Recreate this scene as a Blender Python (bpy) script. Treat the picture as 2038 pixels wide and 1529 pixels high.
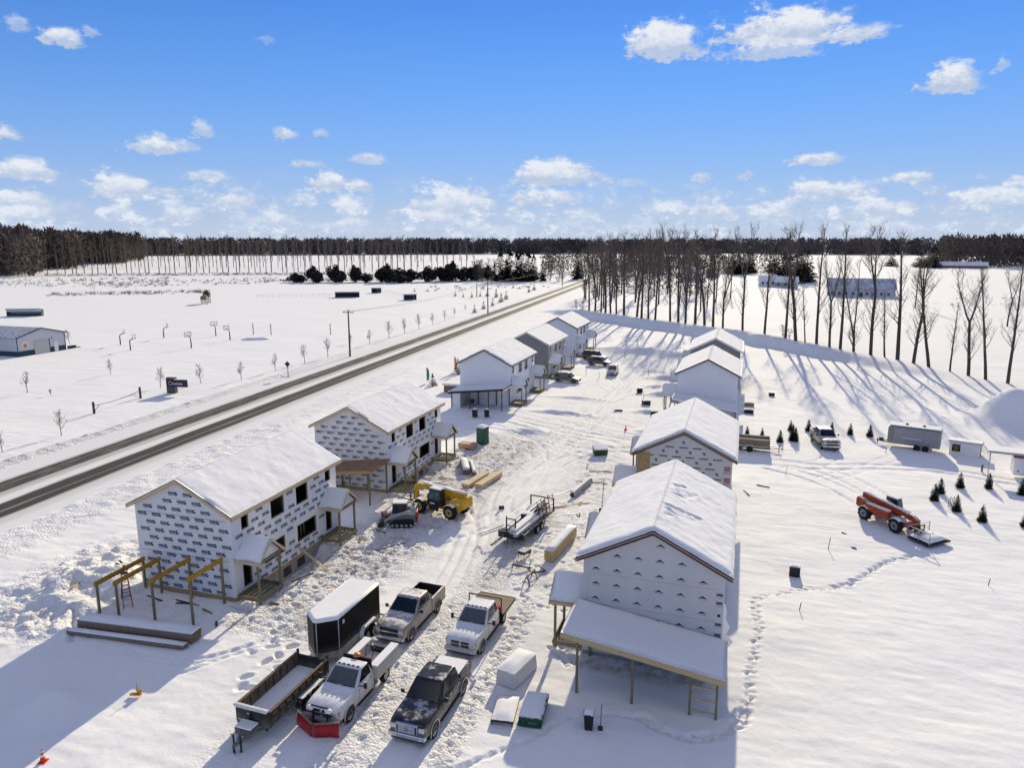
import bpy, math, random
import numpy as np
from mathutils import Vector, Matrix

for o in list(bpy.data.objects): bpy.data.objects.remove(o)
SC = bpy.context.scene
COL = SC.collection
R = math.radians

# ------------------------------------------------------------------ camera
# world: +Y runs along the street, +X to its right, metres; camera hovers above the origin
CAM_H = 24.3
cam = bpy.data.cameras.new('camera')
cam.sensor_fit = 'HORIZONTAL'; cam.sensor_width = 36.0
cam.lens = 36.0 * 1444.14 / 2038.0
cam.clip_start = 0.5; cam.clip_end = 20000
camo = bpy.data.objects.new('camera', cam); COL.objects.link(camo)
camo.location = (0, 0, CAM_H)
camo.rotation_euler = (R(90 - 11.093), 0, R(17.7))
SC.camera = camo

# ------------------------------------------------------------------ sun + sky
SUN_EL, SUN_AZ = 21.0, -2.0          # degrees; azimuth measured from +Y towards +X
sun = bpy.data.lights.new('sun', 'SUN'); sun.energy = 4.15; sun.angle = R(0.53); sun.color = (1.0, 0.88, 0.64)
suno = bpy.data.objects.new('sun', sun); COL.objects.link(suno)
sd = Vector((math.sin(R(SUN_AZ)) * math.cos(R(SUN_EL)), math.cos(R(SUN_AZ)) * math.cos(R(SUN_EL)), math.sin(R(SUN_EL))))
suno.rotation_euler = sd.to_track_quat('Z', 'Y').to_euler()

SC.view_settings.view_transform = 'Standard'; SC.view_settings.look = 'None'
SC.view_settings.gamma = 1.0; SC.view_settings.exposure = 0.42
SC.render.engine = 'CYCLES'

W = bpy.data.worlds.new('World'); SC.world = W; W.use_nodes = True
wn, wl = W.node_tree.nodes, W.node_tree.links
wn.clear()
def wnode(t, **k):
    n = wn.new(t)
    for a, b in k.items(): setattr(n, a, b)
    return n
def wm(op, a, b=None, c=None):
    n = wnode('ShaderNodeMath', operation=op)
    for i, v in enumerate((a, b, c)):
        if v is None: continue
        if isinstance(v, (int, float)): n.inputs[i].default_value = v
        else: wl.new(v, n.inputs[i])
    return n.outputs[0]
def wmix(f, a, b):
    n = wnode('ShaderNodeMix', data_type='RGBA')
    for s, v in ((0, f), (6, a), (7, b)):
        if isinstance(v, (int, float)): n.inputs[s].default_value = v
        elif isinstance(v, tuple): n.inputs[s].default_value = v + (1,)
        else: wl.new(v, n.inputs[s])
    return n.outputs[2]
def wramp(f, a, b):
    n = wnode('ShaderNodeMapRange', interpolation_type='SMOOTHSTEP')
    wl.new(f, n.inputs[0]); n.inputs[1].default_value = a; n.inputs[2].default_value = b
    return n.outputs[0]
sky = wnode('ShaderNodeTexSky', sky_type='NISHITA', sun_disc=False)
sky.sun_elevation = R(SUN_EL); sky.sun_rotation = R(SUN_AZ)
sky.altitude = 0; sky.air_density = 1.0; sky.dust_density = 0.0; sky.ozone_density = 6.0
tc = wnode('ShaderNodeTexCoord')
sep = wnode('ShaderNodeSeparateXYZ'); wl.new(tc.outputs['Generated'], sep.inputs[0])
dx, dy, dz = sep.outputs
az = wm('ARCTAN2', dx, dy)                       # 0 along the street, + to the right
el = wm('ARCSINE', dz)
def wnoise(vec, scale, detail=6, rough=.55):
    n = wnode('ShaderNodeTexNoise'); n.inputs['Scale'].default_value = scale
    n.inputs['Detail'].default_value = detail; n.inputs['Roughness'].default_value = rough
    wl.new(vec, n.inputs['Vector']); return n.outputs['Fac']
def wvec(x, y, z=0.0):
    n = wnode('ShaderNodeCombineXYZ')
    for i, v in enumerate((x, y, z)):
        if isinstance(v, (int, float)): n.inputs[i].default_value = v
        else: wl.new(v, n.inputs[i])
    return n.outputs[0]
# the clouds: fair-weather cumulus, each a lumpy heap on a flat base, placed by bearing and height
# (azimuth deg, elevation of base deg, half width deg, height deg, strength)
CLOUDS = [(-6.7, 13.4, 2.9, 2.5, 1),(1.4, 13.7, 4.8, 2.3, 1),(6.0, 13.3, 2.5, 1.0, 0.8),(1.0, 12.7, 4.0, 1.3, 0.6),(12.0, 9.8, 1.8, 1.8, 1),(14.6, 10.6, 0.4, 1.0, 0.5),(-47.9, 12.4, 1.3, 1.1, 0.75),(-46.2, 13.0, 0.8, 0.6, 0.45),(-50.0, 12.8, 0.9, 0.9, 0.45),(-35.4, 13.6, 0.8, 0.4, 0.3),(-42.6, 6.2, 2.3, 1.2, 0.95),(-39.9, 7.4, 0.8, 1.4, 0.55),(-34.5, 7.4, 1.3, 0.8, 0.75),(-31.8, 7.6, 0.7, 0.5, 0.45),(-51.3, 6.5, 0.9, 0.9, 0.85),(-50.9, 4.1, 2.1, 1.5, 0.95),(-51.1, 2.1, 2.2, 1.8, 1),(-45.3, 3.2, 2.2, 1.8, 1),(-42.6, 3.3, 1.3, 0.8, 0.6),(-39.5, 4.4, 1.8, 0.8, 0.6),(-38.2, 2.6, 2.0, 1.5, 0.95),(-32.9, 5.5, 1.5, 0.6, 0.6),(-28.3, 5.9, 1.5, 0.8, 0.6),(-31.6, 4.0, 1.4, 1.5, 0.95),(-29.2, 3.9, 1.2, 1.0, 0.8),(-29.9, 2.1, 1.4, 1.4, 0.95),(-22.3, 2.3, 4.0, 2.4, 1),(-14.5, 4.6, 3.8, 1.9, 1),(-15.0, 3.0, 4.0, 1.3, 0.8),(-23.0, 1.3, 3.2, 1.5, 0.7),(-12.9, 1.2, 2.2, 1.1, 0.7),(-5.3, 2.0, 3.3, 1.5, 0.75),(-2.1, 1.8, 1.7, 1.3, 0.85),(1.6, 1.7, 2.3, 1.6, 1),(4.2, 5.5, 2.0, 0.8, 0.8),(5.4, 3.2, 3.2, 1.6, 0.9),(10.3, 4.1, 1.4, 0.8, 0.9),(8.2, 1.9, 3.2, 1.4, 0.9),(14.8, 2.4, 2.8, 1.4, 0.95),(16.2, 3.7, 1.0, 0.7, 0.7),(-41.7, 1.6, 2.1, 1.3, 0.8),(-45.8, 1.7, 1.7, 1.1, 0.7),(-51.0, 1.3, 2.1, 1.2, 0.8),(-3.6, 4.5, 0.9, 0.6, 0.5),(-0.5, 4.6, 0.6, 0.6, 0.5),(-8.5, 4.3, 1.5, 0.6, 0.4),(-48.2, 1.0, 0.9, 0.5, 0.6),(-36.4, 1.2, 3.5, 1.1, 0.6),(-30.6, 0.9, 4.4, 1.0, 0.6),(-18.8, 0.6, 4.3, 1.0, 0.6),(-6.9, 0.7, 4.5, 1.1, 0.6),(8.0, 0.7, 5.4, 1.1, 0.65),(-50.7, 0.4, 2.7, 0.9, 0.65),
 (24,4,3.5,1.6,1.),(31,9,3,1.5,.9),(38,3,4,1.8,1.),(52,6,4,1.6,.9),(-62,4,4,1.8,1.),(-72,9,3,1.5,.9),(-84,3,5,2.,1.),(70,3,5,1.8,1.)]

SKY_S = 0.10
sks = wnode('ShaderNodeVectorMath', operation='SCALE'); wl.new(sky.outputs[0], sks.inputs[0]); sks.inputs['Scale'].default_value = SKY_S
gam = wnode('ShaderNodeGamma'); wl.new(sks.outputs[0], gam.inputs[0]); gam.inputs[1].default_value = .80
hsv = wnode('ShaderNodeHueSaturation'); hsv.inputs['Hue'].default_value = .520; hsv.inputs['Saturation'].default_value = 1.30; hsv.inputs['Value'].default_value = .84
wl.new(gam.outputs[0], hsv.inputs['Color'])
hz = wm('POWER', wm('SUBTRACT', 1., wm('MINIMUM', wm('MAXIMUM', wm('MULTIPLY', el, 1 / R(14.)), 0.), 1.)), 3.0)
lowb = wm('MULTIPLY', wramp(el, R(19.), R(2.)), .72)                 # the band above the horizon keeps a full blue
blue = wmix(lowb, hsv.outputs[0], (.125, .285, .64))
clear = wmix(wm('MULTIPLY_ADD', hz, .86, .02), blue, (.42, .47, .56))
def wbg(col):
    b = wnode('ShaderNodeBackground'); wl.new(col, b.inputs[0]); b.inputs[1].default_value = 1.0
    return b.outputs[0]
def wsel(fac, a, b):
    n = wnode('ShaderNodeMixShader'); wl.new(fac, n.inputs[0]); wl.new(a, n.inputs[1]); wl.new(b, n.inputs[2]); return n.outputs[0]
n_big = wnoise(wvec(wm('MULTIPLY', az, 7.), wm('MULTIPLY', el, 13.)), 3.4, 5, .6)
n_fine = wnoise(wvec(wm('MULTIPLY', az, 7.), wm('MULTIPLY', el, 11.), 3.3), 12., 5, .65)
fine_c = wm('SUBTRACT', n_fine, .5)
azw = wm('ADD', az, wm('MULTIPLY', fine_c, .030))
elw = wm('ADD', el, wm('MULTIPLY', fine_c, .014))
lump2 = wm('MULTIPLY', fine_c, 1.5)
edge = wm('MULTIPLY_ADD', wm('ADD', wm('MULTIPLY', wm('SUBTRACT', n_big, .5), 3.2), lump2), .60, 1.12)
def cloudy(lo, hi):
    """sky between two bearings: the clear sky with the clouds that reach into it"""
    dens = top = None
    for (ca, ce, hw_, hh, st) in CLOUDS:
        if ca + 2.0 * hw_ < lo or ca - 2.0 * hw_ > hi: continue
        u = wm('MULTIPLY_ADD', azw, 1 / R(hw_), -ca / hw_)
        hh *= .88
        v = wm('MULTIPLY_ADD', elw, 1 / R(hh), -ce / hh)
        vb = wm('MAXIMUM', v, wm('MULTIPLY', v, -3.0))              # flat underside
        d = wm('SUBTRACT', edge, wm('SQRT', wm('MULTIPLY_ADD', u, u, wm('MULTIPLY', vb, vb))))
        n = wnode('ShaderNodeMath', operation='MULTIPLY', use_clamp=True); wl.new(d, n.inputs[0]); n.inputs[1].default_value = 1.7
        d = wm('MULTIPLY', n.outputs[0], st)
        t = wm('MULTIPLY', d, v)
        dens = d if dens is None else wm('MAXIMUM', dens, d)
        top = t if top is None else wm('MAXIMUM', top, t)
    if dens is None: return wbg(clear)
    veil = wm('MULTIPLY', wm('MULTIPLY', wramp(el, R(6.2), R(2.0)), wramp(n_big, .40, .62)), .62)
    dens = wm('MAXIMUM', dens, veil); top = wm('MAXIMUM', top, wm('MULTIPLY', veil, wramp(n_fine, .40, .66)))
    c_sh = wramp(wm('MULTIPLY_ADD', lump2, .45, top), -.10, .62)
    ccol = wmix(c_sh, (.36, .43, .56), (.64, .66, .69))
    ccol = wmix(wm('MULTIPLY', hz, .38), ccol, (.44, .53, .68))
    return wbg(wmix(wm('MULTIPLY', wramp(dens, 0.02, .8), .95), clear, ccol))
EDGES = [-180, -70, -46, -36, -27, -18, -9, 0, 8, 20, 45, 180]
back = wbg(clear)
chain = cloudy(EDGES[0], EDGES[1])
for lo, hi in zip(EDGES[1:-1], EDGES[2:]):
    chain = wsel(wm('GREATER_THAN', az, R(lo)), chain, cloudy(lo, hi))
low = wm('LESS_THAN', wm('ABSOLUTE', wm('SUBTRACT', el, R(10.))), R(10.5))
# unseen broken cumulus added overhead to lighten and warm the shadows, as a flat layer
inv = wm('DIVIDE', 1., wm('MAXIMUM', dz, .12))
n_hi = wnoise(wvec(wm('MULTIPLY', dx, inv), wm('MULTIPLY', dy, inv), 7.7), 2.1, 4, .6)
hi_c = wmix(wm('MULTIPLY', wramp(n_hi, .48, .60), wramp(dz, .05, .16)), clear, (.77, .73, .66))
allsky = wsel(low, wbg(hi_c), chain)
wo = wnode('ShaderNodeOutputWorld'); wl.new(allsky, wo.inputs[0])
W.cycles.sampling_method = 'MANUAL'; W.cycles.sample_map_resolution = 512

# ------------------------------------------------------------------ helpers
rnd = random.Random(7)
class MB:
    """collects shapes and links them as one mesh object"""
    def __init__(s): s.v = []; s.f = []; s.mi = []; s.cur = 0; s.sm = []
    def poly(s, pts, smooth=False):
        n = len(s.v); s.v += [tuple(p) for p in pts]; s.f.append(tuple(range(n, n + len(pts)))); s.mi.append(s.cur); s.sm.append(smooth)
    def raw(s, vs, fs, smooth=False):
        n = len(s.v); s.v += [tuple(p) for p in vs]
        for f in fs: s.f.append(tuple(i + n for i in f)); s.mi.append(s.cur); s.sm.append(smooth)
    def box(s, x0, x1, y0, y1, z0, z1):
        vs = [(x, y, z) for z in (z0, z1) for x, y in ((x0, y0), (x1, y0), (x1, y1), (x0, y1))]
        s.raw(vs, [(3, 2, 1, 0), (4, 5, 6, 7), (0, 1, 5, 4), (1, 2, 6, 5), (2, 3, 7, 6), (3, 0, 4, 7)])
    def hexa(s, b, t, smooth=False):
        """b, t: four bottom and four top points"""
        s.raw(list(b) + list(t), [(3, 2, 1, 0), (4, 5, 6, 7), (0, 1, 5, 4), (1, 2, 6, 5), (2, 3, 7, 6), (3, 0, 4, 7)], smooth)
    def obox(s, c, size, rz=0., rx=0., ry=0.):
        m = Matrix.Translation(c) @ Matrix.Rotation(rz, 4, 'Z') @ Matrix.Rotation(ry, 4, 'Y') @ Matrix.Rotation(rx, 4, 'X')
        a, b, h = size[0] / 2, size[1] / 2, size[2] / 2
        vs = [m @ Vector((x, y, z)) for z in (-h, h) for x, y in ((-a, -b), (a, -b), (a, b), (-a, b))]
        s.raw(vs, [(3, 2, 1, 0), (4, 5, 6, 7), (0, 1, 5, 4), (1, 2, 6, 5), (2, 3, 7, 6), (3, 0, 4, 7)])
    def bar(s, p, q, w, h=None):
        """a beam of rectangular section from p to q"""
        h = h or w; p, q = Vector(p), Vector(q); d = (q - p).normalized()
        a = d.cross(Vector((0, 0, 1)))
        a = Vector((1, 0, 0)) if a.length < 1e-3 else a.normalized()
        b = a.cross(d).normalized(); a = a * w / 2; b = b * h / 2
        vs = [p - a - b, p + a - b, p + a + b, p - a + b, q - a - b, q + a - b, q + a + b, q - a + b]
        s.raw(vs, [(0, 1, 2, 3), (7, 6, 5, 4), (0, 4, 5, 1), (1, 5, 6, 2), (2, 6, 7, 3), (3, 7, 4, 0)])
    def cyl(s, p, q, r0, r1=None, n=10, caps=True, smooth=True):
        r1 = r0 if r1 is None else r1; p, q = Vector(p), Vector(q); d = (q - p).normalized()
        a = d.cross(Vector((0, 0, 1)) if abs(d.z) < .95 else Vector((1, 0, 0))).normalized(); b = d.cross(a)
        ring = [(math.cos(2 * math.pi * i / n), math.sin(2 * math.pi * i / n)) for i in range(n)]
        k = len(s.v)
        s.v += [tuple(p + (a * c + b * e) * r0) for c, e in ring] + [tuple(q + (a * c + b * e) * r1) for c, e in ring]
        for i in range(n):
            j = (i + 1) % n; s.f.append((k + i, k + j, k + n + j, k + n + i)); s.mi.append(s.cur); s.sm.append(smooth)
        if caps:
            s.f.append(tuple(k + i for i in range(n))[::-1]); s.mi.append(s.cur); s.sm.append(False)
            s.f.append(tuple(k + n + i for i in range(n))); s.mi.append(s.cur); s.sm.append(False)
    def path(s, pts, r, n=6):
        for a, b in zip(pts[:-1], pts[1:]): s.cyl(a, b, r, r, n)
    def lathe(s, prof, axis='X', c=(0, 0, 0), n=18, smooth=True):
        k = len(s.v); m = len(prof)
        for i in range(n):
            t = 2 * math.pi * i / n; cs, sn = math.cos(t), math.sin(t)
            for (h, r) in prof:
                if axis == 'X': p = (c[0] + h, c[1] + r * cs, c[2] + r * sn)
                elif axis == 'Y': p = (c[0] + r * cs, c[1] + h, c[2] + r * sn)
                else: p = (c[0] + r * cs, c[1] + r * sn, c[2] + h)
                s.v.append(p)
        for i in range(n):
            j = (i + 1) % n
            for q in range(m - 1):
                s.f.append((k + i * m + q, k + j * m + q, k + j * m + q + 1, k + i * m + q + 1)); s.mi.append(s.cur); s.sm.append(smooth)
    def loft(s, secs, close=True, caps=True, smooth=False):
        k = len(s.v); m = len(secs[0])
        for sec in secs: s.v += [tuple(p) for p in sec]
        for i in range(len(secs) - 1):
            for j in range(m if close else m - 1):
                jj = (j + 1) % m
                s.f.append((k + i * m + j, k + i * m + jj, k + (i + 1) * m + jj, k + (i + 1) * m + j)); s.mi.append(s.cur); s.sm.append(smooth)
        if caps:
            s.f.append(tuple(k + j for j in range(m))[::-1]); s.mi.append(s.cur); s.sm.append(False)
            e = k + (len(secs) - 1) * m
            s.f.append(tuple(e + j for j in range(m))); s.mi.append(s.cur); s.sm.append(False)
    def mesh(s, name, mats):
        me = bpy.data.meshes.new(name); me.from_pydata(s.v, [], s.f)
        mats = mats if isinstance(mats, (list, tuple)) else [mats]
        for m in mats: me.materials.append(M(m) if isinstance(m, str) else m)
        if len(mats) > 1: me.polygons.foreach_set('material_index', s.mi)
        if any(s.sm): me.polygons.foreach_set('use_smooth', s.sm)
        return me
    def build(s, name, mats, parent=None, bevel=0., seg=2):
        o = bpy.data.objects.new(name, s.mesh(name, mats)); COL.objects.link(o)
        if parent is not None: o.parent = parent
        if bevel:
            b = o.modifiers.new('bevel', 'BEVEL'); b.width = bevel; b.segments = seg; b.limit_method = 'ANGLE'; b.angle_limit = R(35)
        return o
def part(name, mats, parent, *boxes, bevel=0.):
    b = MB()
    for q in boxes: b.box(*q)
    return b.build(name, mats, parent, bevel)
def mesh_obj(name, me, parent=None):
    o = bpy.data.objects.new(name, me); COL.objects.link(o); o.parent = parent
    return o
def tag(o, label=None, cat=None, group=None, kind=None):
    if label: o['label'] = label
    if cat: o['category'] = cat
    if group: o['group'] = group
    if kind: o['kind'] = kind
    return o
def thing(name, label, cat, loc=(0, 0, 0), rz=0., group=None):
    o = bpy.data.objects.new(name, None); COL.objects.link(o)
    o.location = loc; o.rotation_euler = (0, 0, rz); o.empty_display_size = .3
    return tag(o, label, cat, group)
def copy_tree(o, parent=None):
    c = o.copy(); COL.objects.link(c); c.parent = parent
    for ch in o.children: copy_tree(ch, c)
    return c

# ------------------------------------------------------------------ materials
_M = {}
def M(n): return _M[n]
def nd(nt, t, **k):
    n = nt.nodes.new(t)
    for a, b in k.items(): setattr(n, a, b)
    return n
def mat(name, col, rough=.6, metal=0., spec=.3, var=.12, scale=3., bump=0., bscale=30., dust=0., trans=0., stretch=None, dust_s=3., grime=0.):
    """procedural paint / wood / plastic: base colour with noise variation, bump, and snow dust on what faces up"""
    m = bpy.data.materials.new(name); m.use_nodes = True; nt = m.node_tree; L = nt.links
    p = nt.nodes['Principled BSDF']
    p.inputs['Roughness'].default_value = rough; p.inputs['Metallic'].default_value = metal; p.inputs['Specular IOR Level'].default_value = spec
    tc_ = nd(nt, 'ShaderNodeTexCoord'); src = tc_.outputs['Object']
    if stretch:
        mp = nd(nt, 'ShaderNodeMapping'); mp.inputs['Scale'].default_value = stretch; L.new(src, mp.inputs[0]); src = mp.outputs[0]
    nz = nd(nt, 'ShaderNodeTexNoise'); nz.inputs['Scale'].default_value = scale; nz.inputs['Detail'].default_value = 5; L.new(src, nz.inputs['Vector'])
    mr = nd(nt, 'ShaderNodeMapRange'); L.new(nz.outputs['Fac'], mr.inputs[0]); mr.inputs[1].default_value = .3; mr.inputs[2].default_value = .7
    mr.inputs[3].default_value = 1 - var; mr.inputs[4].default_value = 1 + var
    vm = nd(nt, 'ShaderNodeVectorMath', operation='SCALE'); vm.inputs[0].default_value = col; L.new(mr.outputs[0], vm.inputs['Scale'])
    out = vm.outputs[0]
    if dust:
        g = nd(nt, 'ShaderNodeNewGeometry'); sx = nd(nt, 'ShaderNodeSeparateXYZ'); L.new(g.outputs['Normal'], sx.inputs[0])
        n2 = nd(nt, 'ShaderNodeTexNoise'); n2.inputs['Scale'].default_value = dust_s; n2.inputs['Detail'].default_value = 7; n2.inputs['Roughness'].default_value = .7; L.new(tc_.outputs['Object'], n2.inputs['Vector'])
        ad = nd(nt, 'ShaderNodeMath', operation='MULTIPLY_ADD'); L.new(n2.outputs['Fac'], ad.inputs[0]); ad.inputs[1].default_value = 1.6; L.new(sx.outputs[2], ad.inputs[2])
        rr = nd(nt, 'ShaderNodeMapRange'); L.new(ad.outputs[0], rr.inputs[0]); rr.inputs[1].default_value = 1.95 - dust; rr.inputs[2].default_value = 2.25 - dust
        mx = nd(nt, 'ShaderNodeMix', data_type='RGBA'); L.new(rr.outputs[0], mx.inputs[0]); L.new(out, mx.inputs[6]); mx.inputs[7].default_value = (.80, .80, .79, 1); out = mx.outputs[2]
        m3 = nd(nt, 'ShaderNodeMapRange'); L.new(rr.outputs[0], m3.inputs[0]); m3.inputs[3].default_value = rough; m3.inputs[4].default_value = .9; L.new(m3.outputs[0], p.inputs['Roughness'])
    if grime:                                   # road salt and slush thrown up the lower body
        sg = nd(nt, 'ShaderNodeSeparateXYZ'); L.new(tc_.outputs['Object'], sg.inputs[0])
        ng = nd(nt, 'ShaderNodeTexNoise'); ng.inputs['Scale'].default_value = 2.6; ng.inputs['Detail'].default_value = 7; ng.inputs['Roughness'].default_value = .65; L.new(tc_.outputs['Object'], ng.inputs['Vector'])
        mg = nd(nt, 'ShaderNodeMath', operation='MULTIPLY_ADD'); L.new(ng.outputs['Fac'], mg.inputs[0]); mg.inputs[1].default_value = -.75; L.new(sg.outputs[2], mg.inputs[2])
        rg = nd(nt, 'ShaderNodeMapRange'); L.new(mg.outputs[0], rg.inputs[0]); rg.inputs[1].default_value = .85; rg.inputs[2].default_value = .10; rg.inputs[3].default_value = 0; rg.inputs[4].default_value = grime
        xg = nd(nt, 'ShaderNodeMix', data_type='RGBA'); L.new(rg.outputs[0], xg.inputs[0]); L.new(out, xg.inputs[6]); xg.inputs[7].default_value = (.34, .31, .28, 1); out = xg.outputs[2]
    L.new(out, p.inputs['Base Color'])
    if bump:
        n3 = nd(nt, 'ShaderNodeTexNoise'); n3.inputs['Scale'].default_value = bscale; n3.inputs['Detail'].default_value = 4; L.new(src, n3.inputs['Vector'])
        bp = nd(nt, 'ShaderNodeBump'); bp.inputs['Strength'].default_value = bump; bp.inputs['Distance'].default_value = .03; L.new(n3.outputs['Fac'], bp.inputs['Height']); L.new(bp.outputs[0], p.inputs['Normal'])
    _M[name] = m
    return m
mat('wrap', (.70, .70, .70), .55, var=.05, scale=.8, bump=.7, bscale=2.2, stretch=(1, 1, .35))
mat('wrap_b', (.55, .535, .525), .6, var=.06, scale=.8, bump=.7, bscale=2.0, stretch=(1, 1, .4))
mat('navy_ink', (.035, .048, .075), .7, var=.3, scale=8)
mat('grey_ink', (.24, .26, .30), .7)
mat('red_ink', (.30, .06, .08), .7)
mat('teal_ink', (.015, .045, .06), .7)
mat('osb', (.36, .25, .12), .85, var=.25, scale=9)
mat('lumber', (.52, .38, .19), .8, var=.14, scale=2., stretch=(6, .6, 6))
mat('lumber_pale', (.58, .45, .28), .8, var=.14, scale=2., stretch=(6, .6, 6))
mat('treated', (.21, .175, .095), .85, var=.18, scale=2., stretch=(5, 5, .6))
mat('plywood', (.27, .16, .10), .85, var=.2, scale=1.6)
mat('grey_wood', (.23, .165, .115), .85, var=.2, scale=1.5, stretch=(.5, 5, 5))
mat('yellow_lvl', (.42, .22, .015), .7, var=.18, scale=3)
mat('fascia_red', (.42, .27, .20), .8)
mat('shingle', (.035, .037, .042), .9, var=.3, scale=14, dust=0)
mat('concrete', (.26, .25, .24), .9, var=.15, scale=3, bump=.3)
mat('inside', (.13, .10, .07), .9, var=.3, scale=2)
mat('white_trim', (.76, .76, .75), .5, var=.03)
mat('dark_glass', (.015, .018, .022), .08, spec=.6, var=.1)
mat('clear_board', (.6, .62, .64), .2); _M['clear_board'].node_tree.nodes['Principled BSDF'].inputs['Alpha'].default_value = .18
mat('frost_glass', (.085, .09, .10), .45, spec=.3, var=.25, scale=4)
mat('green_glass', (.05, .12, .11), .1, spec=.6)
mat('black_metal', (.018, .018, .02), .45, spec=.4, dust=.0)
mat('black_metal_d', (.020, .020, .022), .5, spec=.4, dust=.25, dust_s=5)
mat('tyre', (.018, .018, .018), .9, var=.2, scale=9, bump=.3)
mat('rim', (.42, .42, .43), .35, metal=.7)
mat('chrome', (.55, .56, .57), .22, metal=.9)
mat('galv', (.40, .41, .42), .45, metal=.5, var=.15)
mat('lamp_clear', (.62, .62, .62), .15, spec=.6)
mat('amber', (.65, .2, .03), .3)
mat('red_plastic', (.45, .03, .02), .4)
mat('black_paint', (.018, .016, .016), .25, spec=.5, dust=.14, dust_s=1.3, grime=0.55)
mat('white_paint', (.66, .66, .65), .3, spec=.4, var=.04, dust=.35, grime=0.8)
mat('tan_paint', (.36, .31, .27), .35, metal=.3, spec=.4, dust=.30, var=.05, grime=0.8)
mat('grey_paint', (.20, .20, .20), .35, metal=.4, dust=.3, grime=0.6)
mat('dark_paint', (.035, .035, .04), .3, spec=.5, dust=.30, grime=0.6)
mat('maroon_paint', (.06, .02, .02), .3, spec=.5, dust=.35, grime=0.6)
mat('beige_body', (.52, .49, .43), .5, var=.06)
mat('trailer_black', (.012, .011, .010), .5, spec=.1, var=.25, scale=1.5, grime=0.35)
mat('trailer_skirt', (.30, .28, .25), .5, var=.3, scale=3)
mat('trailer_grey', (.30, .30, .31), .45, metal=.3, var=.06, scale=1.2)
mat('dump_green', (.028, .030, .024), .55, var=.25, dust=.12, dust_s=5, grime=0.6)
mat('rusty', (.16, .11, .07), .85, var=.35, scale=5)
mat('machine_yellow', (.62, .36, .015), .45, var=.12, dust=.20, dust_s=4, grime=0.5)
mat('machine_orange', (.36, .055, .012), .6, var=.25, dust=.42, dust_s=4, grime=0.5)
mat('machine_red', (.40, .03, .02), .45, dust=.1)
mat('machine_white', (.36, .37, .38), .45, dust=.2)
mat('toilet_green', (.012, .09, .06), .5, dust=.45)
mat('box_green', (.012, .07, .03), .5, dust=.3)
mat('tarp', (.60, .60, .59), .5, var=.08, scale=2, bump=.8, bscale=4)
mat('siding_white', (.74, .75, .77), .55, var=.02, scale=1)
mat('siding_grey', (.20, .20, .205), .6, var=.05, scale=1)
mat('siding_lgrey', (.44, .44, .43), .6, var=.05, scale=1)
mat('brick_brown', (.24, .15, .11), .85, var=.12)
mat('navy_steel', (.018, .05, .07), .5, var=.1)
mat('steel_white', (.55, .56, .57), .5, var=.06)
mat('steel_roof', (.24, .27, .32), .5, metal=.2, var=.12, dust=.3)
mat('garage_door', (.50, .49, .46), .55)
mat('bark', (.070, .060, .050), .95, var=.3, scale=4)
mat('twig', (.15, .122, .100), .95, var=.3, scale=1.5)
mat('twig_tan', (.14, .112, .082), .95, var=.3, scale=1.5)
mat('bark_young', (.11, .085, .07), .95, var=.2)
mat('needle', (.014, .024, .014), .95, var=.5, scale=1.2)
mat('arbor', (.020, .036, .018), .95, var=.5, scale=6)
mat('pine_dark', (.020, .022, .016), .95, var=.5, scale=.5)
mat('woods', (.125, .098, .080), .95, var=.35, scale=.05)
mat('woods_far', (.125, .105, .095), .95, var=.35, scale=.02)
mat('brush', (.13, .105, .08), .95, var=.4, scale=.2)
mat('pole_wood', (.10, .075, .055), .9, var=.2)
mat('wire', (.05, .05, .055), .7)
mat('orange_cone', (.70, .06, .02), .5)
mat('flag_orange', (.75, .33, .03), .6)
mat('flag_green', (.02, .25, .12), .6)
mat('bin_black', (.02, .02, .022), .5, dust=.3)
mat('sign_dark', (.02, .025, .03), .5)
mat('sign_stone', (.11, .095, .09), .85, var=.25, scale=6)
mat('sign_letter', (.62, .52, .58), .5)
mat('barn_wall', (.55, .56, .58), .7, var=.1)
mat('barn_roof', (.42, .45, .50), .6, var=.25, scale=.3, dust=.35, dust_s=.4)
mat('red_wood', (.25, .035, .02), .7)
mat('shop_vac', (.07, .012, .01), .6)
mat('plow_red', (.33, .012, .02), .4, var=.2, dust=.1)

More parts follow.
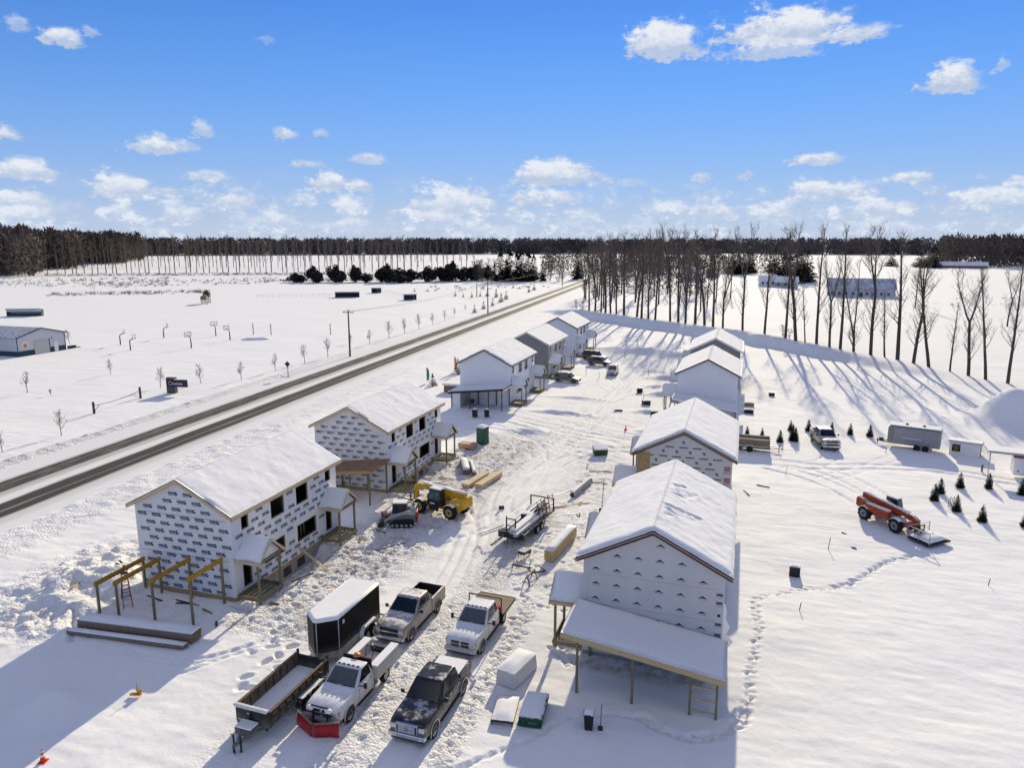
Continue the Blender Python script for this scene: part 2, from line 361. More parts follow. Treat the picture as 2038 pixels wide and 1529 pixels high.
def snow_mat(name, attr=False, bump1=.35, bump2=.5):
    m = bpy.data.materials.new(name); m.use_nodes = True; nt = m.node_tree; L = nt.links
    p = nt.nodes['Principled BSDF']; p.inputs['Roughness'].default_value = .85; p.inputs['Specular IOR Level'].default_value = .05
    tc_ = nd(nt, 'ShaderNodeTexCoord')
    n1 = nd(nt, 'ShaderNodeTexNoise'); n1.inputs['Scale'].default_value = .6; n1.inputs['Detail'].default_value = 6; L.new(tc_.outputs['Object'], n1.inputs['Vector'])
    r1 = nd(nt, 'ShaderNodeMix', data_type='RGBA'); L.new(n1.outputs['Fac'], r1.inputs[0]); r1.inputs[6].default_value = (.81, .80, .78, 1); r1.inputs[7].default_value = (.88, .87, .845, 1)
    out = r1.outputs[2]
    if attr:
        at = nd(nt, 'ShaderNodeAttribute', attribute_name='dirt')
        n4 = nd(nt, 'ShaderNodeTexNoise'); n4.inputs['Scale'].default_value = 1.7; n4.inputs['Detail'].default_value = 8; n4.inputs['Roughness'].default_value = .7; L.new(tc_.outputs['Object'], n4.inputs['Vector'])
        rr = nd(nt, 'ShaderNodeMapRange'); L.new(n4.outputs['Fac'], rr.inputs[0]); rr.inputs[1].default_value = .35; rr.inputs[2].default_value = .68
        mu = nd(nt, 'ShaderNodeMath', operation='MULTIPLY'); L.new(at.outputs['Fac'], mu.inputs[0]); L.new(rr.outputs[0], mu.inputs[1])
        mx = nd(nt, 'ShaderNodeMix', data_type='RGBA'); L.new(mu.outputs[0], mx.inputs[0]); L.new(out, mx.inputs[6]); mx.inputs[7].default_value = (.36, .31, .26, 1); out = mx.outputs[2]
    L.new(out, p.inputs['Base Color'])
    n2 = nd(nt, 'ShaderNodeTexNoise'); n2.inputs['Scale'].default_value = 2.2; n2.inputs['Detail'].default_value = 6; L.new(tc_.outputs['Object'], n2.inputs['Vector'])
    n3 = nd(nt, 'ShaderNodeTexNoise'); n3.inputs['Scale'].default_value = 16; n3.inputs['Detail'].default_value = 3; L.new(tc_.outputs['Object'], n3.inputs['Vector'])
    b1 = nd(nt, 'ShaderNodeBump'); b1.inputs['Strength'].default_value = bump1; b1.inputs['Distance'].default_value = .10; L.new(n2.outputs['Fac'], b1.inputs['Height'])
    b2 = nd(nt, 'ShaderNodeBump'); b2.inputs['Strength'].default_value = bump2; b2.inputs['Distance'].default_value = .012; L.new(n3.outputs['Fac'], b2.inputs['Height']); L.new(b1.outputs[0], b2.inputs['Normal'])
    last = b2.outputs[0]
    if attr:
        ac = nd(nt, 'ShaderNodeAttribute', attribute_name='chop')
        n5 = nd(nt, 'ShaderNodeTexNoise'); n5.inputs['Scale'].default_value = 6.0; n5.inputs['Detail'].default_value = 5; n5.inputs['Roughness'].default_value = .6; L.new(tc_.outputs['Object'], n5.inputs['Vector'])
        v5 = nd(nt, 'ShaderNodeTexVoronoi'); v5.inputs['Scale'].default_value = 5.2; L.new(tc_.outputs['Object'], v5.inputs['Vector'])
        mm = nd(nt, 'ShaderNodeMath', operation='MULTIPLY_ADD'); L.new(v5.outputs['Distance'], mm.inputs[0]); mm.inputs[1].default_value = -.45; L.new(n5.outputs['Fac'], mm.inputs[2])
        m6 = nd(nt, 'ShaderNodeMath', operation='MULTIPLY'); L.new(mm.outputs[0], m6.inputs[0]); L.new(ac.outputs['Fac'], m6.inputs[1])
        b3 = nd(nt, 'ShaderNodeBump'); b3.inputs['Strength'].default_value = 1.0; b3.inputs['Distance'].default_value = .34; L.new(m6.outputs[0], b3.inputs['Height']); L.new(last, b3.inputs['Normal']); last = b3.outputs[0]
    L.new(last, p.inputs['Normal'])
    _M[name] = m
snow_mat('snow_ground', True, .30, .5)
snow_mat('snow', False, .18, .35)

# lap siding: horizontal courses as fine relief
for nm in ('siding_white', 'siding_grey', 'siding_lgrey'):
    nt = M(nm).node_tree; p = nt.nodes['Principled BSDF']; tcn = nd(nt, 'ShaderNodeTexCoord')
    wv_ = nd(nt, 'ShaderNodeTexWave', wave_type='BANDS', bands_direction='Z', wave_profile='SAW'); wv_.inputs['Scale'].default_value = 2.0
    nt.links.new(tcn.outputs['Object'], wv_.inputs['Vector'])
    bp = nd(nt, 'ShaderNodeBump'); bp.inputs['Strength'].default_value = .5; bp.inputs['Distance'].default_value = .02; nt.links.new(wv_.outputs['Fac'], bp.inputs['Height']); nt.links.new(bp.outputs[0], p.inputs['Normal'])

# ------------------------------------------------------------------ the snow-covered ground
def vn(x, y, s=0):
    xi = np.floor(x).astype(np.int64); yi = np.floor(y).astype(np.int64); fx = x - xi; fy = y - yi
    fx = fx * fx * (3 - 2 * fx); fy = fy * fy * (3 - 2 * fy)
    def h(a, b):
        n = (a * 374761393 + b * 668265263 + s * 974634877) & 0x7fffffff
        n = ((n ^ (n >> 13)) * 1274126177) & 0x7fffffff
        return ((n ^ (n >> 16)) & 0xffff) / 65535.
    return (h(xi, yi) * (1 - fx) + h(xi + 1, yi) * fx) * (1 - fy) + (h(xi, yi + 1) * (1 - fx) + h(xi + 1, yi + 1) * fx) * fy
def fbm(x, y, o=4, s=0):
    r = 0; a = .5
    for i in range(o): r = r + a * vn(x, y, s + i); x = x * 2.03 + 11.3; y = y * 2.03 + 5.7; a *= .5
    return r / (1 - .5 ** o)
def sstep(a, b, x):
    t = np.clip((x - a) / (b - a), 0, 1); return t * t * (3 - 2 * t)
def rect(x, y, x0, x1, y0, y1, e=2.):
    return sstep(x0 - e, x0 + e, x) * (1 - sstep(x1 - e, x1 + e, x)) * sstep(y0 - e, y0 + e, y) * (1 - sstep(y1 - e, y1 + e, y))
def gau(x, y, cx, cy, rx, ry): return np.exp(-((x - cx) / rx) ** 2 - ((y - cy) / ry) ** 2)
ROAD_P = (-62.56, 44.75); ROAD_D = (-.06788, .99769)
def road_off(x, y): return (x - ROAD_P[0]) * ROAD_D[1] - (y - ROAD_P[1]) * ROAD_D[0]      # metres right of the road's near wheel track
ROWX = np.array([-400, -47.9, -23.9, -4.9, 9.5, 22.4, 34.3, 43.9, 60, 140.])
ROWY = np.array([500, 232.3, 209.8, 194.4, 177.9, 164.8, 154.4, 142.3, 128, 70.])
def macro(x, y):
    x = np.asarray(x, float); y = np.asarray(y, float)
    # bank that carries the row of tall trees, on the right behind the site
    cy = np.interp(x, ROWX, ROWY); sl = 1.25
    d = (y - cy) / sl + (fbm(x / 7., y / 7., 3, 91) - .5) * 3.2 + (fbm(x / 2., y / 2., 2, 95) - .5) * .5
    hb = 2.5 * (1 - sstep(8, 44, x)) + .5 * sstep(8, 44, x)
    hb = hb * sstep(-72, -50, x)
    wd = 3.9 + 5.5 * sstep(10, 44, x) + (fbm(x / 9., y / 9., 2, 97) - .5) * 3.
    z = hb * sstep(-wd - .6, -.6, d)
    # dip in front of the near right house, hollow along the basement walls
    z = z - .33 * gau(x, y, -5, 34, 9, 6.5)
    z = z - .95 * rect(x, y, -34., -30.3, 41.6, 48.2, .8) - .85 * rect(x, y, -34.3, -30.6, 64.6, 71.4, .8)
    return z
MOUNDS = [(34.9, 112, 3.1, 4.8, 4.2), (40, 112.3, 3.6, 5, 3.9), (46, 112, 5, 5.2, 4.2), (-20.5, 160.5, 7, 2.6, 1.5), (-12.5, 157.5, 4, 2.2, 1.1), (-29, 163, 6, 1.6, .7),
          (-12.5, 131, 3, 1.2, .8), (-11.5, 116.5, 2.6, 1.1, .7), (-16, 138, 2.4, 1.0, .5), (-10.3, 92, 2.2, 1.4, .6), (-31.5, 85.5, 3.2, 1.3, .4),
          (-25.5, 88, 3, 1.0, .45), (-24.5, 99.5, 4.5, .7, .45), (-24, 110, 4, .8, .35), (-42.5, 38, 2.2, 1.6, 1.0), (-45, 36.2, 1.9, 1.4, .8), (-43.2, 34.2, 2.2, 1.0, .6),
          (-33.6, 25.6, 1.3, 1.1, .8), (-40.8, 36.6, 1.2, 1.0, .6), (-12.2, 103.5, 2.0, .8, .5), (-9.5, 97, 1.5, 1., .5), (-13.4, 123, 1.6, .8, .5)]
def ground_z(x, y):
    """smooth height, used to stand things on"""
    z = macro(x, y)
    for (cx, cy, rx, ry, h) in MOUNDS: z = z + h * gau(x, y, cx, cy, rx, ry)
    return z
def gz(x, y): return float(ground_z(np.array(float(x)), np.array(float(y))))
def axis(segs):
    out = [segs[0][0]]
    for a, b, s0, s1 in segs:
        p = a; n = max(1, int(round(abs(b - a) / ((s0 + s1) / 2)))); st = np.linspace(s0, s1, n); st = st / st.sum() * (b - a)
        for q in st: p += q; out.append(p)
    return np.array(out)
GX = axis([(-9000, -900, 2500, 60), (-900, -160, 50, 7), (-160, -85, 3, .9), (-85, -62, .5, .28), (-62, -46, .24, .2), (-46, -8, .145, .145), (-8, 10, .16, .2), (10, 50, .22, .55), (50, 400, 1, 25), (400, 9000, 60, 2500)])
GY = axis([(-1500, -40, 400, 10), (-40, 18, 6, .5), (18, 50, .13, .13), (50, 75, .15, .22), (75, 120, .24, .45), (120, 260, .5, 1.6), (260, 700, 2, 20), (700, 9000, 30, 1500)])
X, Y = np.meshgrid(GX, GY)
Z = ground_z(X, Y)
off = road_off(X, Y)
near = np.exp(-np.maximum(0, Y - 60) / 160.)
onroad = sstep(-13.0, -12.0, off) * (1 - sstep(2.6, 3.8, off))
site = rect(X, Y, -29.5, -10.5, 44, 172, 2.) * (1 - rect(X, Y, -14.5, -6, 48, 70, 2)) * (1 - rect(X, Y, -32, -26, 95, 175, 2.))
work = np.maximum(rect(X, Y, -31.5, -23.5, 35, 58, 1.5), rect(X, Y, -32, -22.5, 58, 84, 1.5)); work = np.maximum(work, rect(X, Y, -17, -9, 46, 80, 1.5) * .4)
work = np.maximum(work, rect(X, Y, -40, -31, 33.4, 38, 1.) * .35)
trod = np.maximum(rect(X, Y, -23.5, -20.5, 23, 34, 1.2) * .3, rect(X, Y, -18.3, -15.6, 20, 60, 1.) * .8)
trod = np.maximum(trod, rect(X, Y, -13.2, -12.0, 26, 44, .7) * .7)
work = work * (1 - .85 * rect(X, Y, -34, -30.4, 41.6, 48.2, .6)) * (1 - .85 * rect(X, Y, -34, -30.6, 64.6, 71.4, .6))
dirt = np.zeros_like(Z)
Z += (fbm(X / 9, Y / 9, 3, 3) - .5) * .30 * (1 - onroad) * (1 - site * .7)
Z += (fbm(X / 1.6, Y / 1.6, 3, 9) - .5) * .10 * (1 - onroad)
# wind-blown ripples on the open snow
Z += (vn(X * .5, Y * 2.2, 21) - .5) * .035 * (1 - onroad) * (1 - np.minimum(1, site + work))
# packed drive: ruts along the street, chopped by turning machines
rut = (vn(X * 2.3 + Y * .04, Y * .16, 31) - .5) + .6 * (vn(X * 5.1, Y * .3, 32) - .5)
Z += site * rut * .10
cr = (vn((X * .5 + Y * .87) * 2.2, (X * .87 - Y * .5) * .2, 33) - .5)
Z += rect(X, Y, -30, -10, 78, 100, 3) * cr * .14
dirt += site * .20 + rect(X, Y, -30, -10, 78, 100, 3) * .12
# churned snow around the building sites
ch = fbm(X * 1.1, Y * 1.1, 4, 41); Z += work * (np.abs(ch - .5) * .62 - .08)
Z += work * (vn(X * 3.3, Y * 3.3, 45) - .5) * .09
dirt += work * sstep(.50, .68, fbm(X * .9, Y * .9, 4, 47)) * .85 + work * .12
# trampled lanes between the parked trucks
tr = vn(X * 2.9, Y * 2.9, 51) * vn(X * 1.7 + 4, Y * 1.7, 52); Z -= trod * np.clip(tr - .16, 0, 1) * .18
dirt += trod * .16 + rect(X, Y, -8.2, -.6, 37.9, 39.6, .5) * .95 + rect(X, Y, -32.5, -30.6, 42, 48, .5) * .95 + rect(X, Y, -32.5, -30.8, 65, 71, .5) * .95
# ploughed berms on both sides of the road: broken lumps
for (a, b, h, s) in ((3.4, 9.2, .15, 61), (-15.2, -12.4, .28, 65)):
    m = sstep(a - .4, a + .8, off) * (1 - sstep(b - 1.2, b + .4, off))
    Z += m * (h * .35 + h * 1.25 * np.abs(fbm(X * .9, Y * .9, 3, s) - .42) * 2. * np.where(Y < 90, 1., .75))
Z += sstep(3.6, 6, off) * (1 - sstep(6, 26, off)) * .22
Z = Z * (1 - onroad) + onroad * (-.04 - 0.0)
# clods thrown up left of the near left house
cl = rect(X, Y, -49, -39.5, 30, 44, 2.); Z += cl * np.abs(fbm(X * .9, Y * .9, 4, 71) - .45) * 1.15
dirt += cl * sstep(.60, .72, fbm(X * 1.3, Y * 1.3, 3, 75)) * .5
chop = np.clip(work * .50 + trod * .62 + cl * .35 + site * .07 + sstep(3.0, 4.6, off) * (1 - sstep(8.0, 9.6, off)) * .36 + sstep(-15.4, -14.6, off) * (1 - sstep(-12.8, -12.2, off)) * .9, 0, 1) * np.exp(-np.maximum(0, Y - 90) / 70.)
CARVE = np.zeros_like(Z); RIM = np.zeros_like(Z)
def pit(cx, cy, rx, ry, d, rot=0., rim=.25):
    rr = max(rx, ry) * 2.6
    i0, i1 = np.searchsorted(GX, (cx - rr, cx + rr)); j0, j1 = np.searchsorted(GY, (cy - rr, cy + rr))
    if i1 - i0 < 1 or j1 - j0 < 1: return
    xx = X[j0:j1, i0:i1] - cx; yy = Y[j0:j1, i0:i1] - cy; c, s = math.cos(rot), math.sin(rot)
    u = (xx * c + yy * s) / rx; v = (-xx * s + yy * c) / ry; q = u * u + v * v
    CARVE[j0:j1, i0:i1] = np.maximum(CARVE[j0:j1, i0:i1], d * np.exp(-q ** 2))
    RIM[j0:j1, i0:i1] = np.maximum(RIM[j0:j1, i0:i1], d * rim * np.exp(-(np.sqrt(q) - 1.45) ** 2 * 6))
def densify(pts, st):
    o = []
    for (x0, y0), (x1, y1) in zip(pts[:-1], pts[1:]):
        n = max(1, int(math.hypot(x1 - x0, y1 - y0) / st))
        o += [(x0 + (x1 - x0) * i / n, y0 + (y1 - y0) * i / n) for i in range(n)]
    return o + [pts[-1]]
def smooth(pts, it=2):
    for _ in range(it):
        q = [pts[0]]
        for a, b in zip(pts[:-1], pts[1:]): q += [(a[0] * .75 + b[0] * .25, a[1] * .75 + b[1] * .25), (a[0] * .25 + b[0] * .75, a[1] * .25 + b[1] * .75)]
        pts = q + [pts[-1]]
    return pts
def footprints(pts, step=.62, side=.16, d=.16, r=.15):
    p = densify(smooth(pts), step)
    for i, (x, y) in enumerate(p[:-1]):
        a = math.atan2(p[i + 1][1] - y, p[i + 1][0] - x); s = side if i % 2 else -side
        pit(x - math.sin(a) * s + rnd.uniform(-.08, .08), y + math.cos(a) * s + rnd.uniform(-.08, .08), r * rnd.uniform(1.1, 1.7), r * rnd.uniform(.7, 1.), d * rnd.uniform(.7, 1.2), a + rnd.uniform(-.4, .4))
def tyre(pts, gauge=1.6, w=.17, d=.07, lug=False):
    p = densify(smooth(pts, 3), .13)
    for i in range(len(p) - 1):
        a = math.atan2(p[i + 1][1] - p[i][1], p[i + 1][0] - p[i][0])
        for s in (-gauge / 2, gauge / 2):
            k = d * (1.35 if lug and (i // 2) % 2 else .65) if lug else d * (.95 + .08 * math.sin(i * .23 + s))
            pit(p[i][0] - math.sin(a) * s, p[i][1] + math.cos(a) * s, .26, w, k, a, .35)
footprints([(13.75, 60.53), (11.72, 59.01), (10.8, 57.6), (10.09, 56.3), (9.02, 54.66), (7.34, 53.05)], .40, .10, .20, .20)
footprints([(7.34, 53.05), (6.27, 52.31), (5.26, 52.23), (3.86, 50.98), (2.43, 50.14), (1.82, 49.11), (2.06, 47.1), (2.17, 45.78), (2.03, 44.65), (1.93, 42.92), (1.77, 41.73), (1.62, 40.17), (1.48, 39.01), (1.41, 37.55), (1.36, 36.62)], .72, .14, .17, .115)
footprints([(1.3, 36.6), (1.13, 35.69), (0.28, 34.52), (-0.68, 33.89), (-1.9, 33.7), (-2.95, 34.1), (-3.8, 34.63)], .30, .16, .22, .2)
footprints([(-3.8, 34.63), (-5.11, 34.56), (-6.37, 34.07), (-7.81, 33.26), (-8.36, 32.25), (-8.87, 31.2), (-9.81, 30.01), (-10.75, 28.97), (-11.38, 28.0)], .42, .08, .14, .16)
footprints([(-9.97, 39.47), (-8.96, 38.9), (-8.4, 37.9)], .3, .3, .12, .17)
for (x, y) in [(-27.89, 37.88), (-27.85, 38.97), (-27.05, 36.13), (-26.23, 33.93), (-27.04, 33.1), (-25.52, 32.47), (-25.67, 30.84), (-25.33, 29.96), (-24.74, 30.05), (-25.06, 34.31), (-26.6, 34.6), (-26.1, 35.2), (-25.2, 33.2), (-24.4, 32.2), (-24.2, 31.0)]:
    pit(x, y, rnd.uniform(.28, .42), rnd.uniform(.18, .26), rnd.uniform(.18, .28), rnd.uniform(0, 3))
tyre([(-34.46, 31.01), (-32.39, 30.82), (-30.58, 30.85), (-29.25, 31.39), (-28.3, 32.41), (-27.39, 33.56), (-26.51, 35.35), (-25.56, 37.26)], .42, .14, .09, True)
tyre([(-33.13, 28.97), (-31.02, 29.39), (-29.47, 30.41), (-28.41, 32.1), (-26.4, 34.6)], .5, .16, .10)
for dx in (0, .5, -.6): tyre([(0.32, 83.31 + dx), (3.67, 83.38 + dx), (6.31, 83.23 + dx), (9.41, 83.26), (12.56, 84.27 - dx), (16.77, 85.61), (20.76, 85.95 + dx), (23.9, 85.13), (28.24, 83.1 + dx), (34, 80)], 1.7, .22, .13)
tyre([(3.62, 81.8), (7.11, 79.77), (9.32, 77.06), (10.88, 74.42), (11.87, 71.84), (12.6, 68)], 1.9, .26, .15)
tyre([(6.5, 83.3), (9.32, 82.3), (11.86, 78.7), (13.22, 75.17), (14.25, 72.3)], 1.9, .26, .15)
tyre([(9, 79), (11.69, 81.8), (14.81, 85.95), (18.79, 91.29)], 1.5, .18, .10)
tyre([(10.3, 92), (10.5, 88), (9.4, 84.5), (5, 83.4)], 1.6, .20, .11)
for k, pts in enumerate([[(-14.6, 25), (-15.2, 36), (-16.4, 46), (-18.4, 54), (-21, 62), (-22.6, 72), (-22, 86), (-20, 100), (-18.4, 125), (-17.6, 158)],
        [(-16.3, 20), (-17.6, 34), (-18.3, 44), (-20.2, 54), (-22.4, 64), (-21, 78), (-19, 90), (-17.5, 110), (-18, 150)],
        [(-19.2, 41), (-19.6, 47), (-21.4, 55), (-24.5, 60)], [(-23, 52), (-20, 58), (-19, 70), (-19.5, 90), (-20.5, 120), (-19.5, 155)],
        [(-33, 90), (-26, 86), (-19, 83.5), (-10, 83), (0, 83.3)], [(-30, 93), (-25, 90), (-18, 89), (-10, 86), (-2, 83.5)], [(-19, 74), (-17.5, 80), (-13, 84), (-6, 84)],
        [(-21, 76), (-23, 82), (-27, 86), (-33, 88)], [(-20, 116), (-22, 121), (-27, 122)], [(-20, 124), (-22, 130), (-24, 137), (-28, 141)], [(-18, 114), (-15, 120), (-13, 121)],
        [(-17.5, 40), (-17.2, 50), (-19, 60), (-20.5, 75), (-21.5, 95), (-18.2, 112)], [(-15.9, 44), (-17.2, 52), (-19.8, 60)]]):
    tyre(pts, 1.75, .24, .15 if k < 5 else .12)
for _ in range(500):                         # boot prints all over the trodden lanes
    x = rnd.gauss(-16.9, .75); y = rnd.uniform(19, 48)
    pit(x, y, .16, .1, rnd.uniform(.05, .10), rnd.uniform(0, 3.1))
for _ in range(160):
    pit(rnd.gauss(-12.6, .35), rnd.uniform(26, 45), .17, .1, rnd.uniform(.06, .13), rnd.uniform(0, 3.1))
for _ in range(420):
    pit(rnd.uniform(-31.3, -24), rnd.uniform(35, 82), rnd.uniform(.14, .3), rnd.uniform(.1, .2), rnd.uniform(.06, .18), rnd.uniform(0, 3.1))
for _ in range(200):
    pit(rnd.uniform(-15.5, -9), rnd.uniform(40, 78), rnd.uniform(.14, .3), rnd.uniform(.1, .2), rnd.uniform(.06, .16), rnd.uniform(0, 3.1))
for _ in range(9):                           # fan of drag marks left of the timber stack
    a = rnd.uniform(-2.3, -.75); x, y = -43.2 + rnd.uniform(-1, 1.8), 33.6
    for t in np.arange(0, rnd.uniform(2.5, 4.5), .15): pit(x + math.cos(a) * t, y + math.sin(a) * t, .2, .12 + .02 * t, .2, a)
Z += RIM * (1 - CARVE * 0) - CARVE * 1.25
ny, nx = Z.shape
idx = np.arange(nx * ny).reshape(ny, nx)
quads = np.stack([idx[:-1, :-1], idx[:-1, 1:], idx[1:, 1:], idx[1:, :-1]], -1).reshape(-1, 4)
gm = bpy.data.meshes.new('ground')
gm.vertices.add(nx * ny); gm.vertices.foreach_set('co', np.stack([X, Y, Z], -1).astype(np.float32).ravel())
gm.loops.add(quads.size); gm.loops.foreach_set('vertex_index', quads.ravel().astype(np.int32))
gm.polygons.add(len(quads)); gm.polygons.foreach_set('loop_start', np.arange(0, quads.size, 4, dtype=np.int32))
gm.polygons.foreach_set('use_smooth', np.ones(len(quads), bool))
gm.update(); gm.materials.append(M('snow_ground'))
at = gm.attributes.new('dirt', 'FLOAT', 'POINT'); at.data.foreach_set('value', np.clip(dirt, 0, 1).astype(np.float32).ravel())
at = gm.attributes.new('chop', 'FLOAT', 'POINT'); at.data.foreach_set('value', chop.astype(np.float32).ravel())
go = bpy.data.objects.new('ground', gm); COL.objects.link(go); tag(go, kind='structure')
def zat(x, y):
    """height of the finished snow surface at a point"""
    i = min(max(int(np.searchsorted(GX, x)), 1), nx - 1); j = min(max(int(np.searchsorted(GY, y)), 1), ny - 1)
    return float(Z[j, i])

# ------------------------------------------------------------------ the county road: bare wheel tracks between packed snow
def road_material():
    m = bpy.data.materials.new('road'); m.use_nodes = True; nt = m.node_tree; L = nt.links
    p = nt.nodes['Principled BSDF']; p.inputs['Roughness'].default_value = .8; p.inputs['Specular IOR Level'].default_value = .1
    t = nd(nt, 'ShaderNodeTexCoord'); mp = nd(nt, 'ShaderNodeMapping'); mp.inputs['Scale'].default_value = (1.2, .035, 1); L.new(t.outputs['Object'], mp.inputs[0])
    n1 = nd(nt, 'ShaderNodeTexNoise'); n1.inputs['Scale'].default_value = 1.6; n1.inputs['Detail'].default_value = 6; n1.inputs['Roughness'].default_value = .65; L.new(mp.outputs[0], n1.inputs['Vector'])
    mp2 = nd(nt, 'ShaderNodeMapping'); mp2.inputs['Scale'].default_value = (3.5, .10, 1); L.new(t.outputs['Object'], mp2.inputs[0])
    n2 = nd(nt, 'ShaderNodeTexNoise'); n2.inputs['Scale'].default_value = 2.2; n2.inputs['Detail'].default_value = 6; n2.inputs['Roughness'].default_value = .7; L.new(mp2.outputs[0], n2.inputs['Vector'])
    s = nd(nt, 'ShaderNodeSeparateXYZ'); L.new(t.outputs['Object'], s.inputs[0])
    def ma(op, a, b=None, c=None):
        n = nd(nt, 'ShaderNodeMath', operation=op)
        for i, v in enumerate((a, b, c)):
            if v is None: continue
            if isinstance(v, (int, float)): n.inputs[i].default_value = v
            else: L.new(v, n.inputs[i])
        return n.outputs[0]
    x = ma('MULTIPLY_ADD', ma('SUBTRACT', n1.outputs['Fac'], .5), 1.3, s.outputs[0])
    def band(c, w, soft):
        d = ma('ABSOLUTE', ma('SUBTRACT', x, c)); n = nd(nt, 'ShaderNodeMapRange', interpolation_type='SMOOTHSTEP'); L.new(d, n.inputs[0])
        n.inputs[1].default_value = w - soft; n.inputs[2].default_value = w + soft; n.inputs[3].default_value = 1; n.inputs[4].default_value = 0; return n.outputs[0]
    brk = nd(nt, 'ShaderNodeMapRange'); L.new(n2.outputs['Fac'], brk.inputs[0]); brk.inputs[1].default_value = .30; brk.inputs[2].default_value = .46
    dark = ma('MAXIMUM', ma('MAXIMUM', band(-2.0, .95, .22), band(-.42, .62, .2)), ma('MULTIPLY', ma('MAXIMUM', band(-8.0, .62, .22), band(-6.65, .85, .25)), brk.outputs[0]))
    slush = ma('MAXIMUM', ma('MAXIMUM', band(-5.3, .75, .5), band(-1.15, 1.9, .4)), ma('MAXIMUM', band(-7.3, 1.7, .4), ma('MULTIPLY', band(.9, .8, .6), .5)))
    mx0 = nd(nt, 'ShaderNodeMix', data_type='RGBA'); L.new(n2.outputs['Fac'], mx0.inputs[0]); mx0.inputs[6].default_value = (.70, .69, .67, 1); mx0.inputs[7].default_value = (.82, .82, .81, 1)
    mx1 = nd(nt, 'ShaderNodeMix', data_type='RGBA'); L.new(ma('MULTIPLY', slush, .72), mx1.inputs[0]); L.new(mx0.outputs[2], mx1.inputs[6]); mx1.inputs[7].default_value = (.42, .37, .32, 1)
    mx2 = nd(nt, 'ShaderNodeMix', data_type='RGBA'); L.new(ma('MULTIPLY', dark, .94), mx2.inputs[0]); L.new(mx1.outputs[2], mx2.inputs[6]); mx2.inputs[7].default_value = (.038, .034, .030, 1)
    L.new(mx2.outputs[2], p.inputs['Base Color'])
    b = nd(nt, 'ShaderNodeBump'); b.inputs['Strength'].default_value = .3; b.inputs['Distance'].default_value = .05; L.new(n2.outputs['Fac'], b.inputs['Height']); L.new(b.outputs[0], p.inputs['Normal'])
    return m
_M['road'] = road_material()
b = MB()
xs_ = [-12.9, -11.5, -9.2, -4.4, .8, 2.6, 3.5]; zs_ = [-.05, -.01, .01, .05, .01, -.01, -.05]
b.loft([[(x, y, z) for x, z in zip(xs_, zs_)] for y in list(range(-120, 60, 20)) + list(range(60, 1500, 60))], close=False, caps=False, smooth=True)
ro = b.build('road', 'road'); ro.location = (ROAD_P[0], ROAD_P[1], .02); ro.rotation_euler = (0, 0, math.atan2(-ROAD_D[0], ROAD_D[1])); tag(ro, kind='structure')

# ------------------------------------------------------------------ houses
HW, LW = 4.0, 13.26            # half width and length of the walls
EAVE_X, EAVE_Z, RIDGE_Z, OVER = 4.4, 6.30, 8.52, .35
def walls(m, P, L, z0, z1, ops, n, depth=.16):
    """flat wall with openings; P(u, z) gives the point, n is the inward vector"""
    us = sorted({0., L} | {o[0] for o in ops} | {o[1] for o in ops}); zs = sorted({z0, z1} | {o[2] for o in ops} | {o[3] for o in ops})
    n = Vector(n) * depth
    for a, b in zip(us[:-1], us[1:]):
        for c, d in zip(zs[:-1], zs[1:]):
            if any(o[0] <= (a + b) / 2 <= o[1] and o[2] <= (c + d) / 2 <= o[3] for o in ops): continue
            m.poly([P(a, c), P(b, c), P(b, d), P(a, d)])
    for a, b, c, d in ops:
        q = [Vector(P(a, c)), Vector(P(b, c)), Vector(P(b, d)), Vector(P(a, d))]
        for i in range(4): m.poly([q[i], q[(i + 1) % 4], q[(i + 1) % 4] + n, q[i] + n])
def snow_sheet(name, P, nu, nv, th, parent, seed, amp=.03, edge=.12, extra=None, ridge=False):
    """snow lying on a roof: P(u, v) -> point of the roof skin, u and v in metres given by (U, V)"""
    U_, V_, f = P
    us = np.linspace(0, U_, nu); vs = np.linspace(0, V_, nv)
    A, B = np.meshgrid(us, vs)
    e = np.minimum(np.minimum(A + (9. if ridge else 0.), U_ - A), np.minimum(B, V_ - B)); t = th * np.sqrt(np.clip(e / edge, 0, 1)) * .8 + th * .2
    t = t + amp * (fbm(A * .9 + seed * 3.7, B * .9, 3, seed) - .5) * 2 * np.clip(e / edge, 0, 1) + .012 * (vn(A * 5, B * 5, seed) - .5)
    if extra is not None: t = t + extra(A, B)
    Ap = A + np.where(A > U_ - 1e-6, .10 * (fbm(B * 1.1, B * 0 + seed, 3, seed) - .42), 0.); Bp = B + np.where(B > V_ - 1e-6, .06, 0.) * (vn(A * 2, A * 0, seed + 3) - .3) - np.where(B < 1e-6, .06, 0.) * (vn(A * 2, A * 0, seed + 4) - .3)
    vs_ = [f(a, b_, c) for a, b_, c in zip(Ap.ravel(), Bp.ravel(), t.ravel())]
    idx = np.arange(nu * nv).reshape(nv, nu)
    fs = np.stack([idx[:-1, :-1], idx[:-1, 1:], idx[1:, 1:], idx[1:, :-1]], -1).reshape(-1, 4).tolist()
    m = MB(); m.raw(vs_, fs, True)
    # skirt down to the roof skin
    ring = list(idx[0]) + list(idx[1:, -1]) + list(idx[-1, ::-1][1:]) + list(idx[::-1, 0][1:-1])
    k = len(m.v); Af, Bf = A.ravel(), B.ravel()
    m.v += [f(Af[i], Bf[i], -.01) for i in ring]
    for i in range(len(ring)):
        j = (i + 1) % len(ring); m.f.append((ring[i], ring[j], k + j, k + i)); m.mi.append(0); m.sm.append(False)
    return m.build(name, 'snow', parent)
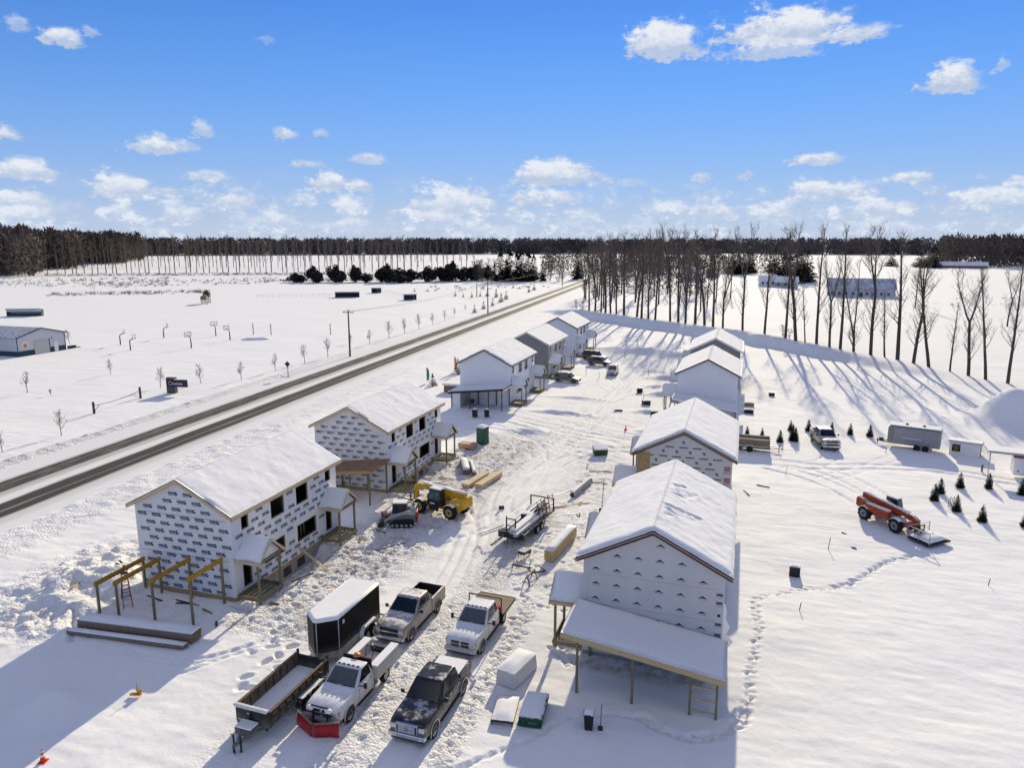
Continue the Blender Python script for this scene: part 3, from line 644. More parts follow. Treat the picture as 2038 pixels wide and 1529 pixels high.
def gable_roof(h, mside, fascia, th, seed, fine, extraR=None, rk=.30):
    """roof slabs with their fascia and the snow on them"""
    s = (RIDGE_Z - EAVE_Z) / EAVE_X; ln = math.hypot(EAVE_X, RIDGE_Z - EAVE_Z)
    y0, y1 = -OVER, LW + OVER; tk = .13
    m = MB()
    for sg in (-1, 1):
        m.hexa([(0, y0, RIDGE_Z - tk), (sg * EAVE_X, y0, EAVE_Z - tk), (sg * EAVE_X, y1, EAVE_Z - tk), (0, y1, RIDGE_Z - tk)],
               [(0, y0, RIDGE_Z), (sg * EAVE_X, y0, EAVE_Z), (sg * EAVE_X, y1, EAVE_Z), (0, y1, RIDGE_Z)])
    ro = m.build('roof', 'shingle', h)
    for k, yy in enumerate((y0, y1)):
        m = MB(); q = -.05 if k == 0 else .05
        for sg in (-1, 1):
            a, b_ = sorted((yy + q * .1, yy + q))
            m.hexa([(0, a, RIDGE_Z - rk), (sg * (EAVE_X - .01), a, EAVE_Z - rk), (sg * (EAVE_X - .01), b_, EAVE_Z - rk), (0, b_, RIDGE_Z - rk)],
                   [(0, a, RIDGE_Z - (.06 if rk > .2 else .10)), (sg * (EAVE_X - .01), a, EAVE_Z - (.06 if rk > .2 else .10)), (sg * (EAVE_X - .01), b_, EAVE_Z - (.06 if rk > .2 else .10)), (0, b_, RIDGE_Z - (.06 if rk > .2 else .10))])
        m.build('rake_board', fascia, ro)
    for sg in (-1, 1):
        a, b_ = sorted((sg * (EAVE_X + .003), sg * (EAVE_X + .05)))
        part('eave_board', fascia, ro, (a, b_, y0, y1, EAVE_Z - .28, EAVE_Z - .02))
    m = MB()
    for sg in (-1, 1): m.poly([(0, y0 + .01, RIDGE_Z - .31), (sg * EAVE_X, y0 + .01, EAVE_Z - .31), (sg * EAVE_X, y1 - .01, EAVE_Z - .31), (0, y1 - .01, RIDGE_Z - .31)])
    m.build('soffit', fascia, ro)
    nrm = Vector((s, 0, 1)).normalized()
    for sg in (-1, 1):
        def f(u, v, t, sg=sg):
            return (sg * (u / ln * EAVE_X + nrm.x * t * min(1., u / .4)), y0 + v, RIDGE_Z - u / ln * (RIDGE_Z - EAVE_Z) + nrm.z * t)
        nu, nv = (40, 110) if fine else (14, 30)
        snow_sheet('snow_cover', (ln, LW + 2 * OVER, f), nu, nv, th, ro, seed + (sg > 0), .05, .3, extraR if sg > 0 else None, True)
    return ro
def small_roof(h, ms, yc, x0, x1, hy, ze, zr, fascia, th, seed, name='porch_roof', gable=None, tan=False):
    """little gabled porch roof, ridge running out from the wall"""
    m = MB(); tk = .10; xa, xb = x0, x1
    for sg in (-1, 1):
        m.hexa([(ms * xa, yc, zr - tk), (ms * xb, yc, zr - tk), (ms * xb, yc + sg * hy, ze - tk), (ms * xa, yc + sg * hy, ze - tk)],
               [(ms * xa, yc, zr), (ms * xb, yc, zr), (ms * xb, yc + sg * hy, ze), (ms * xa, yc + sg * hy, ze)])
    pr = m.build(name, 'shingle', h)
    m = MB()
    for sg in (-1, 1):
        q = sorted((ms * (xb + .003), ms * (xb + .05)))
        m.hexa([(q[0], yc, zr - .24), (q[1], yc, zr - .24), (q[1], yc + sg * (hy + .12), ze - .30), (q[0], yc + sg * (hy + .12), ze - .30)],
               [(q[0], yc, zr - .02), (q[1], yc, zr - .02), (q[1], yc + sg * (hy + .12), ze - .08), (q[0], yc + sg * (hy + .12), ze - .08)])
        q2 = sorted((yc + sg * (hy + .003), yc + sg * (hy + .05))); xx = sorted((ms * xa, ms * xb))
        m.box(xx[0], xx[1], q2[0], q2[1], ze - .24, ze - .02)
    m.build('barge_board', fascia, pr)
    if gable:
        m = MB(); xg = ms * (xb - .25)
        m.poly([(xg, yc - hy + .15, ze - .1), (xg, yc + hy - .15, ze - .1), (xg, yc, zr - .16)]); m.build('gable_panel', gable, pr)
    ln = math.hypot(hy, zr - ze)
    for sg in (-1, 1):
        def f(u, v, t, sg=sg): return (ms * (xa + v), yc + sg * (u / ln * hy + t * .5), zr - u / ln * (zr - ze) + t * .86)
        snow_sheet('snow_cover', (ln, xb - xa, f), 9, 9, th, pr, seed + sg, .015, .15, None, True)
    return pr
def windows_open(h, ms, ops):
    """rough openings: framing lumber and a view of the studs inside"""
    for (a, b_, c, d) in ops:
        x0, x1 = sorted((ms * (HW - .12), ms * (HW - .02)))
        m = MB()
        m.box(x0, x1, a, a + .07, c, d); m.box(x0, x1, b_ - .07, b_, c, d); m.box(x0, x1, a + .07, b_ - .07, d - .08, d); m.box(x0, x1, a + .07, b_ - .07, c, c + .06)
        w = m.build('window' if c > 1. else 'door_opening', 'treated', h)
        n = int((b_ - a) / .42)
        if n > 1:
            for i in range(1, n):
                yy = a + (b_ - a) * i / n
                xx = sorted((ms * (HW - .95), ms * (HW - .86)))
                part('stud', 'lumber', w, (xx[0], xx[1], yy - .02, yy + .02, c - .2, d + .1))
def windows_done(h, ms, ops, doors, frame='white_trim'):
    for (a, b_, c, d) in ops:
        x0, x1 = sorted((ms * (HW - .06), ms * (HW + .035)))
        m = MB(); e = .09
        m.box(x0, x1, a - e, a, c - e, d + e); m.box(x0, x1, b_, b_ + e, c - e, d + e); m.box(x0, x1, a, b_, d, d + e); m.box(x0, x1, a, b_, c - e, c)
        m.box(x0, sorted((ms * (HW - .06), ms * HW))[1] if ms > 0 else x1, a, b_, (c + d) / 2 - .03, (c + d) / 2 + .03)
        w = m.build('window', frame, h)
        for q in ((c, (c + d) / 2 - .031), ((c + d) / 2 + .031, d)):
            g = MB(); xg = ms * (HW - .05); g.poly([(xg, a, q[0]), (xg, b_, q[0]), (xg, b_, q[1]), (xg, a, q[1])]); g.build('pane', 'dark_glass', w)
    for (a, b_, c, d) in doors:
        x0, x1 = sorted((ms * (HW - .08), ms * (HW - .02)))
        dr = part('door', frame, h, (x0, x1, a, b_, c, d), bevel=.01)
        k = sorted((ms * (HW - .02), ms * (HW + .04))); part('door_handle', 'black_metal', dr, (k[0], k[1], b_ - .16, b_ - .10, c + .95, c + 1.05))
UP = [(1.07, 1.85, 4.80, 5.82), (4.35, 5.98, 4.36, 5.78), (7.5, 9.1, 4.30, 5.78), (11.6, 12.4, 4.85, 5.80)]
LO = [(3.3, 5.85, 1.30, 2.62), (7.42, 10.05, 1.30, 2.66)]
DR = [(.93, 1.87, .62, 2.56), (11.45, 12.35, .62, 2.60)]
def print_marks(h, kind, ms, wall, ops=()):
    """what is printed on the house wrap; illegible at this distance: bars of lettering with a round or square mark"""
    dark, pale, red = MB(), MB(), MB()
    r = random.Random(hash((kind, wall)) & 255)
    L = 2 * HW if wall == 'front' else LW
    def P(u, z, o=.004):
        return (-HW + u, -o, z) if wall == 'front' else (ms * (HW + o), u, z)
    def inside(u0, u1, z0, z1):
        if u0 < .02 or u1 > L - .02: return False
        if wall == 'front':
            for u in (u0, u1):
                if z1 > RIDGE_Z - .42 - abs(u - HW) * .505: return False
        elif z1 > EAVE_Z - .05: return False
        for (a, b_, c, d) in ops:
            if u1 > a - .1 and u0 < b_ + .1 and z1 > c - .06 and z0 < d + .06: return False
        return True
    def q(mb, u0, u1, z0, z1, sk=0.): mb.poly([P(u0, z0), P(u1, z0), P(u1 + sk, z1), P(u0 + sk, z1)])
    def letters(mb, u, z, n, w, hgt):
        for i in range(n):
            a = u + i * w; k = r.random(); t = w * .9
            if k < .35: q(mb, a, a + t * .45, z, z + hgt); q(mb, a + t * .45, a + t, z + hgt * .25, z + hgt * .7); q(mb, a + t * .6, a + t, z + hgt * .7, z + hgt)
            elif k < .7: q(mb, a, a + t * .42, z, z + hgt); q(mb, a + t * .6, a + t, z, z + hgt); q(mb, a + t * .42, a + t * .6, z + hgt * .4, z + hgt * .85)
            else: q(mb, a, a + t, z, z + hgt * .42); q(mb, a, a + t, z + hgt * .6, z + hgt); q(mb, a, a + t * .5, z + hgt * .42, z + hgt * .6)
    if kind in ('globe', 'bar'):
        row = 0; z = .45
        while z < RIDGE_Z:
            u = -.9 + (row * .53) % 1.22
            while u < L:
                if inside(u, u + .82, z - .08, z + .22):
                    letters(dark, u, z, 8, .066, .15); q(pale, u + .02, u + .56, z + .185, z + .215); q(pale, u + .03, u + .52, z - .095, z - .025)
                    if kind == 'globe':
                        n = 9; c = (u + .68, z + .06)
                        for i in range(n):
                            a0, a1 = 6.9 * i / n * .78 + .9, 6.9 * (i + 1) / n * .78 + .9
                            dark.poly([P(c[0] + .15 * math.cos(a0), c[1] + .15 * math.sin(a0)), P(c[0] + .15 * math.cos(a1), c[1] + .15 * math.sin(a1)), P(c[0] + .045 * math.cos(a1) + .02, c[1] + .045 * math.sin(a1) + .02), P(c[0] + .045 * math.cos(a0) + .02, c[1] + .045 * math.sin(a0) + .02)])
                    else:
                        q(dark, u + .56, u + .78, z + .02, z + .12, .04)
                if row % 2 and inside(u + .5, u + 1.3, z + .27, z + .31): q(pale, u + .5, u + 1.3, z + .28, z + .292)
                u += 1.22
            row += 1; z += .57
        for zz in (2.9, 5.75):
            if wall == 'front' and inside(.3, L - .3, zz, zz + .02): q(pale, .3, L - .3, zz, zz + .035)
    elif kind == 'chevron':
        for i in range(9):
            z = .9 + i * .93
            for j in range(8):
                u = .75 + j * 1.22
                if inside(u - .28, u + .28, z, z + .16):
                    dark.poly([P(u - .29, z - .02), P(u, z + .05), P(u, z + .19)]); dark.poly([P(u, z + .05), P(u + .29, z - .02), P(u, z + .19)])
                    q(pale, u - .18, u + .2, z - .07, z - .05)
        for zz in (3.35, 5.28):
            for k in range(150):
                u = .3 + k * .049
                if inside(u, u + .02, zz, zz + .02): q(dark, u, u + .022, zz, zz + .022)
        for uu in (.28, 7.55):
            for k in range(60):
                zz = 2.2 + k * .05
                if uu < 1 or zz < 5.2: q(pale, uu, uu + .015, zz, zz + .03)
        for k, z in enumerate((2.45, 3.1, 3.75, 4.4, 4.9)):
            if k == 2: dark.poly([P(7.78 + .1 * math.cos(t), z + .1 * math.sin(t)) for t in np.linspace(.6, 6, 10)])
            else: letters(dark, 7.6, z, 4, .085, .19); q(pale, 7.6, 7.92, z - .1, z - .08)
        letters(dark, 6.55, 2.35, 7, .07, .18); letters(dark, .5, .75, 5, .1, .2); letters(dark, 1.6, .72, 7, .09, .18)
    elif kind == 'square':
        z = .9; row = 0
        while z < RIDGE_Z:
            u = -.4 + (.55 if (row // 2) % 2 else 0)
            while u < L:
                if row % 2 == 0:
                    if inside(u, u + .74, z, z + .13) and u < L - 1.35: letters(dark, u, z, 9, .083, .13)
                else:
                    c = u + .37
                    if inside(c - .13, c + .13, z - .03, z + .22) and c < L - .9:
                        q(dark, c - .12, c + .12, z + .12, z + .2); q(dark, c - .12, c - .02, z + .06, z + .12); q(dark, c + .01, c + .12, z + .04, z + .10); q(dark, c - .05, c + .12, z - .03, z + .04)
                u += 1.14
            z += .43; row += 1
        for z in (5.2, 4.2, 3.2):
            for k in range(4): q(red, L - .62, L - .12, z + k * .115, z + k * .115 + .085)
            letters(red, L - .66, z - .2, 7, .08, .09)
    if dark.v: tag(dark.build('wrap_print', 'teal_ink' if kind == 'chevron' else 'navy_ink', h), kind='stuff')
    if pale.v: tag(pale.build('wrap_print', 'grey_ink', h), kind='stuff')
    if red.v: tag(red.build('wrap_print', 'red_ink', h), kind='stuff')
def house(x, y, ms, label, style, seed, group=None):
    h = thing('house', label, 'house', (x, y + OVER, style.get('z', 0)), 0, group)
    ops = UP + LO + DR; wm_ = style['wall']; z0 = style.get('z0', .30); fnd = style.get('fnd', -1.1)
    zt = EAVE_Z + .06
    m = MB(); walls(m, lambda u, z: (ms * HW, u, z), LW, z0, zt, ops, (-ms, 0, 0)); m.build('side_wall', wm_, h)
    m = MB(); walls(m, lambda u, z: (-ms * HW, u, z), LW, z0, zt, [], (ms, 0, 0)); m.build('side_wall', wm_, h)
    zp = RIDGE_Z - .14
    for k, yy in enumerate((0., LW)):
        m = MB(); m.poly([(-HW, yy, z0), (HW, yy, z0), (HW, yy, zt), (0, yy, zp), (-HW, yy, zt)]); m.build('gable_wall', wm_, h)
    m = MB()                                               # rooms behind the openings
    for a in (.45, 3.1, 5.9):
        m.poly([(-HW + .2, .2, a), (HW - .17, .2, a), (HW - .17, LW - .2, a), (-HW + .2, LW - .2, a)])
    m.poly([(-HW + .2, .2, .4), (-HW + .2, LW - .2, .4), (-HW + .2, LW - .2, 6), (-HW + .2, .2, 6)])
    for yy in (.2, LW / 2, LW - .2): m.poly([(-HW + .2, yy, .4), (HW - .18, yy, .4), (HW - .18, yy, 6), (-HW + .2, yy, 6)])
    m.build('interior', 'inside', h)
    part('foundation', 'concrete', h, (-HW + .03, HW - .03, .03, LW - .03, fnd, z0 - .003))
    if style.get('sill'): part('sill_band', 'osb', h, (-HW - .02, HW + .02, -.02, LW + .02, z0 - .30, z0))
    gable_roof(h, ms, style['fascia'], style.get('snow', .12), seed, style.get('fine', False), style.get('extra'), style.get('rake', .30))
    if style['win'] == 'open': windows_open(h, ms, ops)
    else: windows_done(h, ms, UP + LO, DR, style['win'])
    if style.get('print'):
        print_marks(h, style['print'], ms, 'front')
        if style.get('print_side'): print_marks(h, style['print'], ms, 'side', ops)
    pw = style.get('post', 'treated')
    for i, yc in enumerate((1.45, 11.85)):                 # two porches towards the street
        pr = small_roof(h, ms, yc, HW + .02, HW + 2.05, 1.38, 3.12, 4.36, style['pf'], style.get('snow', .12) * .8, seed * 7 + i, gable=style.get('pgable', wm_))
        for sg in (-1, 1):
            xx = sorted((ms * (HW + 1.68), ms * (HW + 1.82))); part('porch_post', pw, h, (xx[0], xx[1], yc + sg * 1.18 - .07, yc + sg * 1.18 + .07, -.35, 3.0))
        xx = sorted((ms * (HW + 1.64), ms * (HW + 1.86))); part('porch_beam', pw, h, (xx[0], xx[1], yc - 1.3, yc + 1.3, 2.80, 2.999))
        xx = sorted((ms * (HW + .03), ms * (HW + 1.9)))
        dk = part('porch_deck', pw, h, (xx[0], xx[1], yc - 1.3, yc - 1.24, .18, .46), (xx[0], xx[1], yc + 1.24, yc + 1.3, .18, .46), (xx[0], xx[0] + .06, yc - 1.24, yc + 1.24, .18, .46), (xx[1] - .06, xx[1], yc - 1.24, yc + 1.24, .18, .46))
        if style['win'] != 'open':
            part('deck_board', pw, dk, (xx[0] + .065, xx[1] - .065, yc - 1.235, yc + 1.235, .38, .45))
            if style.get('rail'):
                m = MB()
                for k in range(12): yy = yc - 1.2 + k * .22; m.box(ms * (HW + 1.75) - .02, ms * (HW + 1.75) + .02, yy - .02, yy + .02, .46, 1.3)
                m.box(ms * (HW + 1.75) - .04, ms * (HW + 1.75) + .04, yc - 1.2, yc + 1.26, 1.3, 1.37); m.build('railing', pw, h)
        else:
            m = MB()
            for k in range(5): xk = HW + .3 + k * .36; m.box(ms * xk - .02, ms * xk + .02, yc - 1.235, yc + 1.235, .25, .42)
            m.build('joist', pw, dk)
    return h
def carport(h, ms, skin, edge, zh=3.55, zl=2.40, yf=-4.15, snow_t=.12, seed=3, post='treated', posts=(-3.9, -1.0, 1.9, 3.95), th=.16):
    """lean-to roof in front of the gable, high on the street side"""
    def zr(x): return zl + (zh - zl) * (x + 4.35) / 8.7
    xa, xb = -4.35, 4.35; m = MB()
    q = [(ms * xa, yf, zr(xa)), (ms * xb, yf, zr(xb)), (ms * xb, -.03, zr(xb)), (ms * xa, -.03, zr(xa))]
    m.hexa([(a, b_, c - th) for a, b_, c in q], q); cr = m.build('carport_roof', skin, h)
    m = MB(); q = [(ms * xa, yf - .05, zr(xa)), (ms * xb, yf - .05, zr(xb)), (ms * xb, yf - .003, zr(xb)), (ms * xa, yf - .003, zr(xa))]
    m.hexa([(a, b_, c - .28) for a, b_, c in q], [(a, b_, c + .01) for a, b_, c in q]); m.build('fascia_board', edge, cr)
    if snow_t:
        def f(u, v, t): return (ms * (xa + u), yf + v, zr(xa + u) + t)
        snow_sheet('snow_cover', (xb - xa, -.05 - yf, f), 30, 16, snow_t, cr, seed, .03, .25)
    for px in posts:
        part('carport_post', post, h, (ms * px - .065, ms * px + .065, yf + .35, yf + .48, -.6, zr(px) - th - .002))
        part('carport_post', post, h, (ms * px - .065, ms * px + .065, -.20, -.07, -.6, zr(px) - th - .002))
        m = MB(); m.bar((ms * px, yf + .3, zr(px) - th - .14), (ms * px, -.06, zr(px) - th - .14), .09, .26)
        m.build('carport_beam', 'yellow_lvl' if skin == 'plywood' else post, h)
    return cr

WRAP_L = dict(wall='wrap', win='open', fascia='lumber_pale', pf='lumber_pale', snow=.09, sill=True, fine=True, pgable='wrap', print_side=True)
L1 = house(-36.0, 37.71, 1, 'two storey house in white building wrap with navy round logos beside the bare carport beams', dict(WRAP_L, print='globe'), 11, 'houses in building wrap')
L2 = house(-36.31, 60.8, 1, 'two storey wrapped house behind the yellow telehandler with brown decked lean-to', dict(WRAP_L, print='bar'), 21, 'houses in building wrap')
def scour(A, B):
    """places where snow slid or was walked on"""
    g = np.zeros_like(A)
    for (u0, v0, u1, v1, w, d) in ((.25, 2.2, .6, 3.0, .16, .10), (.35, 3.6, 1.0, 3.4, .14, .12), (.3, 4.2, 2.4, 4.9, .16, .12), (.5, 6.6, .9, 6.9, .15, .11), (.6, 7.4, 1.1, 7.3, .14, .11), (.5, 8.2, 1.0, 8.8, .16, .11), (.2, 1.2, .4, 2.2, .1, .08), (1.0, 6.5, 1.9, 8.6, .14, .09)):
        t = np.clip(((A - u0) * (u1 - u0) + (B - v0) * (v1 - v0)) / ((u1 - u0) ** 2 + (v1 - v0) ** 2), 0, 1)
        dd = np.hypot(A - u0 - t * (u1 - u0), B - v0 - t * (v1 - v0)); g -= d * .55 * np.exp(-(dd / w) ** 2) * (.5 + vn(A * 6, B * 6, 5)); g += d * .6 * np.exp(-((dd - w * 1.8) / (w * .8)) ** 2) * vn(A * 4, B * 4, 8)
    return g + .035 * (vn(A * 2.6, B * 2.2, 15) - .5) + .02 * (vn(A * 1.2 + B * 2.5, B * 5., 17) - .5) * (B < 8)
WRAP_R = dict(rake=.17, win='open', fascia='fascia_red', pf='lumber', snow=.2, z0=.25, fine=True, print_side=False)
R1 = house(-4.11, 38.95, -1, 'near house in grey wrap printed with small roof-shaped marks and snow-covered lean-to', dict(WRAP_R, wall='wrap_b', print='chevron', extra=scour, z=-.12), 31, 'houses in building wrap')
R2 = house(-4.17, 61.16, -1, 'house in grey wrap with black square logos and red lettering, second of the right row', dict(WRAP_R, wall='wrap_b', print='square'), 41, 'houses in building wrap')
DONE = dict(win='white_trim', fascia='white_trim', pf='white_trim', z0=.05, snow=.13, post='treated', pgable='white_trim')
DK = dict(DONE, fascia='siding_grey')
L3 = house(-36.69, 101.07, 1, 'finished white sided house with open carport holding a black grill', dict(DK, wall='siding_white', fine=True), 51, 'finished houses')
L4 = house(-36.86, 124.0, 1, 'finished grey house between the two white houses left of the drive', dict(DONE, wall='siding_grey'), 61, 'finished houses')
L5 = house(-37.86, 150.49, 1, 'farthest white house of the left row, nearest the road bend', dict(DK, wall='siding_white'), 71, 'finished houses')
R3 = house(-4.2, 101.35, -1, 'finished white house of the right row with blank gable', dict(DK, wall='siding_white', z=.1), 81, 'finished houses')
R4 = house(-4.1, 123.34, -1, 'farthest house of the right row, grey gable, below the tree bank', dict(DONE, wall='siding_grey', z=.3), 91, 'finished houses')
for o in L4.children:
    if o.name.startswith('side_wall'): o.data.materials[0] = M('siding_lgrey')
# bare carport beams in front of the first left house
for px, zt_ in ((-3.4, 2.15), (-2.0, 2.32), (.6, 2.66), (3.3, 3.02)):
    yf = -3.85 + .14 * px
    part('carport_post', 'treated', L1, (px - .065, px + .065, yf, yf + .13, -.5, zt_)); part('carport_post', 'treated', L1, (px - .065, px + .065, -.42, -.29, -.5, zt_))
    m = MB(); m.bar((px, yf - .12, zt_ + .14), (px, -.2, zt_ + .14), .10, .30); m.build('carport_beam', 'yellow_lvl', L1)
carport(L2, 1, 'plywood', 'osb', snow_t=0, yf=-4.0, seed=5)
carport(L3, 1, 'shingle', 'shingle', zh=3.45, zl=2.5, seed=6, post='bark_young')
part('shed_wall', 'siding_white', L3, (-4.0, -2.6, -3.7, -3.6, -.1, 2.45), (-4.0, -3.9, -3.6, -.02, -.1, 2.45))
part('shed_wall', 'siding_lgrey', L3, (-2.6, -2.5, -3.6, -.02, -.1, 2.6))
m = MB(); m.bar((4.2, -4.1, 3.12), (4.2, -.05, 3.12), .06, .3); m.build('carport_beam', 'white_trim', L3)
carport(R1, -1, 'shingle', 'lumber', zh=3.55, zl=2.3, yf=-4.1, snow_t=.16, seed=7, posts=(-3.95, -2.6, .45, 3.5))
for zz in (.05, .75, 1.45, 2.0):
    part('girt', 'lumber', R1, (2.67, 3.88, -3.74, -3.70, zz, zz + .09))
m = MB(); m.bar((2.7, -3.72, 2.22), (3.85, -3.72, 1.98), .05, .1); m.build('girt', 'lumber', R1)
m = MB()                                            # wrap flapping loose at the far corner
m.loft([[(4.02, .2 + k * .1, 4.4 - k * .55), (4.02 + .06 + k * .07 * (k % 2 + .6), .3 + k * .16, 4.4 - k * .55)] for k in range(7)], close=False, caps=False, smooth=True); m.build('loose_wrap', 'wrap', R1)
carport(R3, -1, 'shingle', 'white_trim', seed=8)
m = MB(); m.obox((-3.4, -.03, 4.9), (1.1, .02, 2.9)); m.build('bare_sheathing', 'osb', R2)
# leaning plank + basement windows of the wrapped left houses
for hh in (L1, L2):
    for yy in (5.4, 7.2): part('basement_window', 'dark_glass', hh, (HW - .03, HW - .01, yy, yy + 1.0, -.75, -.05))

# ------------------------------------------------------------------ vehicles (front towards local -Y)
def wheel(parent, x, y, r=.40, w=.26, rim='rim', tyre_='tyre', name='wheel', dual=False):
    """x: outer face side (sign gives the side)"""
    s = 1 if x > 0 else -1; m = MB(); wd = w * (2 if dual else 1)
    m.lathe([(0, r * .62), (-.02, r * .66), (0, r * .9), (-.03, r * .97), (-.06, r), (-wd + .06, r), (-wd + .03, r * .97), (-wd, r * .9), (-wd, r * .5)] if s > 0 else
            [(0, r * .62), (.02, r * .66), (0, r * .9), (.03, r * .97), (.06, r), (wd - .06, r), (wd - .03, r * .97), (wd, r * .9), (wd, r * .5)], 'X', (x, y, r), 20)
    t = m.build(name, tyre_, parent)
    m = MB(); d = -s
    m.lathe([(d * .03, 0.001), (d * .03, r * .16), (d * .06, r * .2), (d * .05, r * .5), (d * .005, r * .6), (d * .01, r * .63)], 'X', (x, y, r), 16)
    m.build('rim', rim, t)
    return t
def lerp(a, b, t): return tuple(a[i] + (b[i] - a[i]) * t for i in range(3))
def pane(m, q, u0=.06, u1=.94, v0=.08, v1=.92, out=(0, 0, 0)):
    """glass laid on a quad q = bl, br, tr, tl"""
    def P(u, v):
        p = lerp(lerp(q[0], q[1], u), lerp(q[3], q[2], u), v); return (p[0] + out[0], p[1] + out[1], p[2] + out[2])
    m.poly([P(u0, v0), P(u1, v0), P(u1, v1), P(u0, v1)])
def body_loft(stations):
    secs = []
    for (y, w, z0, zs, zt, cr) in stations:
        half = [(w * .90, z0), (w, z0 + .10), (w, zs), (w - .05, zt - .03), (w - .20, zt), (w * .45, zt + cr)]
        secs.append([(-x, y, z) for x, z in half[::-1]][::-1][::-1] + [(x, y, z) for x, z in half[::-1]])
    return secs
def body_sec(y, w, z0, zs, zt, cr):
    half = [(w * .90, z0), (w, z0 + .10), (w, zs), (w - .05, zt - .03), (w - .20, zt), (w * .45, zt + cr)]
    return [(x, y, z) for x, z in half] + [(-x, y, z) for x, z in half[::-1]]
def pickup(label, x, y, rz, paint, cab='crew', bed='open', face='bars', glass='dark_glass', hubs='rim', group='pickup trucks', roof_lamps=False, towmir=False, snowbed=False, trim='chrome', W=1.0, name='pickup_truck', duallies=False):
    t = thing(name, label, 'truck', (x, y, zat(x, y) * 0 + gz(x, y) - .03), rz, group); t.scale = (1.03, 1.0, 1.06)
    cr = {'crew': 1.35, 'ext': .95, 'reg': .45}[cab]      # rear of the cab
    F = -2.95; B = 2.95
    st = [(F + .02, .80 * W, .58, .86, 1.10, .0), (F + .06, .90 * W, .50, .92, 1.17, .015), (F + .2, .96 * W, .46, 1.0, 1.23, .03), (F + .7, .99 * W, .44, 1.05, 1.28, .045), (-1.15, 1.0 * W, .42, 1.1, 1.33, .04), (-.6, 1.0 * W, .42, 1.12, 1.33, .0), (cr, 1.0 * W, .42, 1.12, 1.33, .0)]
    m = MB(); m.loft([body_sec(*s) for s in st], smooth=True); bd = m.build('body', paint, t, .025)
    # cab
    yb0, yb1, yr0, yr1 = -1.22, cr + .02, -.38, cr - .14; wb, wr, zb, zr = .94 * W, .76 * W, 1.31, 1.95
    bq = [(-wb, yb0, zb), (wb, yb0, zb), (wb, yb1, zb), (-wb, yb1, zb)]; tq = [(-wr, yr0, zr), (wr, yr0, zr), (wr, yr1, zr), (-wr, yr1, zr)]
    m = MB(); ym = (yr0 + yr1) / 2
    m.loft([bq, [lerp(a, b_, .5) for a, b_ in zip(bq, tq)], [(a[0], a[1], a[2] - .03) for a in tq], [(a[0] * .86, a[1] + (.10 if a[1] < ym else -.10), zr + .03) for a in tq]], smooth=True)
    cb = m.build('cab', paint, t, .03)
    m = MB(); pane(m, (bq[0], bq[1], tq[1], tq[0]), .05, .95, .06, .90, (0, -.02, .012)); m.build('windshield', glass, t)
    m = MB(); pane(m, (bq[3], bq[2], tq[2], tq[3]), .15, .85, .25, .85, (0, .015, .004)); m.build('rear_window', 'dark_glass', t)
    for s, q in ((1, (bq[1], bq[2], tq[2], tq[1])), (-1, (bq[0], bq[3], tq[3], tq[0]))):
        sp = [(.12, .53), (.56, .95)] if cab == 'crew' else ([(.13, .64), (.68, .94)] if cab == 'ext' else [(.16, .93)])
        for (a, b_) in sp:
            m = MB(); pane(m, q, a, b_, .14, .90, (s * .014, 0, .006)); m.build('side_window', 'dark_glass', t)
        for hy in ([-.1, .95] if cab == 'crew' else [-.1 if cab == 'ext' else .15]):
            xx = sorted((s * W * .995, s * (W + .03))); part('door_handle', paint if trim != 'chrome' else trim, t, (xx[0], xx[1], hy, hy + .2, 1.12, 1.16))
        yd = [-.98, .42 if cab == 'crew' else .25] + ([cr - .12] if cab != 'reg' else [])
        m = MB()
        for yy in yd: m.box(*sorted((s * (W * .99), s * (W + .004))), yy, yy + .018, .55, 1.22)
        tag(m.build('door_seam', 'black_metal', t), kind='stuff')
        xm = W + (.34 if towmir else .2)
        mi = MB(); mi.obox((s * xm, -.95, 1.46), (.20 if not towmir else .18, .10, .22 if not towmir else .34)); mo = mi.build('mirror', 'black_metal_d', t, .03)
        mi = MB(); mi.bar((s * (W - .06), -.92, 1.34), (s * (xm - .08), -.94, 1.40), .05); mi.build('mirror_arm', 'black_metal', mo)
        part('running_board', 'black_metal', t, (*sorted((s * (W - .12), s * (W + .06))), -1.15, cr - .1, .40, .46))
        # fenders: dark wells with a lip
        for wy in (-1.95, 1.80):
            if wy > 0 and bed in ('flat', 'utility'): continue
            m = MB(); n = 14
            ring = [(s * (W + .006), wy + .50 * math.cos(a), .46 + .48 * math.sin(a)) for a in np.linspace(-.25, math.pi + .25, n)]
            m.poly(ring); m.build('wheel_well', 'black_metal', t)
            m = MB()
            for a, b_ in zip(ring[:-1], ring[1:]): m.bar((a[0] + s * .012, a[1], a[2]), (b_[0] + s * .012, b_[1], b_[2]), .045, .05)
            m.build('fender_lip', paint if face != 'chromed' else 'chrome', t)
    for wy in (-1.95, 1.80):
        for s in (-1, 1): wheel(t, s * (W + .015), wy, .40, .27, hubs, dual=duallies and wy > 0)
    # face
    part('bumper', trim, t, (-.97 * W, .97 * W, F - .10, F + .16, .46, .70), bevel=.05)
    part('lower_valance', 'black_metal', t, (-.88 * W, .88 * W, F - .02, F + .3, .32, .46), bevel=.04)
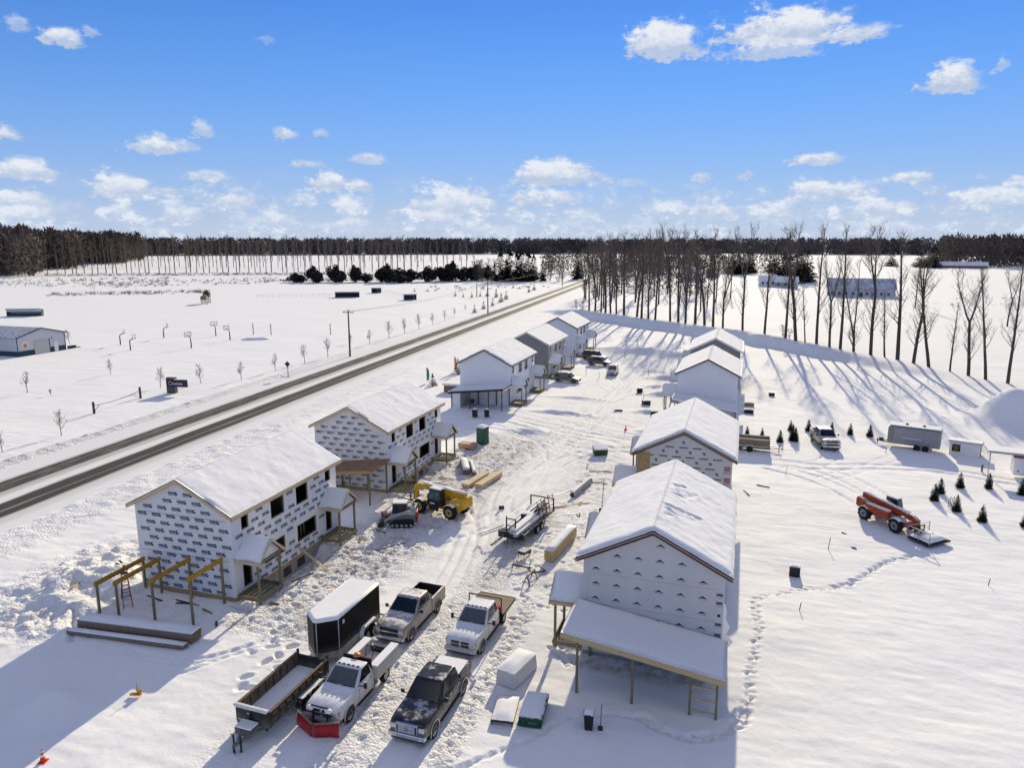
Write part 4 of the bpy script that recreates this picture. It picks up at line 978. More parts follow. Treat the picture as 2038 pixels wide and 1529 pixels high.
    if face == 'cross':
        g = part('grille', paint, t, (-.60 * W, .60 * W, F - .02, F + .1, .72, 1.14), bevel=.03)
        for sx in (-1, 1):
            for (a, b_) in ((.76, .90), (.96, 1.10)):
                part('grille_opening', 'black_metal', g, (*sorted((sx * .06, sx * .54 * W)), F - .03, F - .017, a, b_))
    elif face == 'chromed':
        g = part('grille', 'chrome', t, (-.58 * W, .58 * W, F - .05, F + .1, .72, 1.18), bevel=.02)
        part('grille_mesh', 'galv', g, (-.44 * W, .44 * W, F - .062, F - .052, .76, 1.12))
        for sx in (-1, 1): part('grille_opening', 'black_metal', g, (*sorted((sx * .45, sx * .53)), F - .064, F - .052, .76, 1.12))
        m = MB(); m.lathe([(0, .001), (0, .10), (.02, .11)], 'Y', (0, F - .09, .94), 14); m.build('badge', 'grey_ink', g)
    else:
        g = part('grille', 'black_metal', t, (-.60 * W, .60 * W, F - .02, F + .1, .72, 1.14), bevel=.02)
        part('grille_bar', trim, g, (-.60 * W, .60 * W, F - .05, F - .021, .90, .98))
    for sx in (-1, 1):
        hl = part('headlight', 'lamp_clear', t, (*sorted((sx * .60 * W, sx * .90 * W)), F - .005, F + .24, .84, 1.08), bevel=.04)
        part('turn_lamp', 'amber', hl, (*sorted((sx * .86 * W, sx * .955 * W)), F + .10, F + .26, .86, 1.06))
        part('fog_lamp', 'lamp_clear', t, (*sorted((sx * .66 * W, sx * .78 * W)), F - .115, F - .1, .52, .60))
    m = MB()
    for sx in (-1, 1): m.bar((sx * .05, -1.24, 1.36), (sx * .62, -1.17, 1.40), .025)
    m.build('wipers', 'black_metal', t)
    if roof_lamps:
        for k in range(5): part('roof_lamp', 'amber' if False else 'black_metal', t, (-.55 * W + k * .275 * W - .05, -.55 * W + k * .275 * W + .05, yr0 + .02, yr0 + .11, zr - .0, zr + .055))
    # rear
    if bed == 'open' or bed == 'cover':
        y0 = cr + .06
        m = MB()
        for s in (-1, 1): m.hexa([(s * .90 * W, y0, .50), (s * 1.0 * W, y0, .50), (s * .98 * W, B, .50), (s * .88 * W, B, .50)], [(s * .86 * W, y0, 1.36), (s * .98 * W, y0, 1.36), (s * .96 * W, B, 1.36), (s * .84 * W, B, 1.36)])
        m.box(-.86 * W, .86 * W, y0, y0 + .06, .5, 1.36); bo = m.build('bed', paint, t, .02)
        part('tailgate', paint, t, (-.86 * W, .86 * W, B - .08, B, .52, 1.34), bevel=.02)
        part('bed_floor', 'black_metal_d' if not snowbed else 'snow', bo, (-.86 * W, .86 * W, y0 + .061, B - .081, .60, .66 if not snowbed else 1.0))
        if bed == 'open':
            m = MB()
            for s in (-1, 1): m.box(*sorted((s * .845 * W, s * .855 * W)), y0 + .07, B - .09, .66, 1.34)
            m.box(-.84 * W, .84 * W, y0 + .062, y0 + .068, .66, 1.34); m.box(-.84 * W, .84 * W, B - .092, B - .084, .66, 1.32); m.build('bed_liner', 'black_metal', bo)
        if bed == 'cover': part('tonneau_cover', 'snow', bo, (-.84 * W, .84 * W, y0 + .07, B - .09, 1.31, 1.37), bevel=.02)
        part('rear_bumper', trim, t, (-.95 * W, .95 * W, B + .005, B + .16, .50, .68), bevel=.03)
        for s in (-1, 1): part('tail_lamp', 'red_plastic', t, (*sorted((s * .86 * W, s * .97 * W)), B - .06, B + .012, .88, 1.26))
    else:
        part('chassis', 'black_metal', t, (-.5, .5, cr, B, .45, .66))
    return t
# black crew-cab in front
pickup('black crew cab pickup with chrome grille and frosted roof, nearest the camera', -14.45, 31.5, R(-1.5), 'black_paint', 'crew', 'cover', 'chromed', trim='chrome')
# tan pickup with open dark bed
pt = pickup('tan silver pickup with open black bed parked beside the black enclosed trailer', -19.35, 39.25, R(-2.5), 'tan_paint', 'ext', 'open', 'bars', towmir=False)
m = MB(); m.obox((-.5, 2.2, .80), (.45, .55, .26), .3); ob = m.build('crate', 'galv'); ob.location = pt.location; ob.rotation_euler = pt.rotation_euler; tag(ob, 'small grey toolbox lying in the bed of the tan pickup', 'toolbox')
# white plough truck with utility boxes
pw = pickup('white pickup with service body and red snow plough on its front', -19.05, 31.25, R(-2.0), 'white_paint', 'reg', 'utility', 'cross', glass='frost_glass', roof_lamps=True, towmir=True, trim='galv', name='plow_truck')
for s in (-1, 1):
    bx = part('utility_box', 'beige_body', pw, (*sorted((s * .62, s * 1.08)), .72, 3.15, .72, 1.45), bevel=.02)
    part('box_lid', 'snow', bx, (*sorted((s * .60, s * 1.10)), .70, 3.17, 1.453, 1.53), bevel=.03)
    for yy in (.80, 1.55, 2.35): part('box_door', 'beige_body', bx, (*sorted((s * 1.08, s * 1.095)), yy, yy + .66, .80, 1.38))
part('bed_floor', 'snow', pw, (-.617, .617, .72, 3.15, .70, .80))
part('tail_rail', 'black_metal', pw, (-.61, .61, 3.05, 3.12, .802, 1.15), (-.61, .61, 2.90, 2.95, 1.05, 1.10))
part('headache_rack', 'black_metal', pw, (-.85, .85, .50, .60, 1.25, 2.0), bevel=.03)
m = MB(); m.lathe([(0, .001), (.0, .22), (.10, .20), (.14, .001)], 'Z', (0, .55, 2.0), 12); m.build('beacon', 'amber', pw)
m = MB()
for s in (-1, 1):
    m.bar((s * .35, -2.95, .5), (s * .30, -3.35, .45), .10); m.bar((s * .40, -3.06, .5), (s * .40, -3.06, 1.35), .06)
m.bar((-.5, -3.06, 1.30), (.5, -3.06, 1.30), .06); m.bar((-.75, -3.08, .95), (.75, -3.08, .95), .05); m.build('plow_mount', 'black_metal', pw)
for s in (-1, 1): part('plow_light', 'white_trim', pw, (*sorted((s * .34, s * .66)), -3.20, -3.0, 1.10, 1.30), bevel=.06)
def blade(s):
    m = MB(); secs = []
    p0, p1 = Vector((s * .05, -3.75, 0)), Vector((s * 1.22, -3.22 + (-.10 if s > 0 else 0), 0))
    d = (p1 - p0).normalized(); nrm = Vector((-d.y, d.x, 0)) * (1 if s > 0 else -1)
    for k in range(5):
        p = p0.lerp(p1, k / 4); hgt = .72 + .10 * k / 4
        prof = [(.06, .06), (-.05, .2), (-.06, hgt * .55), (.0, hgt * .85), (.10, hgt)]
        secs.append([tuple(p - nrm * -a + Vector((0, 0, z))) for a, z in prof] + [tuple(p - nrm * -(a + .05) + Vector((0, 0, z))) for a, z in prof[::-1]])
    m.loft(secs); bl = m.build('plow_blade', 'plow_red', pw)
    m = MB(); m.bar(tuple(p0 + Vector((0, .05, .80))), tuple(p1 + Vector((0, .05, .90))), .09, .06); m.build('blade_edge', 'treated', bl)
    return bl
blade(1); blade(-1)
# snow blower on the service body: a thing of its own
sb = thing('snow_blower', 'small black and red snow blower standing in the white plough truck bed', 'snow blower', (pw.location.x + .05, pw.location.y + 1.5, pw.location.z + .80), R(10))
part('auger_housing', 'black_metal', sb, (-.35, .35, -.55, -.15, 0, .45), bevel=.03); part('engine', 'red_plastic', sb, (-.2, .2, -.14, .25, .2, .55), bevel=.05)
m = MB(); m.cyl((0, -.3, .45), (0, -.3, .85), .09, .08); m.build('chute', 'red_plastic', sb)
m = MB()
for s in (-1, 1): m.path([(s * .2, .2, .4), (s * .22, .7, .95), (s * .22, .95, 1.0)], .022)
m.path([(-.22, .7, .95), (.22, .7, .95)], .022); m.build('handle', 'black_metal', sb)
for s in (-1, 1): wheel(sb, s * .33, .08, .2, .12, 'black_metal')
# white flatbed dually
fb = pickup('white crew cab flatbed truck with tow mirrors and weathered steel deck', -14.75, 39.35, R(-2.0), 'white_paint', 'ext', 'flat', 'cross', glass='frost_glass', roof_lamps=True, towmir=True, trim='white_paint', duallies=True)
part('flatbed_deck', 'grey_wood', fb, (-1.18, 1.18, 1.12, 3.35, .92, 1.02), bevel=.01)
part('deck_rail', 'black_metal', fb, (-1.22, -1.183, 1.10, 3.38, .84, 1.04), (1.183, 1.22, 1.10, 3.38, .84, 1.04), (-1.18, 1.18, 3.352, 3.38, .84, 1.04))
part('headache_rack', 'black_metal', fb, (-1.1, 1.1, 1.06, 1.115, .95, 1.15), (-1.1, -1.04, 1.06, 1.115, 1.15, 1.95), (1.04, 1.1, 1.06, 1.115, 1.15, 1.95), (-1.1, 1.1, 1.06, 1.115, 1.95, 2.02))
for k, (xx, yy) in enumerate(((.95, 1.35), (.78, 1.42))):
    m = MB(); m.obox((0, 0, .18), (.20, .16, .36)); m.cyl((0, 0, .36), (0, -.06, .48), .02); ob = m.build('fuel_can', 'red_plastic', None, .03); ob.location = (fb.location.x + xx, fb.location.y + yy, fb.location.z + 1.02)
    tag(ob, ['red fuel can at the edge of the flatbed truck deck', 'red fuel can behind the cab on the flatbed truck deck'][k], 'fuel can', 'fuel cans on the flatbed')

# dump trailer
dt = thing('dump_trailer', 'black open dump trailer with snow on its bed floor and drawbar towards camera', 'trailer', (-21.95, 29.3, gz(-21.9, 29)), R(-2.0), 'trailers')
part('frame', 'black_metal_d', dt, (-.85, -.72, -2.6, 2.4, .55, .72), (.72, .85, -2.6, 2.4, .55, .72), (-.72, .72, 2.2, 2.4, .56, .7), (-.72, .72, -1.6, -1.45, .56, .7))
part('bed_floor', 'snow', dt, (-.93, .93, -2.48, 2.35, .74, .86))
for s in (-1, 1):
    sw = part('side_wall', 'rusty', dt, (*sorted((s * .935, s * .985)), -2.5, 2.4, .72, 1.55))
    for k in range(9): part('rib', 'dump_green', sw, (*sorted((s * .987, s * 1.06)), -2.45 + k * .58, -2.39 + k * .58, .74, 1.5))
    for zz in (.74, 1.1, 1.47): part('rail', 'dump_green', sw, (*sorted((s * .987, s * 1.05)), -2.5, 2.4, zz, zz + .09))
    for k in range(8): part('inner_rib', 'dump_green', sw, (*sorted((s * .90, s * .934)), -2.2 + k * .6, -2.16 + k * .6, .87, 1.5))
    part('top_rail', 'rusty', sw, (*sorted((s * .92, s * 1.07)), -2.52, 2.42, 1.552, 1.62))
    fd = MB(); fd.loft([[(s * 1.03, y_, z_), (s * 1.34, y_, z_), (s * 1.34, y_, z_ + .03), (s * 1.03, y_, z_ + .03)] for y_, z_ in ((-.62, .62), (-.50, .85), (-.35, .93), (1.55, .93), (1.70, .85), (1.82, .62))]); fo = fd.build('fender', 'black_metal_d', dt)
    part('fender_snow', 'snow', fo, (*sorted((s * 1.05, s * 1.32)), -.34, 1.54, .962, 1.0), bevel=.02)
    for yy in (.15, 1.05): wheel(dt, s * 1.32, yy, .39, .24, 'galv')
    part('corner_post', 'dump_green', dt, (*sorted((s * .90, s * 1.02)), 2.42, 2.52, .7, 1.78))
part('tailgate', 'dump_green', dt, (-.90, .90, 2.42, 2.50, .74, 1.5))
hb = part('headboard', 'dump_green', dt, (-1.0, 1.0, -2.60, -2.53, .70, 1.62))
part('tarp_roll', 'tarp', hb, (-.98, 1.0, -2.80, -2.56, 1.63, 1.78), bevel=.06)
part('brace', 'black_metal', hb, (-.12, -.06, -2.66, -2.602, .72, 1.6)); part('decal', 'white_trim', hb, (-.32, -.16, -2.606, -2.601, 1.26, 1.30)); part('decal', 'white_trim', hb, (-.85, -.62, -2.606, -2.601, .84, .88))
m = MB(); m.bar((-.6, -2.55, .58), (0, -3.75, .52), .12, .16); m.bar((.6, -2.55, .58), (0, -3.75, .52), .12, .16); m.bar((0, -3.7, .52), (0, -4.05, .5), .14); m.build('drawbar', 'dump_green', dt)
m = MB(); m.cyl((-.12, -3.85, 0), (-.12, -3.85, 1.0), .05); m.cyl((.16, -3.7, .0), (.16, -3.7, .8), .05); m.path([(-.12, -3.85, 1.0), (-.3, -3.85, 1.0)], .02); m.cyl((0, -4.0, .2), (0, -4.0, .55), .06); m.build('jack', 'black_metal', dt)
tb_ = part('tool_box', 'dump_green', dt, (-.48, .48, -3.35, -2.72, .62, .98), bevel=.02); part('box_snow', 'snow', tb_, (-.47, .47, -3.34, -2.73, .983, 1.06), bevel=.03)
wheel(dt, -1.20, -2.0, .38, .22, 'galv', name='spare_wheel')

# enclosed black trailer with a V nose
et = thing('enclosed_trailer', 'black enclosed trailer with V nose and thick snow on its roof', 'trailer', (-22.25, 36.0, gz(-22, 36)), R(-2), 'trailers'); et.scale = (1, .9, 1.13)
def vnose(w, l, nose, z0, z1): return [[(x_, y_, z) for x_, y_ in ((-w, l), (-w, -l), (-.12, -l - nose), (.12, -l - nose), (w, -l), (w, l))] for z in (z0, z1)]
m = MB(); m.loft(vnose(1.05, 2.6, .85, .82, 2.52)); et_b = m.build('body', 'trailer_black', et, .02)
m = MB(); m.loft(vnose(1.055, 2.605, .855, .46, .818)); m.build('skirt', 'trailer_skirt', et_b)
sn = MB(); sn.loft([[(x_ * k, y_ * k2, z) for x_, y_, _ in vnose(1.05, 2.6, .85, 0, 1)[0]] for k, k2, z in ((1.0, 1.0, 2.523), (1.02, 1.005, 2.58), (.97, .985, 2.66), (.85, .95, 2.71))], smooth=True); sn.build('snow_cover', 'snow', et_b)
for q in ((-1.055, -2.6), (1.055, -2.6)):
    m = MB(); m.cyl((q[0], q[1], .46), (q[0], q[1], 2.52), .03, n=6); m.build('corner_trim', 'galv', et_b)
m = MB(); m.cyl((.09, -3.47, .46), (.09, -3.47, 2.5), .035, n=6); m.build('corner_trim', 'galv', et_b)
m = MB(); m.lathe([(0, .001), (0, .13), (-.01, .135)], 'X', (1.066, -2.0, 2.2), 12); m.build('emblem', 'sign_letter', et_b)
for s in (-1, 1):
    fd = MB(); fd.loft([[(s * 1.06, y_, z_), (s * 1.34, y_, z_), (s * 1.34, y_, z_ + .03), (s * 1.06, y_, z_ + .03)] for y_, z_ in ((-.2, .50), (-.1, .82), (.12, .96), (1.55, .96), (1.78, .82), (1.88, .50))]); fo = fd.build('fender', 'white_trim', et)
    part('fender_snow', 'snow', fo, (*sorted((s * 1.08, s * 1.32)), .12, 1.55, .993, 1.03), bevel=.02)
    for yy in (.45, 1.25): wheel(et, s * 1.31, yy, .36, .22, 'galv')
m = MB(); m.bar((-.5, -2.7, .42), (0, -3.95, .42), .1); m.bar((.5, -2.7, .42), (0, -3.95, .42), .1); m.cyl((0, -3.75, 0), (0, -3.75, .75), .05); m.build('drawbar', 'black_metal', et)
part('rear_ramp', 'galv', et, (-1.0, 1.0, 2.605, 2.64, .5, 2.45)); part('rear_rack', 'galv', et, (.6, 1.9, 2.66, 2.74, .62, .72), (.6, .68, 2.66, 2.74, .3, .62), (1.8, 1.9, 2.66, 2.74, .0, .62))

# small cars far down the drive
def suv(label, x, y, rz, paint, L=4.7, W=.94, H=1.72, name='parked_car', group='cars parked by the finished houses', wagon=True, rack=False):
    t = thing(name, label, 'car', (x, y, gz(x, y)), rz, group); h = L / 2
    st = [(-h, .72 * W, .45, .62, .72, 0), (-h + .12, .92 * W, .34, .7, .84, .01), (-h + .9, .98 * W, .3, .8, .98, .02), (-h + 1.35, W, .3, .85, 1.04, .0), (h - .5, W, .3, .88, 1.06, 0), (h - .05, .95 * W, .36, .85, 1.0, 0), (h, .86 * W, .45, .8, .9, 0)]
    m = MB(); m.loft([body_sec(*s) for s in st], smooth=True); m.build('body', paint, t, .03)
    yr1 = h - (.45 if wagon else 1.1)
    bq = [(-W * .92, -h + 1.2, 1.02), (W * .92, -h + 1.2, 1.02), (W * .92, h - .15, 1.02), (-W * .92, h - .15, 1.02)]; tq = [(-W * .72, -h + 1.95, H), (W * .72, -h + 1.95, H), (W * .72, yr1, H), (-W * .72, yr1, H)]
    m = MB(); m.loft([bq, [lerp(a, b_, .5) for a, b_ in zip(bq, tq)], tq, [(a[0] * .85, a[1] * .95, H + .03) for a in tq]], smooth=True); cb = m.build('cabin', paint, t, .03)
    m = MB(); pane(m, (bq[0], bq[1], tq[1], tq[0]), .05, .95, .08, .92, (0, -.02, .012)); m.build('windshield', 'dark_glass', t)
    m = MB(); pane(m, (bq[3], bq[2], tq[2], tq[3]), .08, .92, .3, .9, (0, .02, .004)); m.build('rear_window', 'dark_glass', t)
    for s, q in ((1, (bq[1], bq[2], tq[2], tq[1])), (-1, (bq[0], bq[3], tq[3], tq[0]))):
        for (a, b_) in ((.10, .38), (.41, .70), (.73, .92)):
            m = MB(); pane(m, q, a, b_, .12, .9, (s * .014, 0, .006)); m.build('side_window', 'dark_glass', t)
        for wy in (-h + .85, h - .9):
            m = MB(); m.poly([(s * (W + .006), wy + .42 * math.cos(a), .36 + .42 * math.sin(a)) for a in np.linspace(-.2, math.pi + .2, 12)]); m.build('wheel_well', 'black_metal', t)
            wheel(t, s * (W + .012), wy, .35, .22)
        part('headlight', 'lamp_clear', t, (*sorted((s * .55 * W, s * .86 * W)), -h - .01, -h + .2, .66, .80), bevel=.03)
        part('tail_lamp', 'red_plastic', t, (*sorted((s * .7 * W, s * .9 * W)), h - .1, h + .01, .75, .95))
        part('mirror', 'black_metal', t, (*sorted((s * W, s * (W + .18))), -h + 1.45, -h + 1.55, 1.06, 1.2), bevel=.02)
    part('grille', 'black_metal', t, (-.5 * W, .5 * W, -h - .015, -h + .02, .5, .7))
    if rack: part('roof_rack', 'black_metal', t, (-.6, -.55, -.4, 1.5, H + .05, H + .1), (.55, .6, -.4, 1.5, H + .05, H + .1), (-.6, .6, 0, .05, H + .1, H + .13), (-.6, .6, 1, 1.05, H + .1, H + .13))
    part('roof_snow', 'snow', cb, (-.55 * W, .55 * W, -h + 2.1, yr1 - .15, H + .031, H + .10), bevel=.03)
    return t
suv('dark grey car with bare roof turned towards the white house porch', -28.9, 122.6, R(82), 'dark_paint')
suv('dark maroon car with snowy roof in front of the farthest white house', -26.9, 142.0, R(78), 'maroon_paint')
suv('black van with roof rack behind the maroon car', -29.2, 148.2, R(80), 'dark_paint', L=5.3, H=1.95, rack=True)
suv('white sport utility car facing the camera in the middle of the drive', -22.6, 132.5, R(4), 'white_paint', H=1.75)
pickup('tan and black pickup with snowy bed parked between the small evergreens', 10.3, 92.9, R(11), 'tan_paint', 'crew', 'open', 'bars', snowbed=True)

# right-hand trailers
gt = thing('enclosed_trailer', 'light grey enclosed cargo trailer with rounded roof near the small evergreens', 'trailer', (20.3, 94.4, gz(20, 94)), R(-16), 'trailers')
m = MB(); prof = [(-1.05, .55), (-1.05, 2.35), (-.9, 2.6), (-.4, 2.72), (.4, 2.72), (.9, 2.6), (1.05, 2.35), (1.05, .55)]
m.loft([[(x_, y_, z_) for y_, z_ in prof] for x_ in (-2.75, 2.75)]); gb = m.build('body', 'trailer_grey', gt, .06)
part('roof_snow', 'snow', gb, (-2.7, 2.7, -.95, .95, 2.725, 2.83), bevel=.05)
part('front_panel', 'grey_paint', gb, (-2.76, -2.1, -1.062, -1.052, .6, 2.35)); part('stripe', 'white_trim', gb, (-1.2, .9, -1.062, -1.053, 1.35, 1.42))
m = MB()
for k in range(7): m.box(-.85 + k * .24, -.72 + k * .24, -1.062, -1.053, 1.05, 1.22)
m.build('lettering', 'grey_ink', gb)
for xx in (-.9, .9):
    m = MB(); m.lathe([(0, .16), (.16, .18), (.26, .001)], 'Z', (xx, 0, 2.75), 8); m.build('roof_vent', 'black_metal', gb)
for s in (-1, 1):
    m = MB(); m.loft([[(x_, s * 1.06, z_), (x_, s * 1.3, z_), (x_, s * 1.3, z_ + .04), (x_, s * 1.06, z_ + .04)] for x_, z_ in ((-.15, .55), (0, .9), (1.7, .9), (1.85, .55))]); m.build('fender', 'galv', gt)
    for xx in (.4, 1.3):
        m = MB(); m.lathe([(0, .001), (0, .2), (-s * .02, .22), (0, .34), (s * -.2, .36), (s * -.22, .001)], 'Y', (xx, s * 1.28, .36), 16); m.build('wheel', 'tyre', gt)
m = MB(); m.bar((-2.75, -.5, .5), (-4.1, 0, .5), .1); m.bar((-2.75, .5, .5), (-4.1, 0, .5), .1); m.cyl((-3.9, 0, 0), (-3.9, 0, .8), .05); m.obox((-3.5, 0, .75), (.5, .5, .3)); m.build('drawbar', 'black_metal', gt)
ut = thing('utility_trailer', 'dark wood-sided open utility trailer partly behind the square-logo house', 'trailer', (1.6, 87.9, gz(1.6, 88)), R(-1), 'trailers')
for s in (-1, 1):
    sw = part('side_wall', 'grey_wood', ut, (-2.2, 2.2, *sorted((s * .92, s * .97)), .72, 1.55))
    part('top_rail', 'snow', sw, (-2.2, 2.2, *sorted((s * .90, s * .99)), 1.553, 1.60))
    for k in range(3): part('plank', 'grey_wood', sw, (-2.19, 2.19, *sorted((s * .975, s * 1.0)), .75 + k * .27, .97 + k * .27))
    m = MB(); m.loft([[(x_, s * 1.0, z_), (x_, s * 1.25, z_), (x_, s * 1.25, z_ + .04), (x_, s * 1.0, z_ + .04)] for x_, z_ in ((-.55, .5), (-.35, .82), (.35, .82), (.55, .5))]); m.build('fender', 'white_trim', ut)
    m = MB(); m.lathe([(0, .001), (0, .2), (-s * .02, .22), (0, .34), (s * -.2, .36), (s * -.22, .001)], 'Y', (0, s * 1.22, .36), 16); m.build('wheel', 'tyre', ut)
part('end_wall', 'grey_wood', ut, (2.2, 2.25, -.97, .97, .72, 1.55), (-2.25, -2.2, -.97, .97, .72, 1.55)); part('bed_floor', 'snow', ut, (-2.19, 2.19, -.915, .915, .62, 1.02)); part('frame', 'black_metal', ut, (-2.3, 2.3, -.95, .95, .45, .615))
m = MB(); m.bar((2.25, -.5, .5), (3.6, 0, .5), .1); m.bar((2.25, .5, .5), (3.6, 0, .5), .1); m.cyl((3.3, 0, 0), (3.3, 0, .95), .05); m.build('drawbar', 'black_metal', ut)
rt_ = thing('food_trailer', 'white trailer with red awning cut by the right edge of the picture', 'trailer', (28.95, 85.6, gz(28, 85)), R(-8), 'trailers')
m = MB(); m.box(-1.1, 4.2, -1.0, 1.1, .4, 2.35); tb2 = m.build('body', 'white_trim', rt_, .12); part('red_band', 'red_wood', tb2, (-1.2, 4.3, -1.1, 1.2, 2.352, 2.62)); part('roof', 'galv', tb2, (-3.6, 4.4, -1.3, 1.4, 2.64, 2.74)); part('roof_snow', 'snow', tb2, (-3.5, 4.3, -1.2, 1.3, 2.743, 2.86), bevel=.04)
part('hatch', 'black_metal', tb2, (-.8, -.65, -1.01, -1.0, .85, 1.0)); m = MB(); m.cyl((-3.3, -1.0, -.1), (-3.3, -1.0, 2.64), .05); m.build('awning_post', 'galv', rt_)
for yy in (-.9, .9):
    m = MB(); m.lathe([(0, .001), (0, .34), (.2, .36), (.2, .001)], 'Y', (1.2, yy - .1, .36), 14); m.build('wheel', 'tyre', rt_)

# ------------------------------------------------------------------ construction machines
def big_wheel(t, x, y, r, w, hub, rot=0.):
    s = 1 if x > 0 else -1; m = MB(); wd = -s * w
    m.lathe([(0, r * .5), (0, r * .85), (wd * .1, r * .97), (wd * .5, r), (wd * .9, r * .97), (wd, r * .85), (wd, r * .4)], 'X', (x, y, r), 22); w_ = m.build('wheel', 'tyre', t)
    m = MB(); m.lathe([(-s * .04, .001), (-s * .04, r * .18), (-s * .10, r * .22), (-s * .10, r * .42), (.0, r * .5), (s * .01, r * .56)], 'X', (x, y, r), 18); m.build('rim', hub, w_)
    m = MB(); m.lathe([(0, .001), (s * .01, r * .17)], 'X', (x + s * .01, y, r), 10); m.build('hub', 'black_metal', w_)
    m = MB()                                            # lugs
    for k in range(20):
        a = 2 * math.pi * k / 20; c, s2 = math.cos(a), math.sin(a)
        m.obox((x + wd * (.3 if k % 2 else .7), y + c * (r - .01), r + s2 * (r - .01)), (w * .5, .09, .09), rx=a)
    m.build('tread', 'tyre', w_)
    if True:
        m = MB(); m.lathe([(wd * .02, r + .02), (wd * .98, r + .02)], 'X', (x, y, r), 40)
        m2 = MB()
        for k in range(8):
            a0, a1 = math.pi * (.28 + .44 * k / 8), math.pi * (.28 + .44 * (k + 1) / 8)
            m2.hexa([(x, y + math.cos(a) * (r + .005), r + math.sin(a) * (r + .005)) for a in (a0, a1)] + [(x + wd, y + math.cos(a) * (r + .005), r + math.sin(a) * (r + .005)) for a in (a1, a0)],
                    [(x, y + math.cos(a) * (r + .06), r + math.sin(a) * (r + .06)) for a in (a0, a1)] + [(x + wd, y + math.cos(a) * (r + .06), r + math.sin(a) * (r + .06)) for a in (a1, a0)])
        m2.build('tyre_snow', 'snow', w_)
def telehandler(label, x, y, rz, body, paint2, boom_up, L=1.0, stripe=False):
    """front (fork end) towards local -Y, cab on local +X"""
    t = thing('telehandler', label, 'telehandler', (x, y, gz(x, y)), rz, 'telescopic handlers'); t.scale = (.94, .94, .94) if stripe else (1, 1, 1)
    part('chassis', body, t, (-.55, .55, -2.3, 2.2, .55, 1.05), bevel=.06)
    m = MB(); m.loft([[(-.75, y_, z0), (.75, y_, z0), (.75, y_, z1), (-.75, y_, z1)] for y_, z0, z1 in ((1.25, .75, 1.5), (2.1, .75, 1.75), (2.75, .95, 1.95), (2.95, 1.05, 1.7))]); cw = m.build('counterweight', body, t, .06)
    m = MB(); m.lathe([(0, .001), (0, .17), (-.01, .18)], 'X', (.765, 2.35, 1.45), 12); m.build('emblem', 'sign_letter', cw)
    part('engine_hood', body, t, (-1.05, -.45, -.9, 1.6, 1.0, 1.65), bevel=.08)
    part('hood_snow', 'snow', t, (-1.0, -.5, -.85, 1.5, 1.653, 1.72), bevel=.03)
    for wy in (-1.75, 1.65):
        for s in (-1, 1): big_wheel(t, s * 1.18, wy, .66, .42, paint2)
        part('axle', 'black_metal', t, (-.8, .8, wy - .12, wy + .12, .52, .78))
    # cab
    b0 = [(.35, -.95, 1.0), (1.08, -.95, 1.0), (1.08, .75, 1.0), (.35, .75, 1.0)]; t0 = [(.40, -.55, 2.5), (1.02, -.55, 2.5), (1.02, .60, 2.5), (.40, .60, 2.5)]
    m = MB(); m.hexa(b0, t0); cb = m.build('cab', 'black_metal', t, .04)
    for q in ((b0[1], b0[2], t0[2], t0[1]),):
        m = MB(); pane(m, q, .06, .46, .35, .92, (.012, 0, 0)); pane(m, q, .52, .94, .35, .92, (.012, 0, 0)); m.build('cab_window', 'green_glass', cb)
    m = MB(); pane(m, (b0[0], b0[1], t0[1], t0[0]), .08, .92, .25, .92, (0, -.012, 0)); m.build('cab_window', 'green_glass', cb)
    part('cab_roof_snow', 'snow', cb, (.38, 1.06, -.6, .66, 2.503, 2.62), bevel=.04); part('cab_step', 'black_metal', t, (1.0, 1.12, -.6, .4, .55, 1.0)); part('decal', 'white_trim', cb, (1.083, 1.09, -.5, .0, 1.12, 1.26))
    # boom
    pv = Vector((-.05, 2.35, 2.02)); a = boom_up; d = Vector((0, -math.cos(a), math.sin(a)))
    e1 = pv + d * 3.9 * L; e2 = pv + d * 5.1 * L
    bo = MB(); bo.bar(tuple(pv + d * -.35), tuple(e1), .42, .56); bo = bo.build('boom', body, t, .03)
    m = MB(); m.bar(tuple(e1 - d * .1), tuple(e2), .32, .42); m.build('boom_section', body, bo)
    up = Vector((0, math.sin(a), math.cos(a)))
    m = MB(); secs = []
    for k in range(13):
        p = pv + d * (k / 12 * 5.0 * L - .3) + up * .285; wv2 = .19; hg = .10 + .05 * math.sin(k * 1.3)
        secs.append([tuple(p + Vector((-wv2, 0, 0))), tuple(p + Vector((wv2, 0, 0))), tuple(p + Vector((wv2 * .7, 0, hg))), tuple(p + Vector((-wv2 * .7, 0, hg)))])
    m.loft(secs, smooth=True); m.build('boom_snow', 'snow', bo)
    if stripe:
        m = MB(); p0 = pv + d * 1.1; p1 = pv + d * 3.2
        m.bar(tuple(p0 + Vector((.222, 0, .02))), tuple(p1 + Vector((.222, 0, .02))), .02, .24); pl = m.build('name_plate', 'white_trim', bo)
        m = MB()
        for k in range(15): m.bar(tuple(p0 + d * (.15 + k * .125) + Vector((.235, 0, .02))), tuple(p0 + d * (.15 + k * .125 + .07) + Vector((.235, 0, .02))), .012, .14)
        m.build('lettering', 'black_metal', pl)
    m = MB(); m.bar(tuple(pv + Vector((0, -.9, -.9))), tuple(pv + d * 1.6 + Vector((0, 0, -.2))), .12); m.build('lift_cylinder', 'galv', bo)
